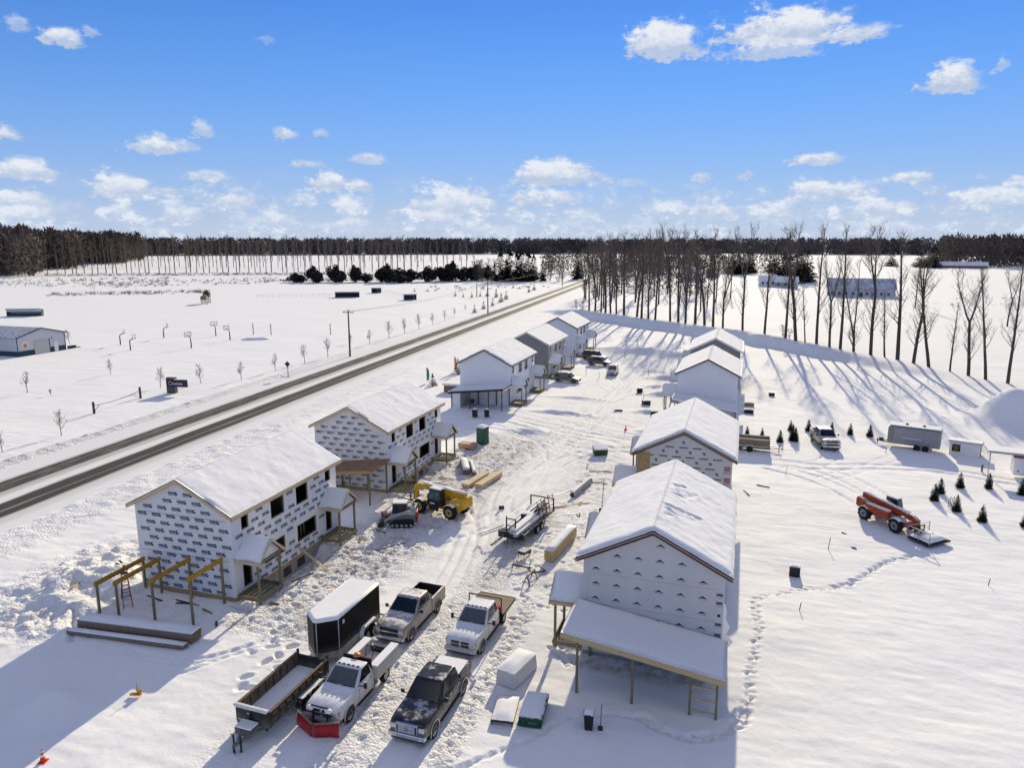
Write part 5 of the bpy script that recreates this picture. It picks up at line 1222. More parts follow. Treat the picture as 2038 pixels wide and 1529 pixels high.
    # drop nose
    m = MB(); m.loft([[(-.22, p.y, p.z - .2), (.22, p.y, p.z - .2), (.22, p.y, p.z + .18), (-.22, p.y, p.z + .18)] for p in (e2,)] + [[(-.18, e2.y - .35, e2.z - .75), (.18, e2.y - .35, e2.z - .75), (.18, e2.y - .55, e2.z - .05), (-.18, e2.y - .55, e2.z - .05)], [(-.16, e2.y - .25, max(.35, e2.z - 1.35)), (.16, e2.y - .25, max(.35, e2.z - 1.35)), (.16, e2.y - .6, max(.35, e2.z - 1.35)), (-.16, e2.y - .6, max(.35, e2.z - 1.35))]]); m.build('boom_head', body, bo, .02)
    yk = e2.y - .65; zk = max(.3, e2.z - 1.45)
    m = MB(); m.box(-.65, .65, yk - .06, yk + .06, zk, zk + .08); m.box(-.65, .65, yk - .06, yk + .06, zk + .75, zk + .83)
    for xx in (-.62, 0, .56): m.box(xx, xx + .06, yk - .05, yk + .05, zk + .08, zk + .75)
    ca = m.build('fork_carriage', 'black_metal', t)
    for xx in (-.45, .35): part('fork', 'black_metal', ca, (xx, xx + .12, yk - 1.25, yk - .06, zk - .06, zk))
    return t, (yk, zk)
telehandler('yellow telescopic handler with black cab and snow on its boom', -25.2, 57.9, R(-104), 'machine_yellow', 'machine_yellow', R(2), .95)
oh, (yk, zk) = telehandler('orange telescopic handler on the right lowering a snowy work platform', 13.0, 67.2, R(40), 'machine_orange', 'grey_ink', R(-5), 1.0, stripe=True)
wp = thing('work_platform', 'snow-heaped steel work platform resting at the orange handler boom end', 'platform', oh.matrix_basis @ Vector((0, yk - 1.0, 0)), R(40))
part('deck', 'black_metal', wp, (-1.25, 1.25, -1.0, 1.0, .15, .30))
m = MB(); n = 12; gx = np.linspace(-1.2, 1.2, n); gy_ = np.linspace(-.95, .95, n); vs = [(a, b_, .30 + .32 * (1 - (a / 1.25) ** 4) * (1 - (b_ / 1.0) ** 4) + .1 * float(vn(np.array(a * 2.2 + 9), np.array(b_ * 2.2), 3))) for b_ in gy_ for a in gx]
m.raw(vs, [(j * n + i, j * n + i + 1, (j + 1) * n + i + 1, (j + 1) * n + i) for j in range(n - 1) for i in range(n - 1)], True); m.build('snow_heap', 'snow', wp)
for (xa, ya, xb, yb) in ((-1.25, 1.0, 1.25, 1.0), (-1.25, -1.0, -1.25, 1.0)):
    m = MB()
    for f in (0, .5, 1): m.bar((xa + (xb - xa) * f, ya + (yb - ya) * f, .28), (xa + (xb - xa) * f, ya + (yb - ya) * f, 1.2), .05)
    for z in (.75, 1.2): m.bar((xa, ya, z), (xb, yb, z), .05)
    m.build('guard_rail', 'galv', wp)
m = MB(); m.bar((-.9, .3, .7), (.3, .9, .75), .25, .2); m.build('tool_bag', 'bin_black', wp)

ss = thing('skid_steer', 'grey and red tracked skid steer loader beside the yellow telehandler', 'loader', (-27.4, 54.3, gz(-27.6, 54.6)), R(-72))
for s in (-1, 1):
    m = MB(); pr = [(-1.05, .30), (-.85, .02), (.85, .02), (1.15, .32), (.95, .68), (-.6, .60)]
    m.loft([[(x_, y_, z_) for y_, z_ in pr] for x_ in (s * .55, s * .95)]); tr_ = m.build('track', 'tyre', ss, .05)
    for k in range(5):
        m = MB(); m.lathe([(0, .001), (0, .13), (-s * .04, .14)], 'X', (s * .962, -.75 + k * .4, .2), 10); m.build('roller', 'galv', tr_)
    m = MB(); m.loft([[(s * a, y_, z0), (s * (a + .16), y_, z0), (s * (a + .16), y_, z1), (s * a, y_, z1)] for a, y_, z0, z1 in ((.56, 1.2, 1.05, 1.45), (.58, .3, 1.15, 1.42), (.6, -.9, .75, 1.05), (.6, -1.5, .35, .62))]); m.build('lift_arm', 'machine_white', ss, .02)
part('body', 'grey_paint', ss, (-.55, .55, -1.0, 1.25, .35, 1.15), bevel=.05); part('rear_door', 'machine_red', ss, (-.6, .6, 1.255, 1.36, .4, 1.35), bevel=.03)
m = MB(); m.hexa([(-.45, -.85, 1.1), (.45, -.85, 1.1), (.45, .45, 1.1), (-.45, .45, 1.1)], [(-.43, -.75, 2.0), (.43, -.75, 2.0), (.43, .40, 2.0), (-.43, .40, 2.0)]); cb = m.build('cab', 'black_metal', ss, .03)
part('cab_roof_snow', 'snow', cb, (-.45, .45, -.78, .45, 2.003, 2.12), bevel=.04)
for s in (-1, 1): part('cab_mesh', 'dark_glass', cb, (*sorted((s * .445, s * .462)), -.6, .3, 1.25, 1.85))
part('tail_frame', 'machine_white', ss, (-.6, -.5, .8, 1.25, 1.15, 1.75), (.5, .6, .8, 1.25, 1.15, 1.75), (-.5, .5, 1.15, 1.25, 1.65, 1.75))
m = MB(); m.loft([[(-.9, -1.5, .12), (-.9, -2.15, .06), (-.9, -2.1, .12), (-.9, -1.55, .75)], [(.9, -1.5, .12), (.9, -2.15, .06), (.9, -2.1, .12), (.9, -1.55, .75)]]); m.build('bucket', 'black_metal_d', ss)

# ------------------------------------------------------------------ things about the site
def snow_cap(t, w, l, z, top=.12, seed=1):
    n = 9; m = MB(); vs = []
    for j in range(n):
        for i in range(n):
            a, b_ = i / (n - 1), j / (n - 1); e = min(a, 1 - a, b_, 1 - b_) * 4
            vs.append((-w / 2 + w * a, -l / 2 + l * b_, z + (top * (1 if e > .9 else .55 if e > .2 else .1)) + .02 * rnd.random()))
    m.raw(vs, [(j * n + i, j * n + i + 1, (j + 1) * n + i + 1, (j + 1) * n + i) for j in range(n - 1) for i in range(n - 1)], True)
    m.build('snow_cover', 'snow', t)
def single(name, mb, mats, label, cat, loc, rz=0., group=None, bevel=0., dz=0.):
    o = mb.build(name, mats, None, bevel); o.location = (loc[0], loc[1], (gz(loc[0], loc[1]) if len(loc) == 2 else loc[2]) + dz); o.rotation_euler = (0, 0, rz)
    return tag(o, label, cat, group)
# flat equipment trailer stacked with scaffold planks and frames
st = thing('scaffold_trailer', 'long low trailer loaded with snowy aluminium planks and scaffold frames', 'trailer', (-16.6, 56.4, gz(-16.5, 57)), R(-8), 'trailers'); bpy.context.view_layer.update()
part('deck', 'black_metal_d', st, (-1.1, 1.1, -3.2, 3.4, .72, .84)); part('front_rack', 'black_metal', st, (-1.15, 1.15, -3.32, -3.22, .45, 1.0), (-.45, -.36, -3.32, -3.22, 1.0, 2.3), (.36, .45, -3.32, -3.22, 1.0, 2.2), (-.36, .36, -3.32, -3.22, 1.5, 1.57), (-.36, .36, -3.32, -3.22, 2.1, 2.17))
part('rear_rack', 'black_metal', st, (-1.15, -1.05, 3.1, 3.2, .84, 2.0), (1.05, 1.15, 3.1, 3.2, .84, 2.0), (-1.05, 1.05, 3.1, 3.2, 1.9, 2.0))
for s in (-1, 1):
    for yy in (-.4, .5): wheel(st, s * 1.18, yy, .37, .22, 'galv')
m = MB(); m.bar((-.5, 3.4, .6), (0, 4.8, .55), .1); m.bar((.5, 3.4, .6), (0, 4.8, .55), .1); m.build('drawbar', 'black_metal', st)
for k, (xx, y0, y1, zz, lb) in enumerate(((-.95, -3.0, 5.2, .86, 'left outer'), (-.62, -2.9, 5.0, .86, 'left inner'), (.35, -3.6, 2.8, .98, 'right inner'), (.72, -4.0, 2.4, .98, 'right outer'))):
    p = thing('walk_plank', ['snowy aluminium plank at the left outer edge of the scaffold trailer', 'snowy aluminium plank second from left on the scaffold trailer', 'thick snowy plank in the middle right of the scaffold trailer', 'snowy plank overhanging the right side of the scaffold trailer'][k], 'plank', st.matrix_basis @ Vector((xx, 0, zz)), R(-8), 'planks on the scaffold trailer')
    hw_ = (.13, .16, .30, .17)[k]; part('plank', 'galv', p, (-hw_, hw_, y0, y1, 0, .12 if k != 2 else .25)); zz_ = .123 if k != 2 else .253; part('snow_cover', 'snow', p, (-hw_ + .01, hw_ - .01, y0 + .05, y1 - .05, zz_, zz_ + (.12 if k != 2 else .2)), bevel=.05)
for k in range(4):  # single flat scaffold frames, two uprights with rungs
    m = MB(); L_ = 1.6
    for xx in (0, .9): m.cyl((xx, 0, 0), (xx, 0, L_), .035, n=6)
    for z in (.2, .6, 1.0, 1.4): m.cyl((0, 0, z), (.9, 0, z), .025, n=5)
    o = single('scaffold_frame', m, ['rusty', 'shop_vac'][k % 2], ['rusty scaffold frame leaning at the rear of the scaffold trailer', 'dark red scaffold frame second from the rear of the scaffold trailer', 'rusty scaffold frame third from the rear of the scaffold trailer', 'dark red scaffold frame nearest the camera on the scaffold trailer'][k], 'scaffold', tuple(st.matrix_basis @ Vector((1.0, 2.6 - k * .7, .86))), R(80 + 9 * k), 'scaffold frames on the trailer')
    o.rotation_euler = (R(-18), R(14 + 4 * k), R(76 + 6 * k))
sl = thing('scaffold_bundle', 'dark bundle of folded scaffold braces piled on the rear of the trailer', 'scaffold', st.matrix_basis @ Vector((.55, 1.4, .86)), R(-8))
for k in range(16):
    m = MB(); a_ = rnd.uniform(-.3, .3); zz = .06 + .05 * k; m.cyl((rnd.uniform(-.35, .35), -1.2 + a_, zz), (rnd.uniform(-.35, .35), 1.3 + a_, zz + rnd.uniform(-.1, .35)), .04, n=6); m.build('brace', ['black_metal', 'rusty', 'shop_vac'][k % 3], sl)
sl = thing('tool_chest', 'black tool chest with snow in the middle of the scaffold trailer', 'chest', st.matrix_basis @ Vector((-.1, .2, .86)), R(-8)); part('body', 'bin_black', sl, (-.45, .45, -.4, .4, 0, .5), bevel=.03); part('lid', 'bin_black', sl, (-.47, .47, -.42, .42, .503, .56)); snow_cap(sl, .85, .75, .56, .06)
m = MB()
for s in (0, .42): m.bar((s, 0, .1), (s, 2.6, -.45), .06)
for k in range(7): m.bar((0, .2 + k * .36, .06 - k * .078), (.42, .2 + k * .36, .06 - k * .078), .045)
single('ladder', m, 'galv', 'short metal ladder sticking out left of the scaffold trailer', 'ladder', tuple(st.matrix_basis @ Vector((-.6, -2.3, 1.0))), R(128))
m = MB(); m.bar((0, 0, .08), (-.5, -2.4, .0), .14, .12); single('steel_beam', m, 'black_metal_d', 'short dark beam slanting down under the scaffold trailer front', 'beam', tuple(st.matrix_basis @ Vector((-.6, -2.9, .55))), R(0))
# pipe lying by the drive
m = MB(); m.cyl((0, 0, .32), (.7, 4.8, .30), .26, .24, 14); p = m.build('pipe', 'galv', None); p.location = (-14.7, 65.2, gz(-14.7, 65.2)); tag(p, 'big grey culvert pipe lying in the snow right of the drive', 'pipe')
m = MB()
for k in range(11): a = k / 10; m.cyl((.7 * a, 4.8 * a, .32), (.7 * a + .02, 4.8 * a + .12, .32), .29, .29, 14)
m.build('rib', 'galv', p); m = MB(); m.cyl((-.005, -.03, .32), (0, -.005, .32), .21, .21, 14); m.build('dark_mouth', 'black_metal', p)
m = MB(); m.loft([[(x_ + .7 * a, 4.8 * a, z_) for x_, z_ in ((-.16, .56), (.16, .56), (.12, .66), (-.12, .66))] for a in (.02, .5, .98)]); m.build('snow_cover', 'snow', p)
# lumber
def lumber(label, x, y, rz, w, l, h, mt, rows=4, cols=5, snow=True, group='lumber stacks', top=.10, name='lumber_stack'):
    t = thing(name, label, 'lumber', (x, y, zat(x, y) - .03 if False else gz(x, y)), rz, group)
    part('bearer', 'treated', t, (-w / 2, w / 2, -l * .32 - .05, -l * .32 + .05, 0, .09), (-w / 2, w / 2, l * .32 - .05, l * .32 + .05, 0, .09))
    bw, bh = w / cols, h / rows; r = random.Random(int(x * 100)); me = []
    for k in range(3):
        b_ = MB(); b_.box(-bw / 2 + .004, bw / 2 - .004, -l / 2, l / 2, .004, bh - .004); me.append(b_.mesh('board', mt))
    for i in range(cols):
        for j in range(rows):
            o = mesh_obj('board', me[r.randrange(3)], t); o.location = (-w / 2 + bw * (i + .5), r.uniform(-.06, .06), .09 + j * bh)
    if snow:
        m = MB(); secs = []
        for k in range(9):
            yy = -l / 2 + .03 + (l - .06) * k / 8; q = top * (.75 + .5 * r.random()) * (.55 if k in (0, 8) else 1)
            secs.append([(-w / 2 + .01, yy, .09 + h), (w / 2 - .01, yy, .09 + h), (w / 2 - .05, yy, .09 + h + q), (-w / 2 + .05, yy, .09 + h + q)])
        m.loft(secs, smooth=True); m.build('snow_cover', 'snow', t)
    return t
lumber('long stack of grey siding boards with snow lying in front of the bare carport posts', -35.1, 32.75, R(95.5), .9, 8.2, .62, 'grey_wood', 5, 4, top=.14)
lumber('low second row of boards at the foot of the long grey stack', -35.2, 31.85, R(95.5), .45, 8.3, .22, 'grey_wood', 2, 2, top=.06)
lumber('fresh lumber stack with bare top, nearest the drive', -23.9, 67.1, R(-8), .8, 4.6, .45, 'lumber_pale', 3, 5, snow=False)
lumber('fresh lumber stack in the middle of the three by the drive', -25.3, 66.9, R(-8), .8, 4.4, .34, 'lumber_pale', 3, 4, snow=False)
lumber('dark wrapped board stack with snow left of the fresh lumber', -27.9, 70.6, R(26), .8, 4.2, .5, 'grey_wood', 4, 4, top=.15)
lumber('thin dark board stack beside the snowy wrapped stack', -26.9, 70.3, R(26), .4, 4.3, .4, 'grey_wood', 3, 2, top=.14)
lumber('tall yellow beam stack with snow right of the scaffold trailer', -12.9, 53.4, R(-6), .75, 5.6, .85, 'lumber', 5, 3, top=.14)
lumber('brown plywood stack behind the second porch of the wrapped left house', -30.6, 78.4, R(85), 1.2, 2.0, .55, 'fascia_red', 5, 3, snow=False)
# covered stacks at the bottom centre
pk = thing('wrapped_pallet', 'white tarp-wrapped stack with smooth snow top between the trucks and the near right house', 'pallet', (-11.2, 36.0, gz(-11.2, 36)), R(-14), 'pallets and racks')
m = MB(); m.loft([[(-.62, -1.3, 0), (.62, -1.3, 0), (.64, 1.3, 0), (-.64, 1.3, 0)], [(-.6, -1.25, .5), (.6, -1.25, .5), (.6, 1.25, .5), (-.6, 1.25, .5)], [(-.58, -1.2, .92), (.58, -1.2, .92), (.58, 1.2, .92), (-.58, 1.2, .92)]]); m.build('wrapped_load', 'tarp', pk, .05); snow_cap(pk, 1.2, 2.5, .91, .16)
pk = thing('green_pallet', 'stack of green packages under a slab of snow near the black bin', 'pallet', (-9.35, 33.0, gz(-9.3, 33)), R(6), 'pallets and racks')
for k, (dx_, h0, h1) in enumerate(((0, .06, .30), (.05, .33, .58))): part('package', 'box_green', pk, (-.62 + dx_, .62 + dx_, -1.15, 1.15, h0, h1), bevel=.03)
part('runner', 'fascia_red', pk, (-.7, -.62, -1.0, -.9, 0, .06), (.5, .6, -1.0, -.9, 0, .055)); snow_cap(pk, 1.15, 2.2, .58, .16)
pk = thing('steel_rack', 'low steel rack under snow left of the green packages', 'rack', (-10.75, 32.6, gz(-10.7, 32.6)), R(8), 'pallets and racks')
part('frame', 'black_metal', pk, (-.6, .6, -1.1, -1.04, .22, .30), (-.6, .6, 1.04, 1.1, .22, .30), (-.6, -.54, -1.04, 1.04, .22, .30), (.54, .6, -1.04, 1.04, .22, .30))
for sx in (-.55, .5):
    for sy in (-1.08, 1.02): part('leg', 'black_metal', pk, (sx, sx + .05, sy, sy + .05, -.1, .22))
snow_cap(pk, 1.15, 2.1, .30, .12)
# bin with a shovel
tb = thing('trash_bin', 'black rubbish bin standing in the shaded snow by the near right house', 'bin', (-6.35, 32.9, gz(-6.3, 32.9)), R(8), 'rubbish bins')
m = MB(); m.loft([[(-.24 * k, -.26 * k, z), (.24 * k, -.26 * k, z), (.24 * k, .26 * k, z), (-.24 * k, .26 * k, z)] for k, z in ((.85, 0), (1.05, .85))]); m.build('body', 'bin_black', tb, .03); part('rim', 'bin_black', tb, (-.29, .29, -.31, .31, .852, .90), bevel=.02); snow_cap(tb, .5, .54, .90, .12)
m = MB(); m.cyl((0, 0, 0), (.04, 0, 1.5), .022, n=6); m.obox((0, 0, .12), (.26, .03, .28)); single('shovel', m, 'black_metal', 'shovel stuck upright in the snow beside the black bin', 'shovel', (-5.75, 32.9), R(10))
# portable toilet
pt_ = thing('portable_toilet', 'dark green portable toilet with white roof beside the drive', 'toilet', (-29.6, 80.9, gz(-29.6, 80.9)), R(-12))
part('cabin', 'toilet_green', pt_, (-.56, .56, -.58, .58, .08, 2.05), bevel=.04); part('base', 'black_metal', pt_, (-.58, .58, -.6, .6, 0, .078)); part('door', 'toilet_green', pt_, (.563, .585, -.42, .42, .14, 1.95)); part('vent', 'black_metal', pt_, (.563, .58, -.2, .2, 1.97, 2.03))
m = MB(); m.loft([[(-.58 * k, -.6 * k, z), (.58 * k, -.6 * k, z), (.58 * k, .6 * k, z), (-.58 * k, .6 * k, z)] for k, z in ((1, 2.053), (.98, 2.15), (.7, 2.27))]); m.build('roof', 'white_trim', pt_, .03); snow_cap(pt_, .85, .85, 2.26, .07)
gbx = thing('dumpster', 'small green dumpster with snow on its lid in the middle of the drive', 'dumpster', (-14.9, 80.3, gz(-15, 80)), R(24))
m = MB(); m.loft([[(-.75, -.5, z0), (.75, -.5, z0), (.75, .55, z0), (-.75, .55, z0)] for z0 in (.05,)] + [[(-.8, -.58, .75), (.8, -.58, .75), (.8, .6, 1.0), (-.8, .6, 1.0)]]); m.build('bin_body', 'box_green', gbx, .03)
m = MB(); m.hexa([(-.82, -.6, .76), (.82, -.6, .76), (.82, .62, 1.01), (-.82, .62, 1.01)], [(-.8, -.58, .90), (.8, -.58, .90), (.8, .6, 1.13), (-.8, .6, 1.13)]); m.build('snow_lid', 'snow', gbx, .03)
for k, (xx, yy) in enumerate(((-35.2, 93.1), (-33.6, 93.6))):
    b_ = thing('trash_cart', ['left of the two black trash carts in front of the white house carport', 'right of the two black trash carts in front of the white house carport'][k], 'bin', (xx, yy, gz(xx, yy)), R(10 * k), 'rubbish bins')
    m = MB(); m.loft([[(-.34 * q, -.36 * q, z), (.34 * q, -.36 * q, z), (.34 * q, .36 * q, z), (-.34 * q, .36 * q, z)] for q, z in ((.8, .12), (1., 1.12))]); m.build('body', 'bin_black', b_, .03); part('lid', 'bin_black', b_, (-.38, .38, -.4, .42, 1.122, 1.2), bevel=.02); snow_cap(b_, .7, .75, 1.2, .10)
    for s in (-1, 1):
        m = MB(); m.cyl((s * .3, .3, .13), (s * .36, .3, .13), .13, n=10); m.build('wheel', 'tyre', b_)
gr = thing('grill', 'black round barbecue grill under the white house carport', 'grill', (-38.0, 99.2, gz(-38, 99)), R(10))
m = MB(); m.lathe([(-.3, .05), (-.28, .35), (0, .45), (.02, .45), (.22, .32), (.3, .05)], 'Z', (0, 0, .95), 14); m.build('kettle', 'bin_black', gr)
for a in (0, 2.1, 4.2):
    m = MB(); m.cyl((.15 * math.cos(a), .15 * math.sin(a), .7), (.4 * math.cos(a), .4 * math.sin(a), 0), .025, n=6); m.build('leg', 'black_metal', gr)
m = MB(); m.obox((-.6, 0, .95), (.5, .4, .04)); m.build('side_shelf', 'black_metal', gr)
# red step ladder under the bare beams
ld = thing('step_ladder', 'red fibreglass step ladder standing open under the bare carport beams', 'ladder', (-38.95, 35.6, gz(-39, 35.6)), R(50))
for s in (-1, 1):
    m = MB()
    for xx in (-1, 1): m.bar((xx * .28, s * .75, 0), (xx * .17, s * .06, 2.2), .055)
    sd_ = m.build('side_rails', 'red_plastic', ld)
    for k in range(6):
        f = (k + .7) / 7; m = MB(); m.bar((-.28 + .11 * f, s * (.75 - .69 * f), 2.2 * f), (.28 - .11 * f, s * (.75 - .69 * f), 2.2 * f), .05, .03); m.build('step', 'black_metal' if s > 0 else 'galv', ld)
part('cap', 'black_metal', ld, (-.22, .22, -.13, .13, 2.2, 2.28))
def cone(label, x, y, s=1., lean=0.):
    t = thing('traffic_cone', label, 'cone', (x, y, gz(x, y)), 0, 'traffic cones'); t.rotation_euler = (lean, 0, .3); t.scale = (s, s, s)
    part('base', 'orange_cone', t, (-.2, .2, -.2, .2, 0, .04))
    for k, (z0, z1, r0, r1, mt) in enumerate(((.04, .3, .15, .105, 'orange_cone'), (.3, .45, .105, .08, 'white_trim'), (.45, .56, .08, .06, 'orange_cone'), (.56, .64, .06, .048, 'white_trim'), (.64, .75, .048, .028, 'orange_cone'))):
        m = MB(); m.cyl((0, 0, z0), (0, 0, z1), r0, r1, 12); m.build('cone_body' if mt == 'orange_cone' else 'stripe', mt, t)
cone('orange and white traffic cone in the bottom left corner', -30.5, 22.2, .9)
cone('red cone lying beside the drive before the square-logo house', -13.85, 92.4, 1.0, .3)
m = MB(); m.obox((0, 0, .12), (.6, .18, .08), .3); m.obox((.1, .12, .28), (.28, .16, .14), -.4); m.bar((0, .1, .3), (-.05, .15, .75), .03); single('hand_sled', m, ['yellow_lvl'], 'small yellow wooden scrap lying in the shaded snow left of the dump trailer', 'scrap', (-30.3, 27.6))
# small stuff left standing about
def crate(label, x, y, w, l, h, mt, rz, snow=True, cat='crate'):
    t = thing('crate', label, cat, (x, y, gz(x, y)), rz, 'boxes left in the snow')
    part('box', mt, t, (-w / 2, w / 2, -l / 2, l / 2, -.1, h), bevel=.02); part('lid', mt, t, (-w / 2 - .02, w / 2 + .02, -l / 2 - .02, l / 2 + .02, h + .003, h + .05))
    if snow: snow_cap(t, w, l, h + .05, .08)
    return t
crate('black junction box with snow on top beside the footprint trail', 4.75, 54.3, .75, .6, .6, 'bin_black', R(-6))
crate('black box in the open snow right of the white right-hand house', 5.05, 121.2, .8, .7, .55, 'bin_black', .2, False)
crate('black box with raised white lid on the drive edge', -15.5, 117.6, .9, .8, .7, 'bin_black', .2, False)
crate('snow-capped dark drum box left of the square-logo house roof', -13.3, 108.7, 1.1, .9, .6, 'bin_black', .5)
crate('flat snow-covered box lying on the drive edge', -16.6, 103.2, 1.1, .7, .18, 'bin_black', .3)
crate('dark box half hidden by the square-logo house roof', -11.2, 102.6, 1.2, .9, .35, 'bin_black', .1)
crate('low hedge-like unit behind the white right-hand house', 1.55, 107.5, 1.3, .9, .55, 'bin_black', 0.)
crate('second low unit behind the white right-hand house, farther back', 1.6, 112.0, 1.4, .9, .6, 'osb', 0.)
crate('blue bin beside the maroon car', -23.4, 139.2, .6, .6, .8, 'navy_steel', 0., False, 'bin')
def stake(label, x, y, h, mt='lumber', r=.03, lean=0., cat='stake'):
    m = MB(); m.bar((0, 0, -.2), (lean * h, 0, h), r * 2); return single('stake', m, mt, label, cat, (x, y), rnd.uniform(0, 1), 'stakes and markers')
for k, (x_, y_, h_) in enumerate(((-15.9, 131.6, 1.3), (-14.1, 111.6, 1.2), (-12.1, 120.9, .8), (-11.0, 110.8, .7), (-24.2, 127.6, 1.3), (-27.2, 130.5, 1.2), (-23.5, 152.4, 1.5))):
    stake(['survey stake before the white right-hand house', 'survey stake beside the drum box', 'short stake near the white right-hand porch', 'tiny stake left of the right-hand porch posts', 'stake between the dark car and the white car', 'stake left of the white car', 'tall stake by the end of the drive'][k], x_, y_, h_, 'treated')
for k, (x_, y_, h_) in enumerate(((4.7, 48.6, .55), (7.6, 60.0, .9), (17.9, 56.6, .5), (16.7, 91.0, .7), (5.2, 79.5, .8))):
    stake(['small leaning stake below the footprint trail', 'thin stake left of the orange telehandler', 'tiny stake below the work platform', 'thin stake by the cargo trailer', 'thin stake beyond the vehicle tracks'][k], x_, y_, h_, 'bark', .02, .25)
# scrap around the site: boards, offcuts, sawhorses
debris = [(-27.2, 44.8, 3.2, 20, 'lumber_pale'), (-28.9, 47.6, 2.2, -35, 'treated'), (-26.2, 49.6, 2.6, -40, 'grey_wood'), (-29.2, 50.4, 1.6, 10, 'treated'), (-28.4, 52.2, 1.2, 70, 'grey_wood'), (-25.6, 47.2, 1.6, 60, 'lumber_pale'), (-30.0, 43.0, 2.0, -20, 'treated'),
          (-28.3, 66.2, 3.0, -30, 'lumber_pale'), (-29.6, 70.4, 2.4, 15, 'treated'), (-27.4, 63.2, 2.0, 55, 'lumber'), (-30.2, 74.3, 1.8, -10, 'treated'), (-26.2, 61.4, 1.8, -60, 'lumber_pale'),
          (-15.4, 62.6, 4.0, -38, 'lumber_pale'), (-14.2, 63.4, 3.6, -50, 'lumber_pale'), (-15.9, 66.4, 2.8, -30, 'galv'), (-13.0, 60.6, 1.6, 10, 'bark'), (-14.9, 72.0, 3.0, -75, 'grey_wood'), (-13.6, 74.2, 2.6, -80, 'grey_wood'), (-15.4, 75.5, 1.8, 10, 'grey_wood'), (-13.8, 70.2, 3.2, -82, 'grey_wood'),
          (-37.9, 36.9, 1.6, 80, 'bark'), (-35.2, 37.1, 2.2, 88, 'bark'), (-33.0, 36.4, 1.1, 75, 'treated'), (-42.2, 38.6, 2.0, 60, 'bark'), (-41.8, 43.5, 2.6, 70, 'bark'), (-43.4, 35.6, 1.1, 20, 'lumber'), (-31.3, 35.2, .7, 40, 'bark'), (-29.3, 38.6, .8, 80, 'bark'), (-27.9, 40.4, 1.0, 10, 'bark'),
          (2.9, 74.6, 1.4, 60, 'bark'), (1.3, 71.9, 1.6, 20, 'bark'), (9.7, 60.9, .5, 10, 'bark'), (9.2, 63.8, .4, 60, 'bark')]
SPOT = ['beyond the near left house first porch', 'below the near left house big window', 'on the open snow beside the second porch', 'under the near left house second porch', 'left of the skid steer bucket', 'lying alone on the drive side of the churned snow', 'at the basement window of the near left house',
 'below the second wrapped house big window', 'beside the second wrapped house far porch', 'between the telehandler boom and the lumber', 'at the far corner of the second wrapped house', 'touching the rear of the yellow telehandler',
 'longest behind the scaffold trailer', 'crossing the longest one behind the scaffold trailer', 'left of the culvert pipe', 'in the snow right of the scaffold trailer', 'nearest the camera of the flat rows past the pipe', 'third of the flat rows past the pipe', 'farthest of the flat rows past the pipe', 'between the pipe and the flat rows',
 'at the left rear post of the bare carport', 'in the middle of the bare carport floor', 'at the right front of the bare carport floor', 'on the clods left of the bare carport', 'sticking out beyond the near left house rear corner', 'among the snow clods at the far left', 'right of the long siding stack', 'in front of the near left porch', 'between the near left porch and the black trailer',
 'sheet right of the square-logo house', 'sheet against the square-logo house corner', 'tiny one left of the orange telehandler', 'tiny one nearest the orange telehandler wheels']
for k, (x_, y_, l_, a_, mt) in enumerate(debris):
    m = MB(); wd = .14 if mt != 'black_metal' else .3; z_ = zat(x_, y_)
    m.box(-l_ / 2, l_ / 2, -wd / 2, wd / 2, 0, .05)
    if k % 2: m.obox((l_ * .1, .18, .03), (l_ * .5, .12, .05), .25)
    w_ = {'bark': 'dark', 'lumber_pale': 'pale', 'treated': 'brown', 'grey_wood': 'grey', 'lumber': 'yellow', 'galv': 'metal', 'black_metal': 'black'}[mt]
    o = single('scrap_board', m, mt, f'{w_} scrap board {SPOT[k]}', 'board', (x_, y_, z_ - .01), R(90 + a_), 'scrap boards in the snow')
    o.rotation_euler = (rnd.uniform(-.08, .08), rnd.uniform(-.06, .06), R(90 + a_))
# planks leaning from the porches to the ground
for k, (a, b_) in enumerate((((-31.9, 45.4, .95), (-28.8, 44.4, -.05)), ((-31.8, 68.2, 1.0), (-28.4, 66.8, .05)), ((-29.2, 63.2, .9), (-25.9, 60.4, .1)))):
    m = MB(); m.bar((0, 0, 0), tuple(Vector(b_) - Vector(a)), .22, .06); single('gang_plank', m, 'lumber_pale', ['snowy plank sloping from the near left house window sill to the ground', 'plank sloping from the second wrapped house to the ground', 'wooden ramp rail behind the skid steer'][k], 'plank', a)
m = MB(); m.obox((0, 0, .25), (.5, 1.6, .5), .2); single('cab_step_box', m, 'shop_vac', 'dark red compressor box beside the skid steer', 'box', (-29.3, 54.9), R(30), bevel=.04)
for k, (x_, y_, a_) in enumerate(((-15.0, 49.4, 15), (-13.9, 48.6, 60), (-13.6, 47.0, 80))):
    t = thing('sawhorse', ['fallen sawhorse in front of the scaffold trailer', 'tipped sawhorse right of the fallen one', 'standing sawhorse nearest the near right house'][k], 'sawhorse', (x_, y_, zat(x_, y_)), R(a_), 'sawhorses'); hz_ = .7
    part('beam', 'bark' if k < 2 else 'treated', t, (-.75, .75, -.05, .05, hz_ - .1, hz_))
    for sx in (-.6, .6):
        for sy in (-1, 1):
            m = MB(); m.bar((sx, sy * .03, hz_ - .05), (sx * 1.05, sy * .28, 0), .06); m.build('leg', 'bark', t)
    if k < 2: t.rotation_euler = (R(80), R(10), R(a_)); t.location.z += .15
wb = thing('wheelbarrow', 'dark wheelbarrow in front of the scaffold trailer', 'wheelbarrow', (-15.3, 51.0, gz(-15, 51)), R(160))
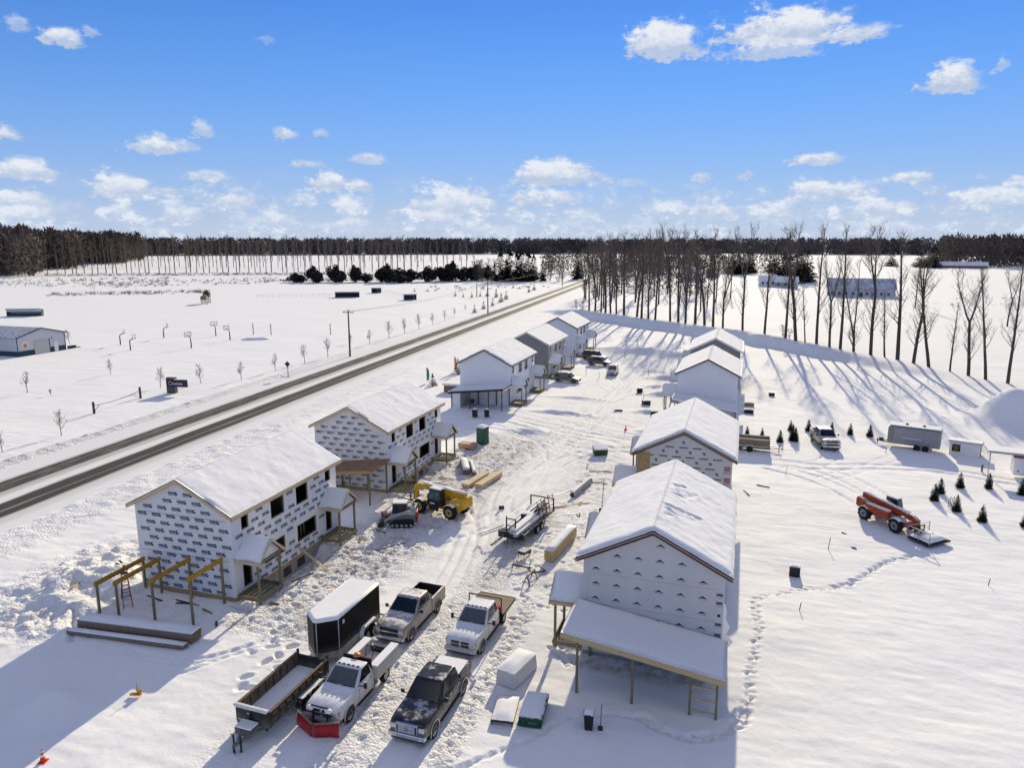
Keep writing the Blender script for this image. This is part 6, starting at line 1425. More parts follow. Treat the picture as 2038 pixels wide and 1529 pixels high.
m = MB(); m.loft([[(-.22, -.3, .3), (.22, -.3, .3), (.25, .3, .3), (-.25, .3, .3)], [(-.32, -.5, .62), (.32, -.5, .62), (.36, .42, .62), (-.36, .42, .62)]]); m.build('tray', 'black_metal_d', wb); m = MB()
for s in (-1, 1): m.bar((s * .08, -.75, .2), (s * .3, .95, .55), .045); m.bar((s * .26, .3, .35), (s * .28, .38, 0), .04)
m.build('handles', 'treated', wb); m = MB(); m.lathe([(-.05, .001), (-.05, .18), (.05, .18), (.05, .001)], 'X', (0, -.75, .19), 12); m.build('wheel', 'tyre', wb)
m = MB(); m.obox((0, 0, .15), (.5, .25, .3)); single('marker_block', m, 'black_metal', 'small black block on the drive left of the scaffold trailer', 'block', (-20.3, 60.4), .4)
lp = thing('lamp_pole', 'tilted white yard pole with a lamp left of the near right house roof', 'lamp', (-11.2, 61.7, gz(-11, 61.7)), 0.)
m = MB(); m.cyl((0, 0, -.3), (.15, 0, 3.4), .045, .035, 8); m.build('pole', 'galv', lp); m = MB(); m.path([(.15, 0, 3.4), (.45, 0, 3.55), (.7, 0, 3.45)], .03); m.build('arm', 'galv', lp); part('meter_box', 'bin_black', lp, (-.2, .15, -.15, .15, .0, .7))
# chicken-coop shed
sh = thing('shed', 'small white shed with wooden end and open front right of the cargo trailer', 'shed', (25.5, 93.6, gz(25.5, 93.6)), R(-17))
m = MB(); walls(m, lambda u, z: (-1.5 + u, -.8, z), 3.0, 0, 1.45, [(.2, 1.05, .35, 1.25)], (0, 1, 0), .1); m.build('front_wall', 'white_trim', sh); part('end_wall', 'yellow_lvl', sh, (1.5, 1.58, -.8, .8, 0, 1.5)); part('back_wall', 'white_trim', sh, (-1.5, 1.5, .74, .8, 0, 1.3), (-1.56, -1.502, -.8, .8, 0, 1.5)); part('floor', 'osb', sh, (-1.5, 1.5, -.75, .74, .25, .34)); part('door', 'yellow_lvl', sh, (-1.1, -.7, -.3, -.25, .34, .9))
m = MB(); m.hexa([(-1.75, -1.0, 1.5), (1.75, -1.0, 1.5), (1.75, 1.0, 1.35), (-1.75, 1.0, 1.35)], [(-1.75, -1.0, 1.6), (1.75, -1.0, 1.6), (1.75, 1.0, 1.45), (-1.75, 1.0, 1.45)]); ro2 = m.build('roof', 'galv', sh); m = MB(); m.hexa([(-1.7, -.95, 1.603), (1.7, -.95, 1.603), (1.7, .95, 1.455), (-1.7, .95, 1.455)], [(-1.65, -.9, 1.72), (1.65, -.9, 1.72), (1.65, .9, 1.58), (-1.65, .9, 1.58)]); m.build('snow_cover', 'snow', ro2)
m = MB(); m.obox((0, 0, .35), (.14, .14, .9)); single('meter_post', m, 'bark_young', 'grey meter post left of the food trailer', 'post', (25.4, 86.6))
m = MB(); [m.bar((k * .16, 0, 0), (k * .16 + .05, .05, .9 + .15 * (k % 2)), .05) for k in range(4)]; single('bundle_of_stakes', m, 'grey_wood', 'bundle of grey stakes standing between the small evergreens', 'stakes', (19.2, 73.4), .4)
bs = thing('low_shed', 'low brown shed with thick snow roof left of the white house', 'shed', (-44.2, 109.2, gz(-44, 109)), R(3)); part('wall', 'brick_brown', bs, (-1.9, 1.6, -1.6, 1.6, -.1, 1.25)); part('roof_snow', 'snow', bs, (-2.1, 1.8, -1.8, 1.8, 1.253, 1.6), bevel=.06)
for nm_, lb, x_, y_, h_, mt in (('feather_flag', 'orange feather flag standing left of the white house', -51.4, 125.3, 3.1, 'flag_orange'), ('feather_flag', 'green feather flag beside the small round pine', -52.1, 114.2, 2.8, 'flag_green')):
    t = thing(nm_, lb, 'flag', (x_, y_, gz(x_, y_)), R(20), 'feather flags'); m = MB(); m.cyl((0, 0, 0), (0, 0, h_), .03, .02, 6); m.build('pole', 'white_trim', t)
    m = MB(); m.loft([[(.02, -.01, z), (w_, -.01, z), (w_, .01, z), (.02, .01, z)] for z, w_ in ((.5, .4), (h_ * .5, .5), (h_ * .85, .4), (h_, .12))]); m.build('banner', mt, t)

# ------------------------------------------------------------------ field on the far side of the road
mb_ = thing('metal_building', 'grey steel hall with navy wainscot and roller door at the left edge', 'building', (-148.0, 120.5, 0), 0.)
w5 = 5.9
part('wall', 'steel_white', mb_, (-22, 0, -w5, -w5 + .12, .9, 4.0), (-22, 0, w5 - .12, w5, .9, 4.0), (-22, -21.9, -w5 + .12, w5 - .12, .9, 4.0)); part('wainscot', 'navy_steel', mb_, (-22.03, .03, -w5 - .03, -w5 - .002, -.1, 1.1), (.002, .04, -w5, w5, -.1, 1.1))
m = MB(); m.poly([(0, -w5, .9), (0, w5, .9), (0, w5, 4.0), (0, 0, 5.55), (0, -w5, 4.0)]); m.build('gable_wall', 'steel_white', mb_)
m = MB()
for s in (-1, 1): m.hexa([(-22.3, 0, 5.58), (.35, 0, 5.58), (.35, s * (w5 + .35), 3.92), (-22.3, s * (w5 + .35), 3.92)], [(-22.3, 0, 5.72), (.35, 0, 5.72), (.35, s * (w5 + .35), 4.06), (-22.3, s * (w5 + .35), 4.06)])
rf = m.build('roof', 'steel_roof', mb_); m = MB()
for s in (-1, 1): m.bar((.37, 0, 5.62), (.37, s * (w5 + .35), 3.96), .05, .24)
m.build('trim', 'navy_steel', rf)
dr_ = part('roller_door', 'garage_door', mb_, (.042, .08, -1.9, 1.7, 0, 3.0))
for k in range(4): part('panel', 'garage_door', dr_, (.08, .095, -1.86, 1.66, .05 + k * .74, .72 + k * .74))
part('door_trim', 'navy_steel', mb_, (.042, .1, 1.7, 1.9, 0, 3.05)); part('door', 'white_trim', mb_, (.042, .09, 2.9, 3.9, 0, 2.2), bevel=.01)
for s in (-1, 1): part('corner_trim', 'navy_steel', mb_, (0.045, .075, *sorted((s * w5, s * (w5 - .18))), 1.1, 4.0))
m = MB(); m.lathe([(.04, .001), (.045, .78), (.03, .8)], 'X', (0, -4.0, 2.3), 20); em = m.build('emblem', 'white_trim', mb_); m = MB(); m.poly([(.05, -4.0 + r_ * math.cos(a), 2.15 + r_ * math.sin(a)) for a, r_ in zip(np.linspace(0, 6.1, 14), [.5, .55, .42, .5, .58, .45, .52, .56, .4, .5, .54, .44, .5, .52])]); m.build('emblem_figure', 'amber', em)
part('wall_light', 'black_metal', mb_, (.045, .15, 2.35, 2.6, 3.0, 3.2))
m = MB(); m.obox((0, 0, .3), (.9, 1.6, .6)); m.obox((.2, 1.4, .1), (.5, 1.2, .1)); single('bench', m, 'black_metal', 'dark bench beside the steel hall', 'bench', (-148.6, 128.4))
def dugout(label, x, y, l, rz, wallm='steel_white', lowm='navy_steel'):
    t = thing('dugout', label, 'dugout', (x, y, 0), rz, 'dugouts'); part('back_wall', wallm, t, (-l / 2, l / 2, .9, 1.0, 0, 2.1)); part('low_wall', lowm, t, (-l / 2, l / 2, -1.0, -.9, 0, .8)); part('side_wall', lowm, t, (-l / 2, -l / 2 + .1, -.9, .9, 0, 2.1)); part('side_wall', lowm, t, (l / 2 - .1, l / 2, -.9, .9, 0, 2.1))
    part('header', wallm, t, (-l / 2, l / 2, -1.0, -.9, 1.5, 2.2)); part('roof', 'galv', t, (-l / 2 - .2, l / 2 + .2, -1.3, 1.3, 2.203, 2.35)); part('roof_snow', 'snow', t, (-l / 2 - .15, l / 2 + .15, -1.25, 1.25, 2.353, 2.6), bevel=.05)
dugout('open fronted dugout shelter above the steel hall', -228.6, 181.5, 10.5, R(28)); dugout('long dark dugout in the middle of the ball field', -168.8, 287.5, 10.5, R(25), 'sign_dark', 'sign_dark'); dugout('small dark shelter behind the long dugout', -170.4, 317.5, 4.6, R(25), 'sign_dark', 'sign_dark'); dugout('dark dugout beside the spruce slope', -136, 283, 5.2, R(40), 'sign_dark', 'navy_steel')
fn = thing('ball_fence', 'pale chain fence running left of the long dugout', 'fence', (0, 0, 0))
for k in range(16): m = MB(); m.cyl((-205 + k * 2.2, 272 + k * 1.0, 0), (-205 + k * 2.2, 272 + k * 1.0, 1.5), .04, n=5); m.build('post', 'galv', fn)
m = MB(); m.path([(-205, 272, 1.45), (-172, 287, 1.45)], .03, 5); m.path([(-205, 272, .8), (-172, 287, .8)], .02, 5); m.build('rail', 'galv', fn)
fn = thing('ball_fence', 'pale chain fence between the two small dugouts', 'fence', (0, 0, 0))
for k in range(14): m = MB(); m.cyl((-168 + k * 2.7, 314 - k * 2.6, 0), (-168 + k * 2.7, 314 - k * 2.6, 2.2), .05, n=5); m.build('post', 'galv', fn)
m = MB(); m.path([(-168, 314, 2.1), (-133, 280, 2.1)], .03, 5); m.build('rail', 'galv', fn)
HOOP = [(-142.07, 136.03, 0.6, 'leftmost basketball hoop nearest the steel hall'), (-132.59, 129.58, 0.4, 'front basketball hoop with its board facing the road'), (-141.93, 149.72, .9, 'basketball hoop third from left'), (-122.19, 137.0, 2.9, 'basketball hoop third from right with board turned left'), (-131.88, 157.09, 2.6, 'back basketball hoop second from right'), (-122.51, 150.92, 3.0, 'rightmost basketball hoop beside the low snowy bench')]
for x_, y_, a_, lb in HOOP:
    t = thing('basketball_hoop', lb, 'basketball hoop', (x_, y_, 0), a_, 'basketball hoops'); m = MB(); m.cyl((0, 0, 0), (0, 0, 2.3), .14, .12, 8); m.cyl((0, 0, 2.25), (.9, 0, 2.9), .10, .08, 8); m.build('post', 'black_metal', t)
    bb = MB(); bb.box(.95, 1.0, -.9, .9, 2.6, 2.68); bb.box(.95, 1.0, -.9, .9, 3.6, 3.68); bb.box(.95, 1.0, -.9, -.82, 2.68, 3.6); bb.box(.95, 1.0, .82, .9, 2.68, 3.6); bo = bb.build('board_frame', 'black_metal', t); part('backboard', 'clear_board', bo, (.96, .99, -.82, .82, 2.68, 3.6)); m = MB(); m.path([(1.0 + .25 + .23 * math.cos(a), .23 * math.sin(a), 2.85) for a in np.linspace(0, 6.28, 10)], .02, 4); m.build('ring', 'red_plastic', t)
for k, (x_, y_) in enumerate(((-124.3, 162.5), (-119.4, 163.4), (-104.6, 168.6))):
    m = MB(); m.cyl((0, 0, 0), (0, 0, 3.0), .10, .10, 8); single('field_post', m, 'bark_young', ['left of three thin posts in the far snow field', 'middle of three thin posts in the far snow field', 'right of three thin posts in the far snow field'][k], 'post', (x_, y_), 0., 'thin posts in the field')
m = MB(); m.loft([[(x_, -.9, 0), (x_, .9, 0), (x_, .7, h_), (x_, -.7, h_)] for x_, h_ in ((-3.4, .3), (-2, .6), (2, .6), (3.4, .1))]); single('snowy_bench', m, 'snow', 'long low snow-covered bench right of the basketball hoops', 'bench', (-117.0, 154.0), R(30))
for k, (x_, y_, h_) in enumerate(((-206.5, 242.5, 4.6), (-203.2, 237.0, 3.4))):
    t = thing('lookout_tower', ['taller dark wooden play tower far in the field', 'lower grey play tower in front of the dark one'][k], 'play tower', (x_, y_, 0), .4, 'play towers'); mt = ['bark', 'grey_wood'][k]
    for sx in (-1, 1):
        for sy in (-1, 1): m = MB(); m.bar((sx * .9, sy * .9, 0), (sx * .9, sy * .9, h_ * .7), .22); m.build('leg', mt, t)
    part('platform', mt, t, (-1.1, 1.1, -1.1, 1.1, h_ * .55, h_ * .9)); m = MB(); m.loft([[(-1.2, -1.2, h_ * .9), (1.2, -1.2, h_ * .9), (1.2, 1.2, h_ * .9), (-1.2, 1.2, h_ * .9)], [(-.1, -.1, h_ * 1.15), (.1, -.1, h_ * 1.15), (.1, .1, h_ * 1.15), (-.1, .1, h_ * 1.15)]]); m.build('roof', mt, t)
# monument sign, cable gate, road sign
sg = thing('monument_sign', 'dark monument sign with pale lettering on a stone pillar beside the road', 'sign', (-88.5, 94.1, 0), R(10)); part('pillar', 'sign_stone', sg, (-.75, .75, -.35, .35, -.1, 2.55)); pn = part('sign_panel', 'sign_dark', sg, (-.6, 2.95, -.45, -.36, 1.05, 2.25))
m = MB(); rl = random.Random(3)
for k in range(8):
    x_ = .38 + k * .235
    m.box(x_, x_ + .07, -.465, -.452, 1.42, 1.86 if k in (0, 3, 5) else 1.70); m.box(x_ + .07, x_ + .17, -.465, -.452, 1.42, 1.50); m.box(x_ + .1, x_ + .17, -.465, -.452, 1.50, 1.70)
m.build('lettering', 'sign_letter', pn); m = MB(); m.path([(.02 + .27 * math.cos(a), -.465, 1.66 + .32 * math.sin(a)) for a in np.linspace(.4, 6.1, 12)], .045, 4); m.build('round_mark', 'sign_letter', pn); part('panel_snow', 'snow', pn, (.76, 2.95, -.46, -.3, 2.253, 2.36)); part('panel_back', 'sign_dark', sg, (.752, 2.95, -.357, -.2, 1.05, 2.25))
cg = thing('cable_gate', 'bar gate strung between two dark posts beside the road', 'gate', (0, 0, 0))
for x_, y_ in ((-88.1, 78.5), (-90.25, 89.2)): m = MB(); m.cyl((x_, y_, -.1), (x_, y_, 1.75), .17, .16, 10); m.build('post', 'bark', cg)
m = MB(); pts = [(-88.1 - 2.15 * f, 78.5 + 10.7 * f, 1.25 - .35 * (4 * f * (1 - f)) + .0) for f in np.linspace(0, 1, 9)]; m.path(pts, .04, 5); m.bar((-88.15, 78.75, .45), (-88.4, 79.9, 1.15), .06); m.bar((-90.2, 88.9, .2), (-89.8, 87.2, .95), .05); m.build('bar', 'bark', cg)
rs = thing('road_sign', 'diamond shaped road sign seen from behind on a wooden post', 'sign', (-78.4, 111.5, 0), R(8)); m = MB(); m.bar((0, 0, 0), (0, 0, 2.6), .10); m.build('post', 'treated', rs); m = MB(); m.obox((0, -.07, 2.5), (.78, .02, .78), ry=R(45)); m.build('plate', 'sign_dark', rs)
rs = thing('small_sign', 'tiny red and white sign on a post in the left field', 'sign', (-105.6, 86.4, 0), 0.); m = MB(); m.bar((0, 0, 0), (0, 0, .7), .06); m.build('post', 'bark', rs); part('plate', 'red_wood', rs, (-.25, .25, -.06, -.035, .5, .95)); part('white_field', 'white_trim', rs, (-.25, .25, -.07, -.062, .65, .78))
# power line
POLES = [(-80.25, 136.69, 10.1, 'tall utility pole with cross arm beside the road, nearest the camera'), (-83.86, 235.46, 10.9, 'second utility pole along the road by the spruces'), (-114.66, 307.28, 6.5, 'short utility pole among the small spruces'), (-96.82, 395.62, 12.5, 'farthest utility pole before the road bends away')]
for x_, y_, h_, lb in POLES:
    t = thing('utility_pole', lb, 'utility pole', (x_, y_, 0), R(4), 'utility poles'); m = MB(); m.cyl((0, 0, 0), (0, 0, h_), .21, .13, 10); m.build('pole', 'pole_wood', t)
    if h_ > 8: ca = part('cross_arm', 'pole_wood', t, (-1.25, 1.25, -.07, .07, h_ - .65, h_ - .5)); [part('insulator', 'galv', ca, (xx - .05, xx + .05, -.05, .05, h_ - .495, h_ - .3)) for xx in (-1.15, -.6, .6, 1.15)]
t = thing('power_lines', 'thin overhead wires strung along the roadside utility poles', 'wires', (0, 0, 0))
for off_ in (-1.15, 0, 1.15):
    for (a, b_) in (((-80.25, 136.69, 9.8), (-83.86, 235.46, 10.6)), ((-83.86, 235.46, 10.6), (-96.82, 395.62, 12.2))):
        m = MB(); pts = [(a[0] + (b_[0] - a[0]) * f + off_, a[1] + (b_[1] - a[1]) * f, a[2] + (b_[2] - a[2]) * f - 5.2 * f * (1 - f)) for f in np.linspace(0, 1, 14)]; m.path(pts, .018, 4); m.build('wire', 'wire', t)

# ------------------------------------------------------------------ trees
def bare_tree(seed, h, r0, fork=.0, bstart=.25, nb=22, spread=.5, blen=.32, twigs=5, tips=7, upness=.75, crook=.02, fine=.018, fan=3):
    """returns trunk and crown meshes of a leafless tree"""
    r = random.Random(seed); tr, cr = MB(), MB()
    def limb(mb, p, d, L, r0_, r1_, n, seg=4, bend=.15, up=.15):
        pts = [Vector(p)]; d = Vector(d).normalized()
        for k in range(seg):
            d = (d + Vector((r.gauss(0, bend), r.gauss(0, bend), up * .5 + r.gauss(0, bend * .5)))).normalized(); pts.append(pts[-1] + d * L / seg)
        for k in range(seg):
            a, b_ = k / seg, (k + 1) / seg; mb.cyl(pts[k], pts[k + 1], r0_ + (r1_ - r0_) * a, r0_ + (r1_ - r0_) * b_, n, caps=False)
        return pts
    stems = []
    main = limb(tr, (0, 0, -.3), (r.gauss(0, .02), r.gauss(0, .02), 1), h * (.93 if not fork else fork) + .3, r0, r0 * (.22 if not fork else .7), 7, 7, crook, .05)
    stems.append((main, h * .93, r0, bstart))
    if fork:
        for k in range(2):
            a = r.uniform(0, 6.28) + k * 3.1; p = limb(tr, main[-1], (math.cos(a) * .35, math.sin(a) * .35, 1), h * (1 - fork) * r.uniform(.85, 1.), r0 * .62, r0 * .12, 6, 6, .06, .3); stems.append((p, h * (1 - fork), r0 * .6, .1))
    for (pts, L, rr, bs) in stems:
        for k in range(nb if not fork else nb * 2 // 3):
            f = bs + (1 - bs) * (k + r.random()) / nb * (1 if not fork else 1.5)
            f = min(f, .98); i = min(int(f * (len(pts) - 1)), len(pts) - 2); q = pts[i].lerp(pts[i + 1], f * (len(pts) - 1) - i)
            a = r.uniform(0, 6.28); el_ = upness * r.uniform(.7, 1.3)
            bl = h * blen * (1.15 - .75 * f) * r.uniform(.6, 1.15); br = max(fine * 1.4, rr * .26 * (1.2 - f))
            bp = limb(cr, q, (math.cos(a) * spread, math.sin(a) * spread, el_), bl, br, fine, 4, 3, .12, .2)
            for t in range(twigs):
                g = r.uniform(.25, 1.); j = min(int(g * 3), 2); w = bp[j].lerp(bp[j + 1], g * 3 - j); a2 = r.uniform(0, 6.28)
                tp = limb(cr, w, (math.cos(a2) * .7, math.sin(a2) * .7, .8 * upness + .2), bl * r.uniform(.25, .5), fine * .9, fine * .5, 3, 2, .2, .2)
                for s in range(fan):
                    a3 = r.uniform(0, 6.28); w2 = tp[r.randrange(1, 3)]; limb(cr, w2, (math.cos(a3) * .6, math.sin(a3) * .6, .9), bl * r.uniform(.12, .28), fine * .6, fine * .35, 3, 1, .1, .1)
    return tr, cr
def tree_thing(name, label, cat, x, y, z, s, meshes, rz, group):
    t = thing(name, label, cat, (x, y, z), rz, group); t.scale = (s, s, s); mesh_obj('trunk', meshes[0], t); mesh_obj('crown', meshes[1], t); return t
# tall poplars on the bank
POP = []
for k in range(8):
    dense = k < 4
    tr_, cr_ = bare_tree(100 + k, 25., .34, fork=[0, .45, 0, .3, .5, 0, .14, 0][k], bstart=.34 if dense else .24, nb=28 if dense else 26, spread=.55 if dense else .6, blen=.22 if dense else .22, twigs=5, upness=1.0, fine=.024 if dense else .022, fan=3, crook=.02)
    if dense:                                   # a few thin branches low on the stem
        rr_ = random.Random(k)
        for q in range(5):
            a_ = rr_.uniform(0, 6.28); z_ = rr_.uniform(4, 9); l_ = rr_.uniform(2, 4); p_ = (math.cos(a_) * l_, math.sin(a_) * l_, z_ + l_ * .7); cr_.cyl((0, 0, z_), p_, .05, .02, 3, False)
            for s_ in range(3): cr_.cyl((p_[0] * .6, p_[1] * .6, z_ + l_ * .42), (p_[0] * .6 + rr_.gauss(0, .8), p_[1] * .6 + rr_.gauss(0, .8), z_ + l_ * .42 + 1.2), .02, .012, 3, False)
    POP.append((tr_.mesh('trunk', 'bark'), cr_.mesh('crown', 'twig')))
ROW = [(-47.86, 232.3, 22.0, 2.5), (-45.55, 230.83, 23.6, 2.5), (-42.99, 227.54, 24.1, 2.5), (-41.29, 225.64, 23.5, 2.5), (-39.54, 225.17, 24.7, 2.5), (-37.44, 223.47, 25.0, 2.5), (-34.59, 220.42, 25.2, 2.5), (-30.17, 216.75, 25.4, 2.5), (-28.39, 213.5, 24.5, 2.5), (-26.16, 211.98, 25.9, 2.5), (-23.98, 209.77, 25.3, 2.5), (-19.52, 207.25, 26.6, 2.5), (-17.13, 205.27, 25.3, 2.5), (-15.04, 203.27, 26.5, 2.5), (-12.31, 201.67, 25.6, 2.5), (-9.73, 199.58, 24.5, 2.5), (-7.41, 195.91, 26.0, 2.5), (-4.89, 194.35, 24.7, 2.5), (-0.01, 190.33, 25.6, 2.5), (5.11, 185.45, 24.1, 2.5), (9.52, 177.9, 26.1, 2.5), (11.61, 174.62, 25.4, 2.5), (13.38, 172.19, 13.3, 2.49), (15.65, 171.05, 27.0, 2.38), (18.01, 168.08, 19.6, 2.25), (20.0, 166.81, 26.8, 2.14), (22.39, 164.79, 21.4, 2.0), (25.34, 162.73, 25.8, 1.83), (27.81, 161.92, 13.9, 1.7), (29.85, 160.0, 26.2, 1.57), (32.23, 157.34, 21.1, 1.41), (34.3, 154.37, 21.3, 1.25), (37.14, 151.21, 13.4, 1.05), (39.26, 147.64, 19.2, 0.86), (41.17, 144.59, 20.3, 0.69), (43.86, 142.27, 22.3, 0.47)]
ordn = ['first', 'second', 'third', 'fourth', 'fifth', 'sixth', 'seventh', 'eighth', 'ninth', 'tenth', 'eleventh', 'twelfth', 'thirteenth', 'fourteenth', 'fifteenth', 'sixteenth', 'seventeenth', 'eighteenth']
for k, (x_, y_, h_, z_) in enumerate(ROW):
    lb = f'tall bare poplar on the bank, {ordn[k]} from the road end of the row' if k < 18 else f'tall bare poplar on the bank, {ordn[35 - k]} from the right end of the row'
    v = (k * 3) % 4 if k < 18 else (4, 5, 7)[k % 3]
    if k == 26: v = 6
    t = tree_thing('poplar_tree', lb, 'tree', x_, y_, gz(x_, y_) - .05, h_ / 25., POP[v], rnd.uniform(0, 6.28), 'row of tall poplars on the bank'); t.rotation_mode = 'ZYX'; t.rotation_euler = (rnd.gauss(0, .015), rnd.gauss(-.015 if k < 18 else -.06, .02), rnd.uniform(0, 6.28)); q_ = rnd.uniform(.85, 1.2); t.scale = (t.scale[0] * q_, t.scale[1] * q_, t.scale[2])
# a few more beyond the row
BK = [(-46, 262, 23), (-38, 268, 25), (-29, 262, 24), (-20, 270, 24), (-53, 275, 22), (-12, 255, 20), (60, 300, 18), (72, 240, 17), (-58, 290, 22), (-66, 310, 20), (-50, 310, 23), (-35, 300, 22)] + [(rnd.uniform(-62, -5) * 1., rnd.uniform(238, 330), rnd.uniform(18, 25)) for _ in range(14)]
for k, (x_, y_, h_) in enumerate(BK):
    tree_thing('poplar_tree', 'bare poplar standing behind the bank row in the far field' , 'tree', x_, y_, gz(x_, y_) - .1, h_ / 25., POP[(k * 5 + 2) % 4], rnd.uniform(0, 6.28), 'scattered poplars behind the bank row')
# young street trees
YT = []
for k in range(4):
    tr_, cr_ = bare_tree(300 + k, 3.6, .065, bstart=.30, nb=22, spread=1.0, blen=.40, twigs=5, upness=.8, fine=.012, fan=3, crook=.03); YT.append((tr_.mesh('trunk', 'bark_young'), cr_.mesh('crown', 'bark_young')))
YOUNG = [(-111.46, 87.09, 3.5), (-111.57, 103.93, 2.9), (-93.88, 97.24, 3.4), (-89.69, 102.19, 3.3), (-85.0, 106.9, 3.3), (-82.11, 67.99, 3.3), (-81.96, 60.0, 2.6), (-154.9, 133.4, 3.5), (-84.81, 116.63, 3.4), (-85.02, 126.82, 3.8), (-84.58, 134.87, 4.1), (-90.05, 154.1, 2.6), (-85.74, 155.47, 3.5), (-85.99, 166.12, 4.5), (-86.31, 175.75, 4.2), (-86.71, 185.85, 4.4), (-87.94, 197.86, 3.6), (-89.06, 209.69, 3.3), (-91.34, 223.19, 2.8), (-94.81, 242.65, 2.3)]
YL = ['young bare tree alone in the left field below the steel hall', 'young bare tree right of the steel hall in mid field', 'young bare tree just left of the monument sign', 'young bare tree right of the monument sign', 'young bare tree second right of the monument sign', 'young bare tree nearest the road at the left', 'young bare tree cut by the left picture edge', 'young bare tree beside the steel hall gable', 'young bare tree left of the diamond road sign', 'young bare tree right of the diamond road sign', 'young bare tree just left of the tall utility pole', 'small bare tree behind the tall utility pole'] + [f'young bare roadside tree, {ordn[k]} right of the tall utility pole' for k in range(8)]
for k, (x_, y_, h_) in enumerate(YOUNG): tree_thing('young_tree', YL[k], 'tree', x_, y_, -.05, h_ / 3.6, YT[k % 4], rnd.uniform(0, 6), 'young trees along the road')
# conifers: whorled branches carrying small needle faces
def conifer(seed, h, r, rings, per, mt_, dens=1.0, droop=-.25, start=.06, power=1.0, sz=.16):
    rr = random.Random(seed); b_ = MB(); t_ = MB(); t_.cyl((0, 0, -.2), (0, 0, h * .95), h * .018 + .02, .01, 6)
    for i in range(rings):
        f = start + (1 - start) * i / rings; R_ = r * (1 - f) ** power * rr.uniform(.82, 1.15)
        for j in range(max(4, int(per * (1.1 - f)))):
            a = rr.uniform(0, 6.28); L_ = R_ * rr.uniform(.65, 1.1); z = h * (f + rr.uniform(-.5, .5) / rings)
            n = max(2, int(4 * dens * L_ / r + 1))
            for q in range(n):
                g = (q + 1) / n; p = Vector((math.cos(a) * L_ * g, math.sin(a) * L_ * g, z + droop * L_ * g * g + rr.gauss(0, .02 * h)))
                s = h * sz * .5 * rr.uniform(.6, 1.2) * (1.1 - .7 * f)
                u = Vector((math.cos(a), math.sin(a), rr.uniform(-.5, .4))); w_ = Vector((-math.sin(a), math.cos(a), rr.uniform(-.5, .5)))
                b_.poly([p - u * s * .6 - w_ * s * .45, p + u * s - w_ * s * .1, p + u * s * .5 + w_ * s * .5]); b_.poly([p - u * s * .4 + Vector((0, 0, s * .4)), p + u * s * .7, p - w_ * s * .6 + Vector((0, 0, -s * .3))])
    # leader
    for q in range(6): z = h * (1 - .04 * q); s = h * .02 * (q + 1); a = rr.uniform(0, 6); b_.poly([(math.cos(a) * s, math.sin(a) * s, z - s), (-math.sin(a) * s, math.cos(a) * s, z - s), (0, 0, z + s * .6)])
    return t_.mesh('trunk', 'bark'), b_.mesh('foliage', mt_)
ARBM = [conifer(500 + k, 1.7, .40, 34, 34, 'arbor', 1.5, .3, .0, .52, .075) for k in range(3)]
ARB = [(1.33, 94.64, 1.3), (3.15, 94.94, 1.1), (5.18, 92.3, 1.7), (6.73, 98.71, 1.5), (6.7, 93.58, 2.2), (8.94, 99.2, 1.7), (11.87, 100.35, 1.3), (13.9, 98.88, 1.6), (16.15, 98.63, 1.7), (24.65, 101.8, 0.9), (18.36, 74.9, 1.8), (19.42, 77.45, 1.7), (21.72, 79.97, 1.7), (24.4, 80.59, 1.7), (19.64, 72.44, 1.7), (21.09, 70.2, 1.7), (26.89, 79.44, 1.7), (24.32, 70.03, 1.6), (7.0, 93.4, 1.9)]
AL = ['small evergreen behind the left end of the utility trailer', 'small evergreen behind the right end of the utility trailer', 'small evergreen right of the utility trailer drawbar', 'small evergreen behind the tall double one', 'tallest of the small evergreens left of the tan pickup', 'small evergreen just left of the tan pickup, farther back', 'small evergreen hidden behind the tan pickup cab', 'small evergreen first right of the tan pickup', 'small evergreen second right of the tan pickup', 'small evergreen behind the rear of the grey cargo trailer', 'small evergreen left of the stake bundle, front of its pair', 'small evergreen left of the stake bundle, rear of its pair', 'small evergreen right of the pair above the stake bundle', 'small evergreen below the white shed', 'small evergreen right of the stake bundle', 'small evergreen nearest the work platform on the right', 'small evergreen at the right edge below the food trailer', 'small evergreen cut by the right picture edge', 'right stem of the tall double evergreen left of the tan pickup']
for k, (x_, y_, h_) in enumerate(ARB):
    t = thing('arborvitae', AL[k], 'shrub', (x_, y_, gz(x_, y_)), rnd.uniform(0, 6), 'small evergreens on the right lawn'); s = h_ / 1.7; t.scale = (s, s, s); mesh_obj('trunk', ARBM[k % 3][0], t); mesh_obj('foliage', ARBM[k % 3][1], t)
SPM = [conifer(520 + k, 3.2, 1.0, 16, 12, 'needle', 1., -.2, .08, .95, .13) for k in range(3)]
SPR = [(-89.31, 236.94, 3.1), (-91.13, 251.28, 3.2), (-92.28, 264.52, 3.1), (-94.59, 281.88, 4.1), (-97.77, 298.04, 3.8), (-105.36, 307.09, 4.0), (-111.48, 312.48, 3.6), (-114.25, 310.62, 2.5), (-115.74, 303.78, 2.7), (-120.03, 304.3, 2.1), (-125.07, 307.17, 2.5), (-100.94, 343.61, 3.4), (-103.1, 360.37, 3.7), (-155.67, 329.2, 2.0)]
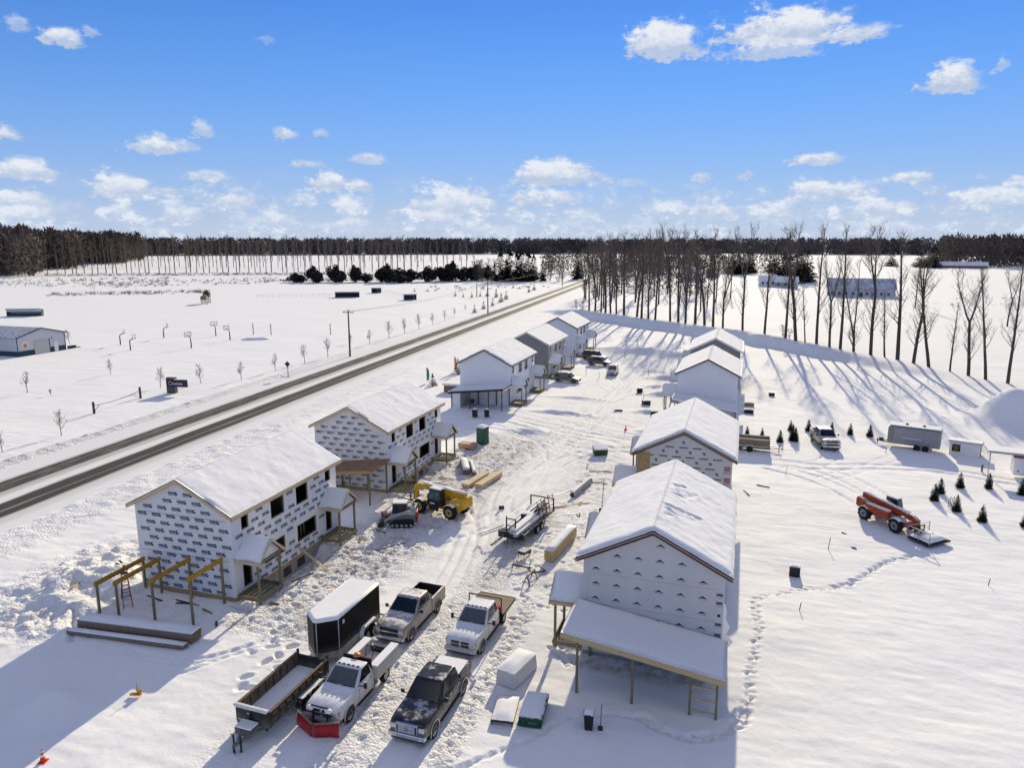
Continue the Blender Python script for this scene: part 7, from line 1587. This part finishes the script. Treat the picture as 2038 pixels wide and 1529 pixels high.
for k, (x_, y_, h_) in enumerate(SPR):
    lb = f'small spruce on the roadside slope, {ordn[k]} counting away along the road' if k < 5 else ['small spruce in the back line, rightmost', 'small spruce in the back line, second from right', 'small spruce in the back line, third from right', 'small spruce in the back line, fourth from right', 'small spruce in the back line, second from left', 'small spruce in the back line, leftmost', 'lone dark spruce beside the far utility pole, left one', 'lone dark spruce beside the far utility pole, right one', 'tiny spruce above the right dugout'][k - 5]
    t = thing('spruce_tree', lb, 'tree', (x_, y_, 0), rnd.uniform(0, 6), 'small spruces by the road'); s = h_ / 3.2; t.scale = (s, s, s); mesh_obj('trunk', SPM[k % 3][0], t); mesh_obj('foliage', SPM[k % 3][1], t)
for x_, y_, h_, lb in ((-50.1, 112.2, 2.3, 'round little pine beside the green feather flag'), (-50.2, 124.2, 3.0, 'little pine beside the orange feather flag')):
    t = thing('pine_tree', lb, 'tree', (x_, y_, gz(x_, y_)), 0, 'little pines left of the houses'); s = h_ / 3.2; t.scale = (s * 1.25, s * 1.25, s); mesh_obj('trunk', SPM[0][0], t); mesh_obj('foliage', SPM[0][1], t)
BIG = [conifer(540 + k, 22., 4.6, 26, 16, 'pine_dark', 1.2, -.18, .04, .8, .10) for k in range(2)]
BP = [(-145.5, 433, 22.5), (-141, 437, 23), (-137, 440, 20), (-133.5, 438, 22), (-130, 441, 21), (-127, 443, 18), (-152, 440, 12), (-105, 470, 22), (-122, 446, 14), (-146, 446, 15)]
for k, (x_, y_, h_) in enumerate(BP):
    t = thing('spruce_tree', f'tall dark spruce of the roadside clump, {ordn[k]} in the clump', 'tree', (x_, y_, 0), rnd.uniform(0, 6), 'tall spruce clump'); s = h_ / 22.; t.scale = (s, s, s); mesh_obj('trunk', BIG[k % 2][0], t); mesh_obj('foliage', BIG[k % 2][1], t)
def bush(seed, h, w, n, mt_):
    rr = random.Random(seed); b_ = MB(); t_ = MB(); t_.cyl((0, 0, -.2), (0, 0, h * .8), h * .03, .02, 6)
    lobes = [(rr.gauss(0, w * .38), rr.gauss(0, w * .38), h * rr.uniform(.25, .62), w * rr.uniform(.35, .6), h * rr.uniform(.22, .40)) for _ in range(7)] + [(0, 0, h * .68, w * .35, h * .32)]
    for k in range(n):
        x0, y0, z0, r_, v_ = lobes[rr.randrange(8)]; d = Vector((rr.gauss(0, 1), rr.gauss(0, 1), rr.gauss(0, 1))).normalized() * rr.uniform(.7, 1.05)
        p = Vector((x0 + d.x * r_, y0 + d.y * r_, max(.05 * h, z0 + d.z * v_))); s = h * rr.uniform(.05, .11); u = Vector((rr.gauss(0, 1), rr.gauss(0, 1), rr.gauss(0, .6))).normalized(); w_ = u.cross(d).normalized()
        b_.poly([p - u * s - w_ * s * .5, p + u * s - w_ * s * .3, p + w_ * s * .9])
    return t_.mesh('trunk', 'bark'), b_.mesh('foliage', mt_)
BUSH = [bush(600 + k, 10., 6., 900, 'pine_dark') for k in range(3)]
HD = [(-262, 386, 6, 1.5), (-258, 384, 5, 1.8), (-252, 390, 10, 1.), (-247, 386, 7, 1.4), (-240, 396, 11, .9), (-233, 392, 7, 1.3), (-228, 398, 10, 1.1), (-221, 398, 6, 1.6), (-214, 404, 8, 1.5), (-208, 402, 11, 1.2), (-203, 408, 9, 1.4), (-196, 410, 8, 1.6), (-197, 396, 6, 1.5), (-188, 418, 10, 1.3), (-182, 424, 9, 1.5), (-176, 428, 12, 1.2), (-170, 434, 9, 1.5), (-164, 440, 10, 1.3), (-159, 446, 9, 1.4), (-184, 440, 8, 1.5), (-172, 450, 8, 1.5)]
for k, (x_, y_, h_, w_) in enumerate(HD):
    lb = f'bushy evergreen of the far field hedge, {ordn[k]} from its left end' if k < 12 else f'bushy evergreen of the far field hedge, {ordn[20 - k]} from its right end'
    t = thing('evergreen_bush', lb, 'tree', (x_, y_, 0), rnd.uniform(0, 6), 'evergreens of the field hedge'); s = h_ / 10.; t.scale = (s * w_ * .85, s * w_ * .85, s); mesh_obj('trunk', BUSH[k % 3][0], t); mesh_obj('foliage', BUSH[k % 3][1], t)
RS = [(-4.7, 520, 19.5, 1.5), (2, 547, 18, 1.6), (-9, 530, 17, 1.5), (18.8, 553, 19, 1.5), (22, 473, 18, 1.5), (27.9, 451, 20.5, 1.5), (31.5, 462, 21, 1.6), (35, 477, 20.5, 1.5), (136.7, 808, 14, 2.2), (164, 770, 19, 2.2), (170, 790, 20, 2.4), (158, 785, 16, 2.4), (-20, 470, 15, 1.5), (25, 470, 17, 1.7)]
for k, (x_, y_, h_, w_) in enumerate(RS):
    t = thing('spruce_tree', f'dark spruce by the far farmyard behind the bank trees, {ordn[k]} in the yard', 'tree', (x_, y_, gz(x_, y_)), rnd.uniform(0, 6), 'spruces of the farmyard'); s = h_ / 22.; t.scale = (s * w_, s * w_, s); mesh_obj('trunk', BIG[k % 2][0], t); mesh_obj('foliage', BIG[k % 2][1], t)
m_ = [bare_tree(700 + k, 9., .16, fork=.25, bstart=.1, nb=20, spread=.9, blen=.34, twigs=5, upness=.6, fine=.03, fan=3) for k in range(2)]
SHR = [(a.mesh('trunk', 'bark'), b_.mesh('crown', 'twig')) for a, b_ in m_]
SB = [(-50.5, 234.5, 4.5), (-53, 236, 3.5), (9.0, 178.6, 3.2), (10.4, 177.2, 2.6), (-160, 432, 14), (-155, 425, 12), (-165, 440, 13), (-150, 428, 10), (-118, 450, 14), (-112, 456, 15), (-110, 440, 10), (-98, 480, 16), (-88, 500, 15), (-160, 455, 15), (-170, 462, 13), (-80, 470, 14), (-70, 440, 13), (-62, 400, 14), (-72, 380, 12), (-60, 360, 13)]
for k, (x_, y_, h_) in enumerate(SB):
    lb = ['bare bush at the road end of the poplar row', 'smaller bare bush by the road end of the poplar row', 'brushy suckers at the foot of a bank poplar', 'smaller suckers at the foot of a bank poplar'][k] if k < 4 else f'bare broad tree around the spruce clump, {ordn[k - 4]} in the thicket'
    tree_thing('bare_tree', lb, 'tree', x_, y_, gz(x_, y_) - .05, h_ / 9., SHR[k % 2], rnd.uniform(0, 6), 'bare bushes and broad trees')
# windbreak rows far across the field
FP = []
for k in range(4):
    tr_, cr_ = bare_tree(800 + k, 26., .34, bstart=.3, nb=15, spread=.42, blen=.26, twigs=3, upness=1.2, fine=.06, fan=2, crook=.012)
    n0 = len(tr_.v); tr_.v += cr_.v; tr_.f += [tuple(i + n0 for i in f) for f in cr_.f]; tr_.sm += cr_.sm; tr_.mi += cr_.mi; FP.append(tr_.mesh('poplar', ['twig', 'twig_tan'][k % 2]))
rows = [((-513, 432), (-336, 518), 40, 'front'), ((-336, 518), (-215, 585), 26, 'front'), ((-640, 560), (-300, 660), 54, 'middle'), ((-760, 760), (-330, 880), 46, 'rear')]
for (a, b_, n, which) in rows:
    for k in range(n):
        f = (k + rnd.uniform(-.2, .2)) / n; x_, y_ = a[0] + (b_[0] - a[0]) * f, a[1] + (b_[1] - a[1]) * f + rnd.uniform(-2, 2)
        o = mesh_obj('windbreak_poplar', FP[rnd.randrange(4)]); s = rnd.uniform(.9, 1.2); o.location = (x_, y_, -.1); o.scale = (s, s, s); o.rotation_euler = (0, 0, rnd.uniform(0, 6))
        tag(o, f'bare poplar of the {which} windbreak row across the far snow field', 'tree', f'{which} windbreak poplars')

# ------------------------------------------------------------------ distant woods: masses of bare crowns
def woods(name, label, pts, mt_, h0, h1, leaves, seed, wide=.34, low=.04, big=1.):
    """each tree a stem with a cloud of small twig faces"""
    r = np.random.default_rng(seed); n = len(pts); P_ = np.array(pts); H_ = r.uniform(h0, h1, n)
    V, F = [], []
    k = leaves
    t = r.random((n, k)) ** .75; ang = r.uniform(0, 2 * np.pi, (n, k)); rad = np.sqrt(r.random((n, k))) * wide * np.sin(np.pi * np.clip(t * .82 + .14, 0, 1)) ** .8
    cx = P_[:, None, 0] + rad * np.cos(ang) * H_[:, None]; cy = P_[:, None, 1] + rad * np.sin(ang) * H_[:, None]; cz = H_[:, None] * (low + (1 - low) * t)
    s = H_[:, None] * r.uniform(.025, .085, (n, k)) * big; d = r.normal(0, 1, (n, k, 3)); d[..., 2] = np.abs(d[..., 2]) * 1.6; d /= np.linalg.norm(d, axis=-1, keepdims=True)
    e = r.normal(0, 1, (n, k, 3)); e -= (e * d).sum(-1, keepdims=True) * d; e /= np.linalg.norm(e, axis=-1, keepdims=True)
    c = np.stack([cx, cy, cz], -1); s = s[..., None]
    tri = np.stack([c - e * s * .35, c + e * s * .35, c + d * s * 1.6], 2).reshape(-1, 3)
    stem = []
    for (x_, y_), hh in zip(P_, H_):
        w = hh * .012; stem += [(x_ - w, y_, -1), (x_ + w, y_, -1), (x_, y_ + w * .5, hh * .9), (x_, y_ - w, -1), (x_, y_ + w, -1), (x_ + w * .3, y_, hh * .9)]
    V = np.concatenate([tri, np.array(stem)]); F = np.arange(len(V)).reshape(-1, 3)
    me = bpy.data.meshes.new(name); me.vertices.add(len(V)); me.vertices.foreach_set('co', V.astype(np.float32).ravel()); me.loops.add(F.size); me.loops.foreach_set('vertex_index', F.ravel().astype(np.int32)); me.polygons.add(len(F)); me.polygons.foreach_set('loop_start', np.arange(0, F.size, 3, dtype=np.int32)); me.update(); me.materials.append(M(mt_))
    o = mesh_obj(name, me); tag(o, label, 'woods', kind='stuff'); return o
rw = random.Random(5)
def scatter(a, b_, n, depth, jit=0.):
    o = []
    for _ in range(n):
        f = rw.random(); g = rw.random(); x_, y_ = a[0] + (b_[0] - a[0]) * f, a[1] + (b_[1] - a[1]) * f; d = Vector((x_, y_)).normalized(); o.append((x_ + d.x * g * depth, y_ + d.y * g * depth))
    return o
pl = scatter((-760, 392), (-478, 392), 330, 90) + scatter((-780, 500), (-566, 505), 300, 120) + scatter((-840, 640), (-655, 645), 300, 120) + scatter((-1000, 760), (-745, 760), 260, 120)
woods('left_woods', 'dense dark bare woods at the left edge of the field', pl, 'woods', 22, 36, 170, 3, .34, .02, 1.25)
far = scatter((-1150, 960), (-330, 1480), 1150, 130) + scatter((-330, 1480), (500, 1500), 800, 130) + scatter((500, 1500), (1500, 1100), 620, 130) + scatter((-1700, 600), (-1150, 960), 320, 130)
woods('far_woods', 'long dark line of bare forest along the horizon', far, 'woods_far', 15, 31, 110, 4, .5, .0, 1.7)
woods('right_woods', 'bare woodlot on the right horizon behind the farm', scatter((175, 800), (520, 760), 380, 150) + scatter((330, 520), (520, 520), 110, 60), 'woods', 24, 31, 150, 6, .36, .03, 1.2)
woods('mid_woods', 'bare grey thicket behind the bank poplars', scatter((-75, 480), (-30, 480), 40, 60) + scatter((-140, 520), (-60, 560), 60, 90) + scatter((-40, 520), (30, 560), 34, 60) + scatter((-60, 330), (-15, 300), 14, 60), 'woods', 13, 20, 130, 8, .34)
# low brush in the fields
def brush(name, label, pts, h0, h1, seed):
    r = random.Random(seed); b_ = MB()
    for (x_, y_) in pts:
        hh = r.uniform(h0, h1)
        for q in range(9):
            a = r.uniform(0, 6.28); l = hh * r.uniform(.5, 1.1); w_ = .05 * hh + .02; dx_, dy_ = math.cos(a) * l * .55, math.sin(a) * l * .55; ox, oy = r.gauss(0, hh * .4), r.gauss(0, hh * .4)
            b_.poly([(x_ + ox - w_, y_ + oy, -.05), (x_ + ox + w_, y_ + oy, -.05), (x_ + ox + dx_, y_ + oy + dy_, l)])
    o = b_.build(name, 'brush'); tag(o, label, 'brush', kind='stuff')
bp_ = scatter((-440, 268), (-300, 330), 420, 110) + scatter((-330, 300), (-225, 420), 260, 70) + scatter((-480, 400), (-300, 480), 420, 40) + scatter((-300, 250), (-245, 290), 150, 22) + scatter((-290, 385), (-180, 440), 150, 14)
brush('field_brush', 'dry brush poking through the snow before the windbreak', bp_, .6, 1.8, 9)
brush('slope_brush', 'thin dry brush on the slope behind the dugouts', scatter((-150, 330), (-100, 380), 40, 40) + scatter((60, 300), (140, 330), 60, 20) + scatter((80, 345), (200, 380), 70, 10) + [(-64 + rw.uniform(-6, 6), 40 + rw.uniform(0, 150)) for _ in range(0)], .5, 1.6, 11)

# ------------------------------------------------------------------ farm behind the bank trees
bn = thing('barn', 'long pale barn with grey snowy roof behind the bank trees', 'barn', (49, 358, gz(49, 358)), R(-4))
part('wall', 'barn_wall', bn, (-13.5, 13.5, -6, 6, -.3, 3.6)); m = MB()
for s in (-1, 1): m.hexa([(-14, 0, 7.6), (14, 0, 7.6), (14, s * 6.6, 3.3), (-14, s * 6.6, 3.3)], [(-13.2, 0, 7.9), (13.2, 0, 7.9), (14, s * 6.6, 3.6), (-14, s * 6.6, 3.6)])
m.build('roof', 'barn_roof', bn)
for k in range(9): part('window' if k != 4 else 'door', 'dark_glass', bn, (-12 + k * 2.8, -11 + k * 2.8 + (.6 if k == 4 else 0), -6.05, -6.01, .9 if k != 4 else 0, 2.0))
for s in (-1, 1): m = MB(); m.poly([(s * 13.5, -6, 3.6), (s * 13.5, 6, 3.6), (s * 13.5, 0, 7.6)]); m.build('gable', 'barn_wall', bn)
def farmhouse(label, x, y, w, l, h, rz, wallm='siding_white'):
    t = thing('farm_house', label, 'house', (x, y, gz(x, y)), rz, 'far farm houses'); part('wall', wallm, t, (-w / 2, w / 2, -l / 2, l / 2, -.2, h)); m = MB()
    for s in (-1, 1): m.hexa([(-w / 2 - .4, 0, h + l * .34), (w / 2 + .4, 0, h + l * .34), (w / 2 + .4, s * (l / 2 + .5), h - .2), (-w / 2 - .4, s * (l / 2 + .5), h - .2)], [(-w / 2 - .4, 0, h + l * .34 + .3), (w / 2 + .4, 0, h + l * .34 + .3), (w / 2 + .4, s * (l / 2 + .5), h + .1), (-w / 2 - .4, s * (l / 2 + .5), h + .1)])
    rf = m.build('roof', 'snow', t); part('chimney', 'brick_brown', rf, (w * .2, w * .2 + .7, -.4, .4, h, h + l * .34 + 1.2))
    for s in (-1, 1): m = MB(); m.poly([(s * w / 2, -l / 2, h), (s * w / 2, l / 2, h), (s * w / 2, 0, h + l * .34)]); m.build('gable', wallm, t)
    for k in range(3):
        for z in ([1.0] if h < 4 else [1.0, 3.6]): part('window', 'dark_glass', t, (-w * .38 + k * w * .3, -w * .38 + k * w * .3 + 1.0, -l / 2 - .05, -l / 2 - .01, z, z + 1.3))
farmhouse('white two storey farm house glimpsed between the bank poplars', -31, 431, 11, 9, 5.6, R(12)); farmhouse('small snow-roofed farm shed left of the spruces', 10.5, 390, 8, 7, 2.6, R(5)); farmhouse('low snow-roofed farm shed before the spruces', 19.5, 388, 10, 7, 2.8, R(-8), 'siding_lgrey')
farmhouse('far low farm building before the right woodlot', 190, 775, 40, 9, 2.4, R(-4), 'brick_brown')
